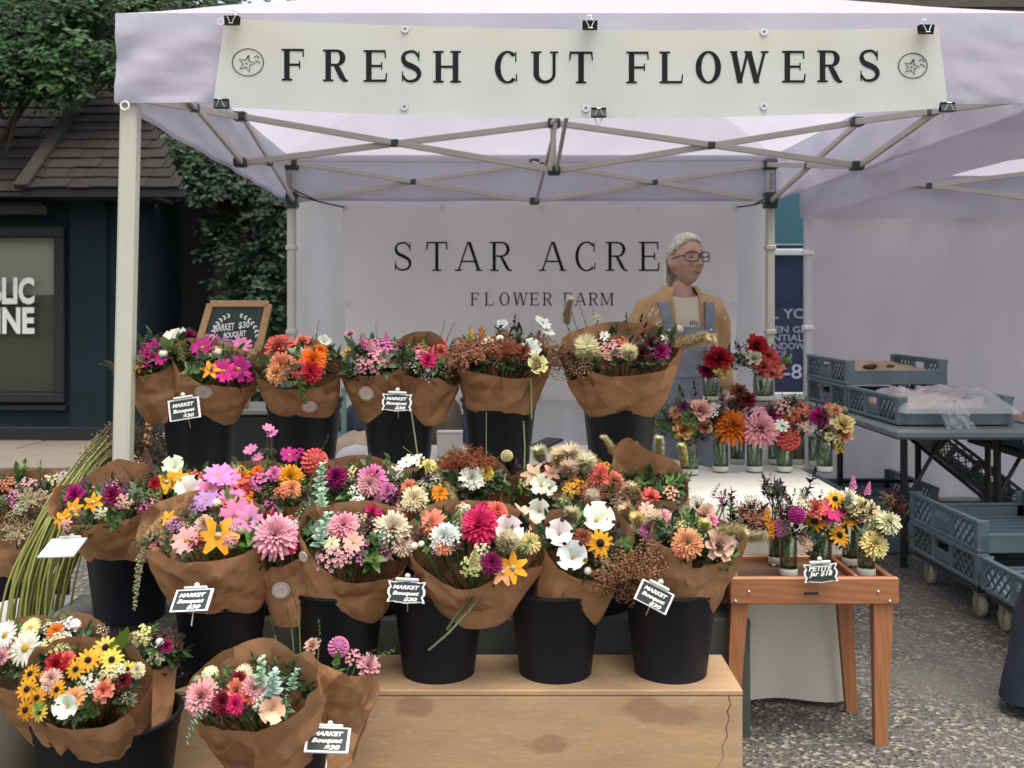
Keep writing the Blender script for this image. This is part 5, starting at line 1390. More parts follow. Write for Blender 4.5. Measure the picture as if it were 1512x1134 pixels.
bouquet('S6', 'second-tier bouquet of blush and white star petals with bunny tails and coral dahlias', (838, 722), 2.98, 98, (850, 800), 3.15,
        [('n', 'dark', 753, 694, 19), ('b', 'pyel', 748, 673, 10), ('B', 'bright', 742, 718, 15), ('B', 'bright', 770, 722, 17), ('o', 'blush', 788, 700, 20), ('o', 'blush', 815, 698, 16), ('w', 'white', 800, 718, 17), ('w', 'white', 812, 722, 13), ('w', 'white', 797, 755, 20), ('t', 'fox', 828, 690, 22), ('t', 'fox', 845, 688, 24), ('t', 'fox', 862, 695, 22), ('t', 'straw', 840, 704, 20), ('t', 'fox', 800, 682, 18), ('d', 'coral', 886, 703, 18), ('d', 'salmon', 905, 712, 17),
         ('f', 'gold', 852, 718, 15), ('f', 'yellow', 842, 724, 12), ('s', 'yellow', 848, 675, 12), ('f', 'gold', 893, 690, 10), ('m', 'mill', 875, 735, 18), ('k', 'brown', 900, 740, 22), ('l', 'lgreen', 835, 742, 12), ('k', 'mill', 868, 675, 15), ('m', 'brown', 915, 730, 16), ('f', 'blush', 915, 740, 14), ('t', 'straw', 872, 742, 16), ('f', 'cream', 880, 748, 13)], FILLW + FILLD, 16, back=.02, nfill=30, ry=.7)
bouquet('S7', 'second-tier bouquet half wrapped by a tall paper flap, with foxtail grasses', (955, 722), 3.02, 58, (965, 810), 3.15,
        [('T', 'fox', 905, 672, 12, (-.2, 0, 1)), ('T', 'fox', 972, 680, 15, (.1, -.1, 1)), ('t', 'fox', 938, 668, 11), ('T', 'pyel', 1008, 690, 13, (.1, -.2, 1)), ('L', 'bright', 1022, 695, 11), ('L', 'bright', 1012, 700, 11, (.5, -.3, .6)), ('k', 'brown', 912, 660, 12), ('n', 'coral', 958, 733, 14), ('q', 'salmon', 990, 726, 9), ('f', 'cream', 965, 676, 7)], FILLW, 17, back=.10, front=.02, peak=.07, peak_at=2.0, nfill=10)
# ---- front row
FY = 2.80
bouquet('M1', 'left front-row bouquet of magenta and orange blooms with lavender spikes', (158, 740), 2.93, 82, (195, 803), 3.04,
        [('n', 'mag', 112, 731, 17), ('o', 'gold', 108, 752, 17), ('o', 'gold', 138, 742, 15), ('n', 'dmag', 166, 731, 16), ('v', 'lav', 125, 722, 14, (0, -.1, 1)), ('v', 'lav', 154, 732, 14, (.05, -.1, 1)), ('v', 'lav', 187, 728, 14, (-.1, -.1, 1)), ('v', 'brown', 216, 712, 15, (.15, -.1, 1)), ('f', 'blush', 183, 741, 12), ('o', 'gold', 92, 766, 15), ('f', 'cream', 148, 757, 10), ('f', 'lpink', 98, 775, 10), ('l', 'brown', 120, 762, 12)], FILLP, 21, back=.06, sticker=(.62, .72, 12), front=.03)
bouquet('M2', 'big front-row bouquet of pink cosmos and one orange star flower over the chalk tag', (307, 782), 2.72, 98, (328, 876), 2.82,
        [('c', 'pink', 322, 702, 22), ('c', 'pink', 310, 722, 22), ('c', 'pink', 336, 706, 19), ('c', 'pink', 342, 735, 19), ('c', 'pink', 352, 762, 27), ('c', 'pink', 366, 768, 22), ('c', 'lilac', 305, 738, 18), ('o', 'gold', 322, 791, 30), ('c', 'lpink', 275, 798, 21), ('d', 'blush', 302, 775, 15), ('q', 'cream', 320, 743, 7), ('f', 'gold', 358, 742, 13), ('f', 'coral', 338, 748, 12), ('c', 'lilac', 228, 762, 13), ('o', 'gold', 248, 765, 13),
         ('f', 'lilac', 255, 775, 12), ('F', 'sage', 222, 788, 18), ('k', 'sage', 210, 800, 16), ('v', 'sage', 235, 745, 13), ('a', 'sage', 215, 805, 22, (-.12, -.35, -1)), ('a', 'sage', 208, 815, 27, (.02, -.3, -1)), ('f', 'red', 398, 758, 11), ('f', 'dred', 290, 803, 12), ('q', 'sage', 356, 784, 6), ('f', 'lpink', 340, 798, 11), ('f', 'lilac', 292, 750, 13)], FILLP, 22, back=.05, front=.04, ry=.95, nfill=26, crump=1.2)
bouquet('M3', 'front-row bouquet showing one large light pink dahlia and a round sticker', (412, 798), 2.74, 46, (448, 880), 2.82,
        [('d', 'lpink', 407, 793, 34), ('d', 'hot', 428, 808, 11), ('l', 'bright', 385, 810, 11), ('l', 'bright', 412, 825, 10), ('f', 'salmon', 428, 768, 10), ('f', 'white', 437, 775, 8), ('l', 'lgreen', 375, 803, 8)], FILLG, 23, back=.06, front=.05, sticker=(.72, .62, 13), bulge=.7, nfill=8)
bouquet('M4', 'front-row bouquet with cream dahlia, eucalyptus and pink yarrow', (525, 795), 2.72, 80, (510, 878), 2.82,
        [('d', 'lpink', 507, 778, 23), ('d', 'cream', 580, 783, 29), ('d', 'cream', 594, 805, 18), ('c', 'blush', 522, 801, 16), ('c', 'cream', 490, 803, 12), ('f', 'lpink', 488, 826, 21), ('f', 'lpink', 507, 822, 15), ('n', 'hot', 550, 757, 15), ('l', 'burg', 535, 790, 17), ('l', 'dark', 545, 778, 15), ('e', 'euc', 472, 805, 22, (.1, -.3, 1)), ('B', 'euc', 470, 782, 17), ('f', 'blush', 530, 768, 12), ('F', 'cream', 558, 770, 13), ('f', 'white', 528, 738, 10), ('e', 'euc2', 562, 795, 9), ('k', 'gray', 463, 818, 13)], FILLP, 24, back=.06, front=.05, ry=.9, nfill=20, sticker=(.60, .9, 8))
bouquet('M5', 'front-row bouquet centred on a hot pink dahlia with salmon zinnias', (705, 795), 2.72, 98, (692, 880), 2.82,
        [('z', 'salmon', 638, 774, 24), ('z', 'salmon', 656, 806, 15), ('d', 'white', 657, 795, 23), ('d', 'hot', 708, 777, 30), ('d', 'coral', 733, 757, 18), ('n', 'hot', 715, 752, 13), ('w', 'white', 748, 785, 24), ('B', 'dark', 768, 778, 16), ('s', 'pyel', 700, 828, 17), ('f', 'pyel', 695, 838, 16), ('f', 'cream', 712, 815, 13), ('d', 'dmag', 726, 832, 17), ('o', 'gold', 757, 838, 23), ('o', 'peach', 742, 845, 20), ('t', 'straw', 745, 812, 24), ('d', 'pyel', 782, 802, 17), ('f', 'sage', 685, 765, 16), ('f', 'cream', 684, 752, 12),
         ('l', 'burg', 625, 795, 16), ('l', 'burg', 675, 812, 16), ('l', 'green', 632, 818, 11), ('q', 'white', 612, 806, 6), ('q', 'white', 622, 803, 5), ('o', 'blush', 770, 757, 17), ('o', 'blush', 785, 772, 13), ('k', 'sage', 752, 750, 12), ('l', 'lgreen', 775, 812, 14), ('q', 'white', 688, 750, 6), ('f', 'sage', 678, 780, 14)], FILLW, 25, back=.055, front=.06, ry=.9, nfill=24, crump=1.35)
bouquet('M6', 'front-row bouquet of white cup flowers, a dark sunflower and drooping millet', (868, 795), 2.73, 66, (834, 882), 2.82,
        [('w', 'white', 826, 789, 22), ('w', 'white', 846, 824, 25), ('w', 'white', 880, 770, 27), ('r', 'gold', 886, 802, 22), ('z', 'rust', 861, 795, 16), ('s', 'yellow', 862, 828, 12), ('f', 'pyel', 890, 832, 12), ('q', 'white', 868, 843, 6), ('l', 'dark', 908, 795, 20), ('l', 'dark', 880, 835, 16), ('t', 'straw', 843, 772, 18), ('M', 'mill', 920, 838, 33, (.1, -.75, -.5)), ('M', 'mill', 935, 842, 32, (.3, -.7, -.5)), ('M', 'mill', 945, 832, 28, (.55, -.6, -.3)), ('M', 'mill', 928, 850, 26, (0, -.8, -.6)), ('k', 'straw', 905, 842, 14), ('l', 'dark', 900, 815, 14)], FILLD, 26, back=.055, front=.05, nfill=12, sticker=None)
bouquet('M7', 'front-row bouquet behind the millet with coral buttons and bunny tails', (965, 775), 2.86, 52, (985, 860), 2.95,
        [('n', 'coral', 962, 734, 14), ('n', 'salmon', 948, 748, 12), ('f', 'coral', 914, 753, 11), ('d', 'lpink', 978, 766, 15), ('d', 'pink', 958, 784, 14), ('t', 'fox', 935, 740, 19), ('t', 'fox', 930, 765, 17), ('t', 'fox', 965, 775, 18), ('t', 'pyel', 945, 775, 15), ('f', 'blush', 990, 728, 13), ('c', 'blush', 955, 752, 12), ('k', 'mill', 940, 720, 15), ('t', 'straw', 925, 748, 16), ('f', 'cream', 940, 782, 10)], FILLW, 27, back=.03, front=.03, nfill=14)
bouquet('M8', 'right-hand front-row bouquet of peach dahlia and blush peony with foxtails', (1030, 795), 2.74, 68, (1000, 874), 2.82,
        [('d', 'peach', 1015, 803, 23), ('d', 'salmon', 1008, 808, 16), ('p', 'blush', 1062, 806, 23), ('p', 'blush', 1040, 762, 19), ('n', 'pink', 1050, 770, 11), ('T', 'fox', 1052, 790, 19, (.85, -.4, .45)), ('T', 'straw', 1085, 785, 17, (.9, -.3, -.3)), ('l', 'green', 1014, 770, 15), ('l', 'burg', 1075, 790, 13), ('f', 'lpink', 1078, 795, 12), ('l', 'plum', 1065, 742, 14), ('k', 'burg', 1075, 735, 16), ('f', 'white', 1085, 802, 8), ('k', 'mill', 1030, 738, 14), ('e', 'gray', 1052, 735, 10), ('t', 'pyel', 1040, 785, 14)], FILLW, 28, back=.04, front=.035, ry=.8, nfill=14, peak=.05, peak_at=-.25)
# ---- near, lower left
bouquet('L2', 'lower left bouquet of white daisies at the frame edge', (62, 955), 2.38, 92, (115, 1060), 2.50,
        [('y', 'white', 38, 957, 27), ('y', 'white', 8, 938, 22), ('y', 'pyel', 45, 928, 17), ('z', 'orange', 82, 932, 13), ('f', 'white', 100, 928, 15), ('f', 'pyel', 70, 962, 17), ('n', 'lpink', 4, 970, 13), ('q', 'white', 110, 922, 9), ('f', 'cream', 90, 945, 14), ('f', 'pyel', 92, 955, 10)], FILLW, 31, back=.05, front=.03, nfill=18)
bouquet('L3', 'small bouquet of burgundy and pink blooms behind the black-eyed daisies', (222, 955), 2.55, 44, (200, 1040), 2.56,
        [('f', 'pink', 205, 952, 17), ('f', 'burg', 250, 945, 20), ('n', 'dmag', 245, 955, 11), ('f', 'pyel', 210, 938, 15), ('f', 'cream', 232, 968, 14), ('q', 'white', 236, 948, 6), ('l', 'green', 225, 940, 13), ('l', 'burg', 255, 935, 13)], FILLP, 32, back=.04, nfill=10)
bouquet('L1', 'lower left bouquet of black-eyed yellow daisies over the wide tub', (128, 1003), 2.27, 92, (145, 1088), 2.44,
        [('r', 'yellow', 156, 956, 18), ('r', 'gold', 130, 975, 18), ('r', 'yellow', 165, 974, 17), ('r', 'gold', 112, 988, 15), ('n', 'red', 85, 982, 19), ('n', 'coral', 100, 975, 14), ('d', 'blush', 76, 1002, 15), ('r', 'gold', 45, 995, 15), ('r', 'gold', 40, 1018, 16), ('r', 'gold', 55, 1030, 15), ('r', 'gold', 84, 1018, 14), ('f', 'white', 130, 1012, 16), ('f', 'pyel', 160, 995, 13), ('n', 'dred', 182, 1005, 14), ('p', 'salmon', 152, 1020, 16), ('w', 'white', 100, 1044, 20), ('z', 'peach', 110, 1030, 17),
         ('B', 'bright', 178, 955, 26, (.15, -.3, 1)), ('r', 'yellow', 188, 988, 12), ('f', 'white', 175, 993, 11), ('r', 'gold', 38, 1048, 16), ('r', 'yellow', 58, 1052, 13), ('l', 'bright', 58, 1048, 15), ('z', 'blush', 70, 1014, 12), ('d', 'cream', 202, 990, 12)], FILLO, 33, back=.04, front=.05, ry=.9, nfill=22, dome_=.05, crump=1.2)
bouquet('L5', 'near bouquet turned away, showing its folded paper back beside the dahlias', (492, 998), 2.50, 62, (462, 1092), 2.50,
        [('n', 'lpink', 543, 984, 19), ('b', 'pink', 500, 955, 17), ('n', 'blush', 462, 955, 14), ('f', 'lpink', 520, 970, 13), ('L', 'lgreen', 555, 968, 17, (.9, -.2, .35)), ('L', 'green', 530, 975, 15, (.7, 0, .5)), ('L', 'gray', 405, 935, 13), ('L', 'dgreen', 430, 925, 15), ('L', 'lgreen', 472, 940, 12), ('l', 'green', 552, 995, 13), ('f', 'white', 408, 960, 9), ('L', 'dgreen', 440, 900, 14)], FILLG, 34, back=.0, front=-.055, ry=.8, nfill=0, crump=1.5, fr=4)
bouquet('L4', 'near bouquet of pink and burgundy dahlias with eucalyptus and scabiosa', (372, 1015), 2.30, 92, (402, 1098), 2.42,
        [('d', 'lpink', 300, 1030, 27), ('d', 'dred', 330, 1038, 19), ('d', 'hot', 348, 1040, 16), ('p', 'salmon', 350, 1020, 17), ('d', 'lpink', 375, 1018, 20), ('q', 'cream', 310, 996, 13), ('y', 'cream', 360, 994, 14), ('e', 'euc', 402, 1030, 24, (.1, -.3, 1)), ('e', 'euc', 385, 1015, 20, (.0, -.4, 1)), ('e', 'euc2', 430, 1018, 14, (.1, -.2, 1)), ('w', 'blush', 402, 1048, 21), ('d', 'dred', 352, 1004, 13), ('E', 'euc', 300, 1052, 17, (-.75, -.45, -.55)), ('q', 'sage', 291, 1004, 7), ('f', 'white', 385, 1040, 12), ('l', 'burg', 365, 1048, 13), ('d', 'coral', 365, 1030, 13)], FILLG + [('l', 'burg', 14)], 35, back=.06, front=.05, ry=.8, nfill=26, crump=1.2)
# ---- blurred bunches beyond the left edge
bouquet('X1', 'loose bunch of pale garden flowers at the left frame edge', (40, 735), 3.5, 95, (40, 850), 3.6,
        [('f', 'lpink', 40, 720, 15), ('f', 'cream', 75, 712, 14), ('f', 'white', 92, 705, 11), ('f', 'pink', 20, 735, 12), ('l', 'bright', 35, 700, 17), ('l', 'lgreen', 60, 700, 15), ('f', 'salmon', 10, 715, 12), ('k', 'straw', 85, 728, 17), ('m', 'straw', 45, 745, 18), ('m', 'brown', 70, 760, 18), ('k', 'rust', 20, 760, 18), ('f', 'blush', 60, 735, 12), ('f', 'white', 30, 750, 11), ('T', 'straw', 20, 790, 14, (-.5, -.3, .3)), ('m', 'straw', 30, 790, 20)], FILLW + [('k', 'straw', 16)], 41, nfill=30)
m = MB(); m.lathe([(0, .01), (.12, .01), (.125, 0), (.15, .33), (.157, .345), (.145, .345), (.12, .02), (0, .02)], 30)
o = m.build('flower_bucket', M_BUCK, None, True, 'black bucket under the loose bunch at the left frame edge', 'bucket', 'black flower buckets'); o.location = (P(40, 0, 3.62).x, 3.62, 0.0); o.scale = (1, 1, 1.15)
# ---- loose stems hanging from bouquets
def loose(key, pts, col=(.30, .34, .16), r=.0028):
    m = MB(); m.col = col; m.tube([P(*p) for p in pts], r, 5); o = m.build('loose_stem', M_LEAF, BQ[key]); o.color = (1, 1, 1, 1)
loose('T4', [(606, 600, 3.32), (612, 640, 3.32), (619, 690, 3.31)]); loose('T6', [(784, 560, 3.3), (785, 590, 3.3), (785, 618, 3.3)]); loose('T6', [(773, 622, 3.33), (775, 660, 3.33), (774, 700, 3.32)]); loose('T6', [(718, 608, 3.33), (718, 690, 3.33)], r=.0016)
loose('M5', [(712, 878, 2.66), (690, 905, 2.64), (662, 935, 2.62), (633, 960, 2.62)], (.14, .17, .09), .0035)
loose('M5', [(705, 870, 2.66), (672, 912, 2.64), (660, 930, 2.63)], (.06, .08, .03), .005)
# ---- bunch of ripe grain arching at the left
gb_ = thing('grain_bunch', 'tall bunch of green grain stalks arching over with dry seed heads', 'grain', P(70, 975, 3.2))
def catmull(p, n):
    out = []
    for k in range(len(p) - 1):
        p0, p1, p2, p3 = p[max(0, k - 1)], p[k], p[k + 1], p[min(len(p) - 1, k + 2)]
        for i in range(n):
            t = i / n; out.append(.5 * (2 * p1 + (p2 - p0) * t + (2 * p0 - 5 * p1 + 4 * p2 - p3) * t * t + (3 * p1 - p0 - 3 * p2 + p3) * t ** 3))
    return out + [p[-1]]
st = MB(); hd = MB(); rg = random.Random(9)
for k in range(60):
    o_ = rg.gauss(0, .5); w = rg.gauss(0, .8); dp = rg.uniform(-.06, .06); g = rg.uniform(.55, 1.2)
    a = [P(48 + max(-1.3, min(1.3, o_)) * 48, 985, 3.17 + dp), P(64 + o_ * 46 + w * 6, 860 + w * 8, 3.18 + dp), P(98 + o_ * 36 + w * 6, 765 + w * 14, 3.25 + dp), P(134 + o_ * 30 + w * 8, 702 - o_ * 6 + w * 10, 3.36 + dp), P(168 + o_ * 32, 666 + o_ * 6 + w * 18, 3.44 + dp)]
    a = [V(*q) for q in catmull(a, 4)]
    st.tube(a, [lerp(.0048, .0020, i / len(a)) * rg.uniform(.8, 1.2) for i in range(len(a))], 4, False, tuple(c * g for c in ((.26, .27, .07) if rg.random() < .7 else (.17, .2, .06))))
    p = a[-1]; d = (a[-1] - a[-2]).normalized(); L = rg.uniform(.13, .28)
    for i in range(16):
        d = (d + V(.03, 0, -.13)).normalized(); p = p + d * L / 16
        for q in range(2):
            gg = rg.uniform(.6, 1.3); hd.octa(p + V(rg.uniform(-1, 1), rg.uniform(-1, 1), rg.uniform(-1, 1)) * .007, .0046, (.20 * gg, .14 * gg, .085 * gg))
    for i in range(8):
        t0 = a[-5].lerp(a[-1], rg.random()) + V(rg.uniform(-1, 1), rg.uniform(-1, 1), rg.uniform(-1, 1)) * .012; gg = rg.uniform(.6, 1.3); hd.octa(t0, .004, (.17 * gg, .12 * gg, .06 * gg))
o = st.build('stalks', M_LEAF, gb_, kind='stuff'); o.color = (1, 1, 1, 1)
o = hd.build('seed_heads', M_CENTRE, gb_, kind='stuff'); o.color = (1, 1, 1, 1)

# ================================================================== JARS
def jar(px, Y, zb, r, h, heroes, label, fill=(('l', 'dgreen', 12), ('k', 'burg', 10)), nf=8, stemc=(.16, .22, .06), seed=0, dense=9):
    rg = random.Random(seed + int(px)); x = (px - 756) / F * Y; c = V(x, Y, zb)
    root = thing('flower_jar', label, 'jar', c, 0, 'glass jars of cut flowers')
    m = MB(); t = .0028
    m.lathe([(0.0001, .001), (r * .9, .001), (r, .006), (r, h * .86), (r * .93, h * .92), (r * .95, h), (r * .95 - t, h), (r * .93 - t, h * .92), (r - t, h * .86), (r - t, .012), (0.0001, .011)], 26, c)
    m.build('jar_glass', M_GLASS, root, True)
    m = MB(); m.lathe([(r + .0006, h * .05), (r + .0012, h * .06), (r + .0012, h * .2), (r + .0006, h * .21)], 26, c); m.build('jar_label', mat('jar_band', (.50, .50, .42), .6, .1, 40), root, True)
    top = c + V(0, 0, h); st = MB()
    tips = []
    for (code, col, hx, hy, rp, *aim) in heroes:
        p = P(hx, hy, Y + (rg.uniform(-.02, .02))); n = Vector(aim[0]).normalized() if aim else ((p - (top - V(0, 0, .05))).normalized() * (1.0 if code in SPEC_UP else .35) + V(rg.uniform(-.2, .2), -.1 if code in SPEC_UP else -.8, .3)).normalized()
        if not aim: p.y -= .02 if code not in SPEC_UP else -.015
        bloom(root, code, col, p, n, rp * 1.3 / F * Y); tips.append(p)
    cx = sum(p.x for p in tips) / len(tips); cz = sum(p.z for p in tips) / len(tips); sp = max(.03, max(abs(p.x - cx) for p in tips)); sv = max(.025, max(abs(p.z - cz) for p in tips))
    for k in range(int(nf * (3.2 if Y < 3.3 else 2.2))):
        code, col, rp = rg.choice(fill); p = V(cx + rg.uniform(-1, 1) * sp * .9, Y + rg.uniform(-.03, .045), cz + rg.uniform(-1, .8) * sv * .8)
        bloom(root, code, col, p, ((p - top).normalized() + V(rg.uniform(-.3, .3), -.25, .2)).normalized(), rp / F * Y * rg.uniform(.8, 1.2)); tips.append(p)
    for k in range(dense):
        a = rg.uniform(0, 6.28); bq = c + V(math.cos(a) * r * .6 * rg.random(), math.sin(a) * r * .6 * rg.random(), .014); e = rg.choice(tips); g = rg.uniform(.7, 1.5)
        a2 = rg.uniform(0, 6.28); mid = V(c.x + math.cos(a2) * r * .55, c.y + math.sin(a2) * r * .55, c.z + h * .95)
        st.tube([bq, mid, mid.lerp(e, .6) + V(0, 0, .005), e], [.0026, .0024, .0018, .0014], 5, False, tuple(x_ * g for x_ in stemc))
    for k in range(5):
        a2 = rg.uniform(0, 6.28); leaf(st, top + V(math.cos(a2) * r * .5, math.sin(a2) * r * .5, -.01), V(math.cos(a2), math.sin(a2) - .4, .7), .045, .018, (.04, .07, .025), V(0, 0, 1))
    o = st.build('stems', M_LEAF, root); o.color = (1, 1, 1, 1)
    return root
ZS = .907
jar(1049, 4.18, ZS, .033, .105, [('p', 'red', 1062, 528, 15), ('n', 'red', 1052, 532, 13), ('n', 'dmag', 1041, 548, 11), ('f', 'yellow', 1066, 545, 12), ('f', 'pyel', 1056, 552, 9), ('f', 'lpink', 1056, 517, 10), ('k', 'sage', 1044, 522, 13), ('l', 'gray', 1078, 535, 10), ('L', 'gray', 1072, 510, 8)], 'jar of crimson roses and yellow blossom on the riser, left one', seed=1)
jar(1127, 4.18, ZS, .042, .115, [('p', 'red', 1115, 511, 14), ('d', 'coral', 1132, 528, 15), ('p', 'salmon', 1135, 548, 17), ('p', 'coral', 1126, 542, 13), ('p', 'cream', 1112, 529, 10), ('w', 'white', 1114, 546, 8), ('l', 'gray', 1098, 540, 12), ('l', 'burg', 1094, 520, 11), ('q', 'lgreen', 1152, 532, 6), ('q', 'lgreen', 1163, 533, 6), ('k', 'rust', 1100, 530, 13), ('L', 'green', 1094, 515, 8)], 'jar of coral dahlias and crimson bloom on the riser, right one', seed=2)
DK = (('l', 'dark', 13), ('k', 'burg', 11), ('l', 'dgreen', 12))
JB = 4.02
jar(1089, JB, JT, .030, .115, [('n', 'rust', 1089, 578, 11), ('n', 'dred', 1102, 590, 11), ('m', 'rust', 1092, 605, 13), ('l', 'dark', 1080, 620, 14), ('f', 'salmon', 1098, 612, 10)], 'back-row jar of rust cockscomb between the orange and blush flowers', DK, 7, seed=3)
jar(1145, JB, JT, .030, .115, [('n', 'mag', 1135, 617, 15), ('n', 'pink', 1142, 625, 12), ('f', 'blush', 1155, 600, 12), ('c', 'lpink', 1118, 610, 10), ('k', 'rust', 1165, 605, 12)], 'back-row jar of magenta ruffles behind the pale pink dahlia', DK, 6, seed=4)
jar(1177, JB, JT, .030, .115, [('f', 'coral', 1172, 612, 14), ('f', 'salmon', 1185, 605, 12), ('k', 'sage', 1180, 590, 14), ('F', 'cream', 1172, 588, 12), ('c', 'white', 1180, 628, 9), ('n', 'salmon', 1163, 620, 9)], 'back-row jar of coral filler and pale sprays', DK, 6, seed=5)
jar(1205, JB - .04, JT, .031, .115, [('n', 'mag', 1207, 616, 13), ('n', 'mag', 1198, 622, 10), ('l', 'burg', 1212, 630, 14), ('l', 'plum', 1218, 605, 12), ('n', 'peach', 1225, 605, 10), ('w', 'white', 1192, 632, 10), ('f', 'orange', 1192, 625, 10)], 'back-row jar of magenta and burgundy at the right', DK, 7, seed=6)
JF = 3.83
jar(1018, JF - .06, JT, .034, .12, [('p', 'blush', 1033, 607, 15), ('p', 'peach', 1009, 634, 14), ('p', 'peach', 1038, 630, 10), ('B', 'lgreen', 1015, 624, 11), ('n', 'lgreen', 1018, 616, 12), ('l', 'lgreen', 975, 618, 13, (-.8, -.4, .4)), ('l', 'green', 985, 632, 14, (-.7, -.5, .3)), ('n', 'peach', 996, 608, 8), ('n', 'plum', 1008, 600, 9), ('l', 'dark', 1028, 588, 13), ('l', 'dgreen', 1010, 590, 13), ('l', 'green', 1005, 650, 16), ('l', 'green', 1028, 652, 15), ('f', 'white', 1048, 608, 8), ('n', 'peach', 1000, 620, 7)], 'jar of blush and peach roses at the left of the table', seed=7, nf=12, fill=(('l', 'green', 14), ('l', 'dgreen', 13), ('k', 'burg', 10)))
jar(1064, JF, JT, .030, .12, [('d', 'orange', 1079, 631, 23), ('l', 'dark', 1055, 620, 16), ('l', 'dark', 1068, 600, 15), ('l', 'dark', 1062, 640, 15), ('k', 'blush', 1050, 615, 10), ('f', 'white', 1052, 600, 8)], 'jar with one big orange dahlia and near-black leaves', DK, 8, seed=8)
jar(1114, JF, JT, .030, .12, [('d', 'lpink', 1120, 634, 22), ('d', 'white', 1118, 636, 18), ('l', 'burg', 1106, 618, 13), ('l', 'dark', 1108, 645, 13)], 'jar with one large pale pink dahlia', DK, 6, seed=9)
jar(1158, JF, JT, .030, .12, [('b', 'coral', 1162, 646, 16), ('c', 'white', 1152, 628, 9), ('l', 'dgreen', 1180, 638, 13), ('l', 'dark', 1150, 640, 12), ('f', 'blush', 1186, 632, 9)], 'jar with one round coral ball dahlia', DK, 6, seed=10)
jar(1217, JF, JT, .031, .12, [('p', 'pyel', 1242, 626, 13), ('p', 'peach', 1244, 640, 10), ('f', 'pyel', 1225, 640, 12), ('f', 'yellow', 1233, 655, 12), ('f', 'pyel', 1228, 648, 9), ('l', 'green', 1235, 618, 13), ('q', 'sage', 1248, 606, 5), ('l', 'burg', 1215, 640, 13), ('n', 'peach', 1232, 606, 8), ('l', 'dark', 1220, 625, 13)], 'jar of pale yellow flowers at the right edge of the white table', seed=11, nf=7)
# tray table jars
TZ = tz1 - .017
YK = (('l', 'dark', 13), ('l', 'burg', 12), ('l', 'dgreen', 13))
jar(1076, 3.02, TZ, .0245, .125, [('m', 'mill', 1108, 770, 17, (.2, -.2, 1)), ('m', 'mill', 1105, 785, 17, (0, -.2, 1)), ('k', 'mill', 1110, 755, 17), ('s', 'gold', 1130, 775, 13, (.15, -.1, 1)), ('s', 'gold', 1136, 790, 12, (.2, -.2, 1)), ('l', 'burg', 1080, 745, 15), ('l', 'plum', 1068, 755, 14), ('k', 'mill', 1112, 740, 13), ('T', 'straw', 1090, 790, 13, (.8, -.2, -.2))], 'tray jar of rust millet and gold spikes at the left end', YK, 7, seed=12)
jar(1147, 3.17, TZ, .026, .13, [('l', 'dark', 1135, 725, 15, (-.3, 0, 1)), ('L', 'dark', 1142, 725, 11), ('l', 'dark', 1150, 740, 15)], 'tray jar of near-black leaves behind the magenta balls', YK, 8, seed=13)
jar(1164, 3.03, TZ, .0265, .13, [('b', 'pink', 1174, 757, 12), ('b', 'mag', 1174, 757, 11), ('b', 'pink', 1150, 777, 12), ('l', 'dark', 1150, 735, 18), ('l', 'dark', 1195, 718, 17, (.25, 0, 1)), ('l', 'dark', 1190, 735, 14), ('l', 'dark', 1160, 790, 17), ('l', 'dark', 1170, 800, 16), ('l', 'dark', 1150, 800, 15), ('k', 'dark', 1158, 745, 14), ('f', 'cream', 1183, 742, 11), ('f', 'blush', 1187, 800, 10), ('k', 'dark', 1192, 730, 10)], 'tray jar of two magenta-pink ball dahlias among black leaves', YK, 10, seed=14)
jar(1212, 3.06, TZ, .033, .13, [('r', 'gold', 1199, 768, 13), ('r', 'gold', 1210, 764, 13), ('r', 'gold', 1236, 788, 14), ('r', 'gold', 1230, 790, 10), ('n', 'coral', 1200, 750, 14), ('c', 'hot', 1226, 752, 15), ('n', 'pink', 1220, 762, 12), ('r', 'gold', 1230, 735, 12), ('f', 'white', 1188, 795, 11), ('l', 'green', 1205, 795, 16), ('l', 'green', 1220, 798, 16), ('l', 'dgreen', 1210, 812, 16), ('f', 'rust', 1212, 745, 11), ('n', 'dred', 1240, 750, 9)], 'tray jar of black-eyed yellow daisies and pink cosmos behind the small sign', (('l', 'green', 13), ('l', 'dgreen', 13)), 10, seed=15)
jar(1257, 3.16, TZ, .029, .13, [('d', 'pyel', 1265, 748, 15), ('d', 'cream', 1278, 757, 17), ('d', 'pyel', 1288, 765, 14), ('r', 'gold', 1252, 762, 15), ('n', 'white', 1248, 735, 13), ('s', 'pink', 1262, 722, 10), ('s', 'pink', 1283, 730, 9), ('l', 'burg', 1250, 775, 13), ('n', 'rust', 1245, 765, 9), ('l', 'dgreen', 1262, 785, 13)], 'tray jar of creamy white dahlias and pink spikes', YK, 8, seed=16)
jar(1279, 3.035, TZ, .0265, .13, [('d', 'pyel', 1287, 802, 17), ('d', 'cream', 1308, 770, 15), ('k', 'burg', 1325, 750, 12), ('M', 'burg', 1318, 745, 12, (.7, -.2, .2)), ('l', 'burg', 1330, 765, 13), ('B', 'straw', 1322, 768, 9), ('M', 'brown', 1312, 742, 10, (.4, -.1, .5)), ('l', 'dgreen', 1298, 790, 12)], 'tray jar with one creamy ruffled flower at the front right', YK, 6, seed=17)

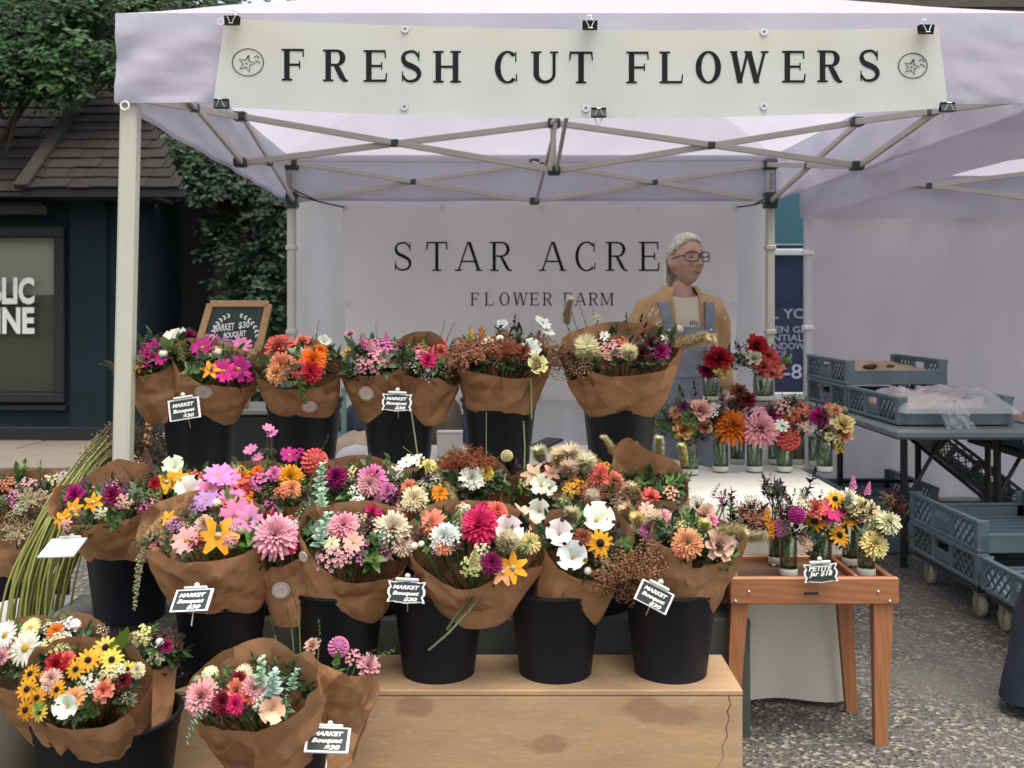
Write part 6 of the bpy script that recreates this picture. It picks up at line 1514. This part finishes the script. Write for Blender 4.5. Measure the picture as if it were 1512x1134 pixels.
# ================================================================== PRICE TAGS AND SIGNS
def tag_sign(px, py, Y, w, h, label, roll=0, tilt=0, yaw=0, scallop=False, lines=('MARKET', 'Bouquet', '$30'), pale=False, pick=True):
    root = thing('price_tag', label, 'price tag', (0, 0, 0), 0, 'small chalkboard price tags')
    W, H = w / F * Y, h / F * Y
    def outline(s, n=48):
        pts = []
        for k in range(n):
            a = 2 * PI * k / n; c_, s_ = math.cos(a), math.sin(a); q = max(abs(c_), abs(s_)); x, z = c_ / q, s_ / q
            k_ = 1.0
            if scallop: k_ = 1 - .10 * math.exp(-((abs(x) - .72) / .12) ** 2) * (abs(z) > .99) - .12 * math.exp(-((abs(z) - .55) / .2) ** 2) * (abs(x) > .99) + .06 * (abs(x) < .25 and abs(z) > .99)
            pts.append((x * W / 2 * s * k_, z * H / 2 * s * k_))
        return pts
    th = .004
    m = MB(); o_ = outline(1); 
    m.poly([V(x, 0, z) for x, z in o_]); m.poly([V(x, th, z) for x, z in o_][::-1])
    for i in range(len(o_)):
        j = (i + 1) % len(o_); m.poly([V(o_[j][0], 0, o_[j][1]), V(o_[i][0], 0, o_[i][1]), V(o_[i][0], th, o_[i][1]), V(o_[j][0], th, o_[j][1])])
    m.build('frame', mat('card_edge', (.55, .55, .53), .6) if pale else M_WHITE, root)
    m = MB(); m.poly([V(x, -.0012, z) for x, z in outline(.88)]); m.build('board', mat('pale_card', (.48, .48, .46), .7, .06, 30) if pale else M_CHALK, root)
    lh = H * .62 / len(lines)
    if not pale:
        for i, t_ in enumerate(lines):
            text_mesh('lettering', t_, lh * 1.15, M_CHALKW, Matrix.Translation((-W * .36 + (W * .3 if t_[0] == '$' else 0), -.002, H * .36 - (i + 1) * H * .27 + H * .04)) @ XZ, root, shear=.25, width=W * (.36 if t_[0] == '$' else .70), ext=.0003, bold=.0006)
    m = MB(); m.bbox((0, .002, H / 2 + .004), (W * .62, .012, .008), .002); m.ball((0, .002, H / 2 + .013), .0075, 8, 6); m.build('clip', mat('clear_clip', (.55, .56, .55), .3), root)
    if pick: m = MB(); m.tube([(0, .006, H / 2), (.004, .03, -H * .9)], .0016, 5); m.build('pick', M_STEEL, root)
    root.matrix_basis = Matrix.Translation(P(px, py, Y)) @ Matrix.Rotation(R(yaw), 4, 'Z') @ Matrix.Rotation(R(tilt), 4, 'X') @ Matrix.Rotation(R(roll), 4, 'Y')
    return root
tag_sign(272, 604, 3.22, 46, 31, 'rectangular chalk price tag on the raised bucket by the tent post', roll=-9, tilt=-8)
tag_sign(586, 594, 3.24, 44, 25, 'scalloped chalk price tag on the raised bucket under the soft pink bouquet', roll=2, tilt=-8, scallop=True)
tag_sign(283, 886, 2.56, 60, 36, 'slanted chalk price tag below the big pink cosmos bouquet', roll=-8, tilt=-46, yaw=-16)
tag_sign(600, 874, 2.63, 56, 31, 'scalloped chalk price tag between the eucalyptus and hot pink bouquets', roll=3, tilt=-15, scallop=True)
tag_sign(966, 881, 2.58, 52, 32, 'chalk price tag tilted steeply under the drooping millet', roll=27, tilt=-15)
tag_sign(484, 1092, 2.34, 64, 46, 'chalk price tag lying nearly flat beside the near dahlia bouquet', roll=10, tilt=-66, yaw=14)
tag_sign(92, 808, 2.80, 56, 44, 'white tag seen pale side up below the left orange bouquet', roll=-8, tilt=-66, yaw=-14, pale=True)
tag_sign(1212, 846, 2.92, 50, 27, 'scalloped chalk sign standing on the wooden tray table', roll=-3, tilt=-6, scallop=True, lines=('PETITE', 'Jar $18'))

# framed chalkboard on an easel
es = thing('easel_chalkboard', 'wood framed chalkboard with laurel and market bouquet price above the flowers', 'sign', P(345, 600, 3.95))
EY = 3.95
cnr = [P(311, 449, EY + .06), P(397, 449, EY + .06), P(381, 520, EY), P(290, 520, EY)]
ex = (cnr[1] - cnr[0]).normalized(); ez = ((cnr[0] + cnr[1]) - (cnr[2] + cnr[3])).normalized(); en = ex.cross(ez)
for a, b in ((0, 1), (1, 2), (2, 3), (3, 0)):
    m = MB(); m.bar(cnr[a], cnr[b], .016, .028, ez if a in (0, 2) else ex); m.build('frame_rail', M_PINE, es)
m = MB(); cc = [c + en * (-.002) for c in cnr]; m.poly(cc); m.poly([c + V(0, .006, 0) for c in cc][::-1]); m.build('board', M_CHALK, es)
def bpt(px, py): return P(px, py, lerp(EY + .06, EY, (py - 449) / 71) - .006)
m = MB()
for s_ in (-1, 1):
    for k in range(7):
        a = R(lerp(12, 80, k / 6)); cx, cy = 347 + s_ * 33 * math.sin(a), 497 - 34 * math.cos(a) + 2
        for d in (-1, 1):
            tx, ty = s_ * math.cos(a) * 5 + d * math.sin(a) * s_ * 3.4, math.sin(a) * 5 - d * math.cos(a) * 3.4
            m.poly([bpt(cx, cy), bpt(cx + tx * .5 + ty * .25, cy + ty * .5 - tx * .25), bpt(cx + tx, cy + ty), bpt(cx + tx * .5 - ty * .25, cy + ty * .5 + tx * .25)])
m.build('chalk_laurel', M_CHALKW, es, kind='stuff')
for body, px, py, wd, hh in (('MARKET', 315, 490, 32, 11), ('$30', 352, 485, 17, 10), ('BOUQUET', 330, 499, 34, 8)):
    text_mesh('lettering', body, hh / F * EY / .73, M_CHALKW, Matrix.Translation(bpt(px, py)) @ Matrix.Rotation(R(-6), 4, 'Y') @ Matrix.Rotation(R(90 - 12), 4, 'X'), es, width=wd / F * EY, shear=.15, ext=.0003, bold=.0008)
for a, b in ((P(381, 505, EY + .02), P(362, 602, EY - .04)), (P(292, 505, EY + .02), P(278, 602, EY - .04)), (P(345, 460, EY + .09), P(345, 602, EY + .22))):
    m = MB(); m.bar(a, b, .022, .022); m.build('easel_leg', M_PINE, es)
pd = thing('green_pedestal', 'dark green box with pale top under the easel chalkboard', 'box', (P(350, 0, 3.97).x, 3.98, 0))
m = MB(); m.bbox((P(348, 0, 3.97).x, 4.03, .66), (.34, .3, .44), .008); m.build('box_body', mat('dark_green_paint', (.020, .028, .020), .6, .15, 5), pd)
m = MB(); m.bbox((P(348, 0, 3.97).x, 4.03, .893), (.36, .32, .022), .005); m.build('box_top', mat('pale_top', (.27, .28, .26), .6), pd)
m = MB(); m.bbox((P(348, 0, 3.97).x, 4.03, .22), (.32, .28, .438), .008); m.build('box_base', MATS['dark_green_paint'], pd)
# A-frame board lower left
af = thing('sidewalk_chalkboard', 'leaning chalkboard sign with pine frame behind the left raised bucket', 'sign', (P(235, 0, 4.5).x, 4.5, 0))
A0, A1 = P(226, 560, 4.5), P(212, 660, 4.42)
dv = (A1 - A0) / (A0.z - A1.z); b0 = A0 + dv * (A0.z - .02); wv = V(.42, 0, 0)
m = MB(); m.poly([A0 + V(.03, .004, 0), A0 + wv, b0 + wv, b0 + V(.03, .004, 0)]); m.build('board', M_CHALK, af)
for o_ in (V(.012, 0, 0), wv): m = MB(); m.bar(A0 + o_, b0 + o_, .026, .03, (1, 0, 0)); m.build('frame_rail', M_PINE, af)
m = MB(); m.bar(A0 + V(.02, 0, 0), A0 + wv, .026, .03); m.build('frame_rail', M_PINE, af)
for body, px, py, hh in (('PAY', 234, 600, 9), ('EVERY', 230, 627, 10), ('SEE', 230, 648, 9)):
    text_mesh('lettering', body, hh / F * 4.45 / .73, M_CHALKW, Matrix.Translation(P(px, py, 4.50 - (py - 575) / 85 * .08 - .012)) @ XZ, af, width=(10 if len(body) == 3 else 30) / F * 4.45 * (1.6 if len(body) == 3 else 1.1), ext=.0003)

# ---- bits on the white table
def bit(name, label, cat_, c, s, material, bev=.01, rot=None):
    m = MB(); m.bbox(c, s, bev, rot); return m.build(name, material, None, False, label, cat_)
bit('phone', 'black phone lying on the white table between two raised buckets', 'phone', P(806, 659, 4.18) + V(0, 0, .012), (.085, .15, .012), M_BLACK, .004, Matrix.Rotation(R(-35), 3, 'Z') @ Matrix.Rotation(R(8), 3, 'X'))
m = MB(); b_ = P(662, 690, 3.9); m.bbox((b_.x, 4.0, .75), (.10, .06, .098), .004); wbx = m.build('card_box', mat('white_card', (.62, .58, .55), .6, .05, 20), None, False, 'white card box on the table behind the millet', 'box')
m = MB(); m.bbox((b_.x, 4.0, .802), (.104, .064, .006), .002); m.build('lid', MATS['white_card'], wbx)
heap('paper_bag', 'crumpled beige paper bag on the table left of the scalloped tag bucket', 'paper bag', P(520, 0, 4.1).x, 4.1, .70, .17, .2, .085, mat('beige_paper', (.50, .39, .26), .8, .1, 9, .4, 30), 21)
heap('plastic_sack', 'white plastic sack on the table in front of the beige bag', 'bag', P(522, 0, 3.85).x, 3.85, .70, .15, .16, .06, mat('white_sack', (.62, .62, .64), .5, .05, 9), 22)
heap('folded_tarp', 'folded dark navy tarp behind the beige paper bag', 'tarp', P(528, 0, 4.6).x, 4.6, .74, .2, .2, .10, mat('navy_tarp', (.02, .03, .055), .5, .3, 12), 23)
m = MB(); m.bbox((P(528, 0, 4.6).x, 4.6, .37), (.5, .4, .735), .01); m.build('storage_bin', mat('dull_grey_bin', (.2, .21, .22), .6), None, False, 'grey storage bin behind the white table carrying the tarp', 'bin')
heap('canvas_tote', 'olive brown canvas tote behind the white table', 'tote bag', P(655, 0, 4.75).x, 4.75, .60, .16, .16, .28, mat('olive_canvas', (.12, .10, .06), .85, .2, 9), 24)
heap('blue_jacket', 'blue jacket slumped beside the olive tote', 'jacket', P(676, 0, 4.8).x + .02, 4.82, .60, .14, .14, .20, mat('blue_cloth', (.03, .07, .15), .85, .2, 9), 25)
m = MB(); m.bbox((P(668, 0, 4.8).x, 4.8, .3), (.45, .34, .6), .01); m.build('storage_bin', MATS['dull_grey_bin'], None, False, 'grey storage bin behind the white table carrying the tote', 'bin')
m = MB(); m.tube([(P(506, 0, 4.4).x, 4.43, 0), (P(506, 0, 4.4).x, 4.43, .94)], .012, 8); m.build('green_stake', mat('sage_plastic', (.13, .24, .18), .5), None, True, 'thin sage green stake between two raised buckets', 'stake')

# ================================================================== PEOPLE
def blush_(c, e): return e['mix'](c, (.52, .24, .18, 1), e['ramp'](e['nse'](26, 3), .52, .78))
M_SKIN = mat('skin', (.56, .35, .265), .55, .12, 60, .35, 150, spec=.35, tweak=blush_)
def head_pt(th, ph):
    dx, dy, dz = math.sin(th) * math.sin(ph), -math.cos(th) * math.sin(ph), math.cos(ph)
    x, y, z = .073 * dx, .092 * dy, .113 * dz
    if dy > 0: y *= 1.10
    if z < -.015:
        k = min(1, (-.015 - z) / .098); x *= 1 - .38 * k ** 1.4
        y = y * (1 - .55 * k) if dy > 0 else y * (1 - .04 * k) - .008 * k
    if dy < 0:
        e = lambda x0, z0, sx_, sz_: math.exp(-((abs(x) - x0) / sx_) ** 2 - ((z - z0) / sz_) ** 2)
        S = max(0, min(1, (.026 - z) / .056)) if z > -.030 else max(0, 1 - (-.030 - z) / .013)
        y -= .030 * math.exp(-(x / (.0085 + .005 * S)) ** 2) * S ** .9
        y -= .006 * e(.011, -.032, .006, .007)
        y += .010 * e(.031, .006, .015, .012); y -= .005 * e(.03, .030, .024, .008)
        y -= .006 * e(0, -.062, .02, .012); y += .006 * e(0, -.062, .022, .0032); y += .004 * e(0, -.079, .018, .006)
        y -= .008 * e(0, -.098, .02, .014); y -= .005 * e(.044, -.018, .016, .018); y += .006 * e(.030, -.050, .006, .02); y += .003 * e(.030, -.012, .014, .004)
    return V(x, y, z)
def eval_mesh(o):
    dg = bpy.context.evaluated_depsgraph_get(); dg.update()
    me = bpy.data.meshes.new_from_object(o.evaluated_get(dg)); return me
def make_body(name, mtx, hm, legx=.09, spread=0.0, parent=None):
    J = []; E = []; Rd = []
    def j(p, r, link=None):
        J.append(p); Rd.append(r if hasattr(r, '__len__') else (r, r))
        if link is not None: E.append((link, len(J) - 1))
        return len(J) - 1
    pel = j((0, 0, .90), (.135, .10)); wa = j((0, 0, 1.05), (.12, .09), pel); ch = j((0, 0, 1.20), (.135, .095), wa); uc = j((0, .005, 1.30), (.10, .075), ch)
    nk = j((0, 0, 1.375), (.047, .050), uc); nt2 = j((0.008, -.004, 1.445), (.041, .044), nk)
    for s in (-1, 1):
        sh_ = j((s * .15, 0, 1.30), .055, uc); el = j((s * .208, .03, 1.06), .042, sh_); wr = j((s * .205, -.09, .86), .028, el); pa = j((s * .205, -.12, .80), (.032, .016), wr)
        for f in range(4):
            yy = -.14 + .002 * f; k1 = j((s * .205 + (f - 1.5) * .018, yy, .755 - .004 * abs(f - 1.5)), .0085, pa); k2 = j((s * .205 + (f - 1.5) * .018, yy + .012, .715), .0075, k1)
        t1 = j((s * .19, -.135, .80), .010, pa); t2 = j((s * .175, -.15, .765), .009, t1)
        hp = j((s * .085, 0, .86), .085, pel); kn = j((s * (legx + spread * .5), -.015, .47), .056, hp); an = j((s * (legx + spread), .03, .09), .038, kn); to = j((s * (legx + spread + .01), -.11, .035), .034, an)
    me = bpy.data.meshes.new('b'); me.from_pydata(J, E, []); o = bpy.data.objects.new('b', me); COL.objects.link(o)
    md = o.modifiers.new('s', 'SKIN'); md.use_smooth_shade = True
    for i, sv in enumerate(me.skin_vertices[0].data): sv.radius = Rd[i]; sv.use_root = (i == 0)
    o.modifiers.new('ss', 'SUBSURF').levels = 2
    b1 = eval_mesh(o); bpy.data.objects.remove(o)
    hb = MB(); hb.v = [tuple(v.co) for v in b1.vertices]; hb.c = [(1, 1, 1)] * len(hb.v); hb.f = [tuple(p.vertices) for p in b1.polygons]; hb.m = [0] * len(hb.f)
    hb.grid(lambda u, v: hm @ head_pt(2 * PI * u, .001 + (PI - .002) * v), 80, 60, True, None, True)
    for s in (-1, 1):
        hb.ball((0, 0, 0), 1, 10, 8); n = 10 * 9
        for i in range(len(hb.v) - n, len(hb.v)): x, y, z = hb.v[i]; hb.v[i] = tuple(hm @ V(s * (.076 + .013 * x + .006 * y), .010 + .020 * y + .005 * z, -.006 + .033 * z))
    me2 = hb.mesh('body', M_SKIN, True); bm = bmesh.new(); bm.from_mesh(me2); bmesh.ops.remove_doubles(bm, verts=bm.verts, dist=.0004); bmesh.ops.recalc_face_normals(bm, faces=bm.faces); bm.to_mesh(me2); bm.free()
    t = bpy.data.objects.new('t', me2); COL.objects.link(t); r_ = t.modifiers.new('r', 'REMESH'); r_.mode = 'VOXEL'; r_.voxel_size = .0042; r_.use_smooth_shade = True
    me3 = eval_mesh(t); bpy.data.objects.remove(t)
    if len(me3.vertices) < 500: me3 = me2
    me3.materials.clear(); me3.materials.append(M_SKIN); me3.polygons.foreach_set('use_smooth', [True] * len(me3.polygons))
    ob = bpy.data.objects.new('body', me3); COL.objects.link(ob); ob.parent = parent
    return ob
TR = [(.74, .178, .130), (.85, .185, .135), (.95, .182, .132), (1.08, .176, .126), (1.18, .188, .126), (1.25, .200, .118), (1.295, .196, .104), (1.325, .165, .092), (1.352, .118, .080), (1.378, .082, .072), (1.40, .066, .064)]
def tor(a, z, off=0.0):
    for i in range(len(TR) - 1):
        if z <= TR[i + 1][0] or i == len(TR) - 2: break
    t = max(0, min(1, (z - TR[i][0]) / (TR[i + 1][0] - TR[i][0]))); rx, ry = lerp(TR[i][1], TR[i + 1][1], t) + off, lerp(TR[i][2], TR[i + 1][2], t) + off
    s, c_ = math.sin(a), math.cos(a); q = (abs(s) ** 2.4 + abs(c_) ** 2.4) ** (-1 / 2.4)
    return V(rx * s * q, -ry * c_ * q, z)
def loc(name, mb, material, root, smooth=True):
    o = bpy.data.objects.new(name, mb.mesh(name, material, smooth)); COL.objects.link(o); o.parent = root; return o
def hair_cap(hm, hl, thick, strands, seed):
    m = MB(); rg = random.Random(seed)
    def fn(u, v):
        th = 2 * PI * u; f = (1 + math.cos(th)) / 2
        p = head_pt(th, .001 + v * R(lerp(118, hl, f ** .8))); n = p.normalized()
        return hm @ (p + n * (thick * (.35 + .65 * sm((1 - v) * 6)) + .004 * nz((u * 40, v * 3, seed)) + .002 * math.sin(u * 130 + v * 6)) + V(0, .004, 0))
    m.grid(fn, 110, 26, True)
    return m
woman = thing('person', 'white haired person in glasses, tan shirt and grey denim overalls behind the jars', 'person', (0, 0, 0))
HM = Matrix.Translation((.022, -.034, 1.520)) @ Matrix.Rotation(R(17), 4, 'Z') @ Matrix.Rotation(R(-4), 4, 'X') @ Matrix.Diagonal((1.09, 1.06, 1.03, 1))
make_body('body', None, HM, parent=woman)
M_SHIRT = mat('mustard_cotton', (.46, .285, .135), .85, .25, 14, .6, 14)
M_TEE = mat('cream_tee', (.56, .50, .38), .9, .05, 10, .2, 40)
M_DENIM = mat('grey_blue_denim', (.20, .215, .26), .85, .18, 24, .35, 120)
m = MB()
def fn(u, v):
    z = lerp(1.385, .86, v); hw_ = lerp(.062, .050, v); a0 = math.asin(min(.95, hw_ / (tor(PI / 2, z).x))); a = lerp(a0, 2 * PI - a0, u)
    return tor(a, z, .012 + .006 * nz((u * 9, v * 7, 1)))
m.grid(fn, 60, 30)
for s in (-1, 1):
    pts = [V(s * .10, .0, 1.318), V(s * .165, .0, 1.288), V(s * .196, .005, 1.22), V(s * .206, .018, 1.14), V(s * .210, .03, 1.06), V(s * .21, -.02, .98), V(s * .205, -.07, .90)]
    m.tube(pts, [.050, .070, .070, .064, .060, .056, .054], 16)
sh_o = loc('shirt', m, M_SHIRT, woman)
m = MB()
for s in (-1, 1):
    def fn(u, v, s=s):
        a = lerp(.62, PI, u); p = tor(s * a, 1.395 - .0 * v, .004); lp = math.exp(-((u) / .16) ** 2)
        o_ = tor(s * a, 1.395, .004 + .045 * v); return V(o_.x + s * .012 * lp * v, o_.y - .012 * lp * v, 1.392 + .018 * math.sin(PI * min(1, v * 1.6)) * (1 - v) - v * (.030 + .055 * lp))
    m.grid(fn, 18, 5)
loc('collar', m, M_SHIRT, woman)
m = MB(); m.grid(lambda u, v: tor(2 * PI * u, lerp(1.382 - .040 * max(0, math.cos(2 * PI * u)) ** 2, .9, v), .002), 48, 18, True); loc('tee_shirt', m, M_TEE, woman)
m = MB()
m.grid(lambda u, v: tor(2 * PI * u, lerp(.98, .78, v), .022), 48, 8, True)
def fn(u, v):
    z = lerp(1.207, .975, v); hw_ = lerp(.118, .165, v ** 2); x = lerp(-hw_, hw_, u); a = math.asin(max(-.98, min(.98, x / tor(PI / 2, z, .024).x))); return tor(a, z, .026 + .003 * nz((u * 5, v * 5, 3)))
m.grid(fn, 24, 18)
for s in (-1, 1):
    m.tube([V(s * .09, 0, .82), V(s * .095, -.01, .47), V(s * .095, .01, .06)], [.105, .082, .085], 18)
ov = loc('overalls', m, M_DENIM, woman)
for s in (-1, 1):
    m = MB()
    def fn(u, v, s=s):
        w = (u - .5) * .046
        if v < .5:
            t = v / .5; z = lerp(1.165, 1.332, t); x = s * (lerp(.094, .112, t)) + w; p = tor(math.asin(max(-.97, min(.97, x / tor(PI / 2, z, .026).x))), z, .030)
        else:
            t = (v - .5) / .5; z = lerp(1.332, 1.12, t); x = s * lerp(.112, .05, t) + w; p = tor(PI - math.asin(max(-.97, min(.97, x / tor(PI / 2, z, .026).x))), z, .030)
        return p
    m.grid(fn, 4, 40); st_ = loc('strap', m, M_DENIM, woman)
    m = MB(); p = tor(math.asin(s * .097 / tor(PI / 2, 1.19, .026).x), 1.192, .036); m.bbox(p, (.05, .006, .05), .004); loc('strap_end', m, M_DENIM, st_, False)
    m = MB(); m.ball(p + V(0, -.005, 0), (.008, .004, .008), 10, 6); loc('button', m, M_STEEL, st_)
m = MB()
for k, (x, z) in enumerate(((.012, 1.225), (.022, 1.228), (.032, 1.226), (.044, 1.222))):
    p = tor(math.asin(x / tor(PI / 2, z).x), z, .004); m.bbox(p, (.004, .003, .022), .001)
loc('tee_print', m, mat('purple_print', (.10, .04, .22), .8), woman)
m = MB()
for (x, z, s_) in ((-.165, 1.275, 1), (-.15, 1.262, 1.2), (-.175, 1.255, .8), (-.135, 1.225, 1.2), (-.12, 1.235, 1.0), (-.148, 1.212, 1), (.185, 1.24, .8)):
    p = tor(math.asin(x / tor(PI / 2, z, .02).x), z, .026); leaf(m, p, V(.5 * s_, -.15, .75), .03 * s_, .014, (1, 1, 1), V(0, -1, 0))
loc('embroidery', m, mat('cream_thread', (.62, .55, .40), .9), woman)
M_HAIR = mat('white_hair', (.72, .69, .62), .5, .2, 30, .1, 120)
hm_ = hair_cap(HM, 44, .009, 0, 3); rgh = random.Random(12)
def on_head(d):
    d = d.normalized(); return head_pt(math.atan2(d.x, -d.y), math.acos(max(-1, min(1, d.z))))
for k in range(130):        # locks combed from the hairline back over the crown
    th = rgh.uniform(-1.9, 1.9); ph = R(lerp(118, 44, ((1 + math.cos(th)) / 2) ** .8)) * rgh.uniform(.90, 1.0)
    d0 = V(math.sin(th) * math.sin(ph), -math.cos(th) * math.sin(ph), math.cos(ph)); d1 = V(rgh.uniform(-.35, .35), .9, rgh.uniform(-.55, -.1))
    mid_ = (d0 + d1 * .7 + V(0, 0, .75 if abs(th) < 1.2 else .15)).normalized(); pts_ = []
    for i in range(9):
        t = i / 8; d = (d0 * (1 - t) ** 2 + mid_ * 2 * t * (1 - t) + d1 * t * t).normalized(); q = on_head(d); pts_.append(HM @ (q + d * (.006 + .008 * math.sin(PI * min(1, t * 1.5 + .05)))))
    hm_.tube(pts_, [.0014] + [rgh.uniform(.0030, .0052)] * 7 + [.002], 5)
hair = loc('hair', hm_, M_HAIR, woman)
m = MB(); rg = random.Random(6)
for k in range(30):
    a = rg.uniform(R(125), R(235)); p0 = head_pt(a, R(rg.uniform(80, 108))); p0 = p0 + p0.normalized() * .008
    s_ = math.sin(a); e = V(p0.x * 1.05 + rg.uniform(-.012, .012), p0.y * .75 + .012, -.135 + rg.uniform(-.03, .02))
    m.tube([HM @ p0, HM @ V(p0.x * 1.12, p0.y * 1.0 + .01, -.09), HM @ V(lerp(p0.x * 1.12, e.x, .6), p0.y * .85 + .012, -.145), HM @ e], [.008, .009, .006, .0015], 6)
loc('back_hair', m, M_HAIR, hair)
M_FRAME = mat('dark_glasses', (.03, .02, .03), .3)
gl = MB()
for s in (-1, 1):
    ring_ = [HM @ V(s * .0355 + .0305 * (abs(math.cos(t)) ** .6) * (1 if math.cos(t) > 0 else -1), -.104 + .020 * ((.0355 * s + .0305 * math.cos(t)) / .066) ** 2, .006 + .0205 * (abs(math.sin(t)) ** .65) * (1 if math.sin(t) > 0 else -1)) for t in [2 * PI * k / 26 for k in range(27)]]
    gl.tube(ring_, .0027, 6, False); gl.tube([HM @ V(s * .065, -.084, .012), HM @ V(s * .077, -.05, .012), HM @ V(s * .081, .012, .004)], .0026, 6)
gl.tube([HM @ V(-.008, -.103, .010), HM @ V(0, -.107, .013), HM @ V(.008, -.103, .010)], .0024, 6)
glo = loc('glasses', gl, M_FRAME, woman)
def face_parts(HM, woman):
    for s in (-1, 1):
        m = MB(); m.ball((0, 0, 0), .0108, 14, 10); ey = loc('eye', m, mat('eye_white', (.36, .30, .27), .3), woman); ey.matrix_basis = HM @ Matrix.Translation((s * .031, -.0715, .006))
        m = MB(); m.ball((.003, -.0086, 0), (.0058, .0035, .0054), 12, 8); loc('iris', m, mat('dark_iris', (.03, .025, .02), .2), ey)
        m = MB(); m.tube([HM @ (head_pt(s * .20, R(72)) + V(0, -.002, 0)), HM @ (head_pt(s * .38, R(70)) + V(0, -.003, 0)), HM @ (head_pt(s * .60, R(73)) + V(0, -.002, 0))], [.0022, .0032, .0015], 6); loc('eyebrow', m, mat('grey_brow', (.33, .28, .24), .8), woman)
    m = MB()
    for dz_, r_ in ((-.0590, .0022), (-.0660, .0030)): m.tube([HM @ (head_pt(t, PI / 2 + math.asin(min(.9, -dz_ / .113))) + V(0, -.0005, 0)) for t in (-.36, -.18, 0, .18, .36)], [.0008, r_, r_ * 1.1, r_, .0008], 8)
    loc('lips', m, mat('lip', (.33, .11, .09), .5), woman)
face_parts(HM, woman)
woman.matrix_basis = Matrix.Translation((P(1004, 0, 4.75).x, 4.75, 0)) @ Matrix.Rotation(R(9), 4, 'Z') @ Matrix.Diagonal((.95, .95, 1, 1))
# passer-by at the right edge: navy trousers, body mostly outside the frame
p2 = thing('person', 'person at the right frame edge with wide navy trousers and jacket', 'person', (0, 0, 0))
HM2 = Matrix.Translation((0, -.01, 1.526)) @ Matrix.Rotation(R(20), 4, 'Z')
make_body('body', None, HM2, .12, .17, parent=p2)
M_NAVY = mat('navy_cloth', (.012, .016, .035), .85, .2, 8, .3, 30)
m = MB(); m.grid(lambda u, v: tor(2 * PI * u, lerp(1.0, .76, v), .016), 40, 8, True)
for s in (-1, 1):
    def fn(u, v, s=s):
        c_ = V(s * lerp(.088, .29, v ** .9), -.012 * math.sin(PI * v), lerp(.86, .045, v)); r_ = lerp(.105, .122, v) + .014 * nz((u * 6, v * 6, s)); a = 2 * PI * u
        return c_ + V(r_ * math.cos(a), r_ * math.sin(a) * 1.05, 0)
    m.grid(fn, 26, 26, True)
loc('trousers', m, M_NAVY, p2)
m = MB(); m.grid(lambda u, v: tor(2 * PI * u, lerp(1.39, .84, v), .02 + .006 * nz((u * 9, v * 6, 8))), 44, 24, True)
for s in (-1, 1): m.tube([V(s * .13, 0, 1.305), V(s * .18, 0, 1.28), V(s * .215, .01, 1.2), V(s * .238, .03, 1.06), V(s * .238, -.06, .93), V(s * .232, -.09, .86)], [.075, .078, .07, .063, .058, .052], 16)
loc('jacket', m, M_NAVY, p2)
loc('hair', hair_cap(HM2, 50, .014, 0, 5), mat('brown_hair', (.05, .03, .02), .5, .2, 40), p2)
for s in (-1, 1):
    m = MB(); m.ball((s * .30, -.04, .04), (.05, .14, .045), 12, 8); loc('shoe', m, M_BLACK, p2)
face_parts(HM2, p2)
p2.matrix_basis = Matrix.Translation((1.965, 3.22, 0)) @ Matrix.Diagonal((.95, .92, 1.0, 1))
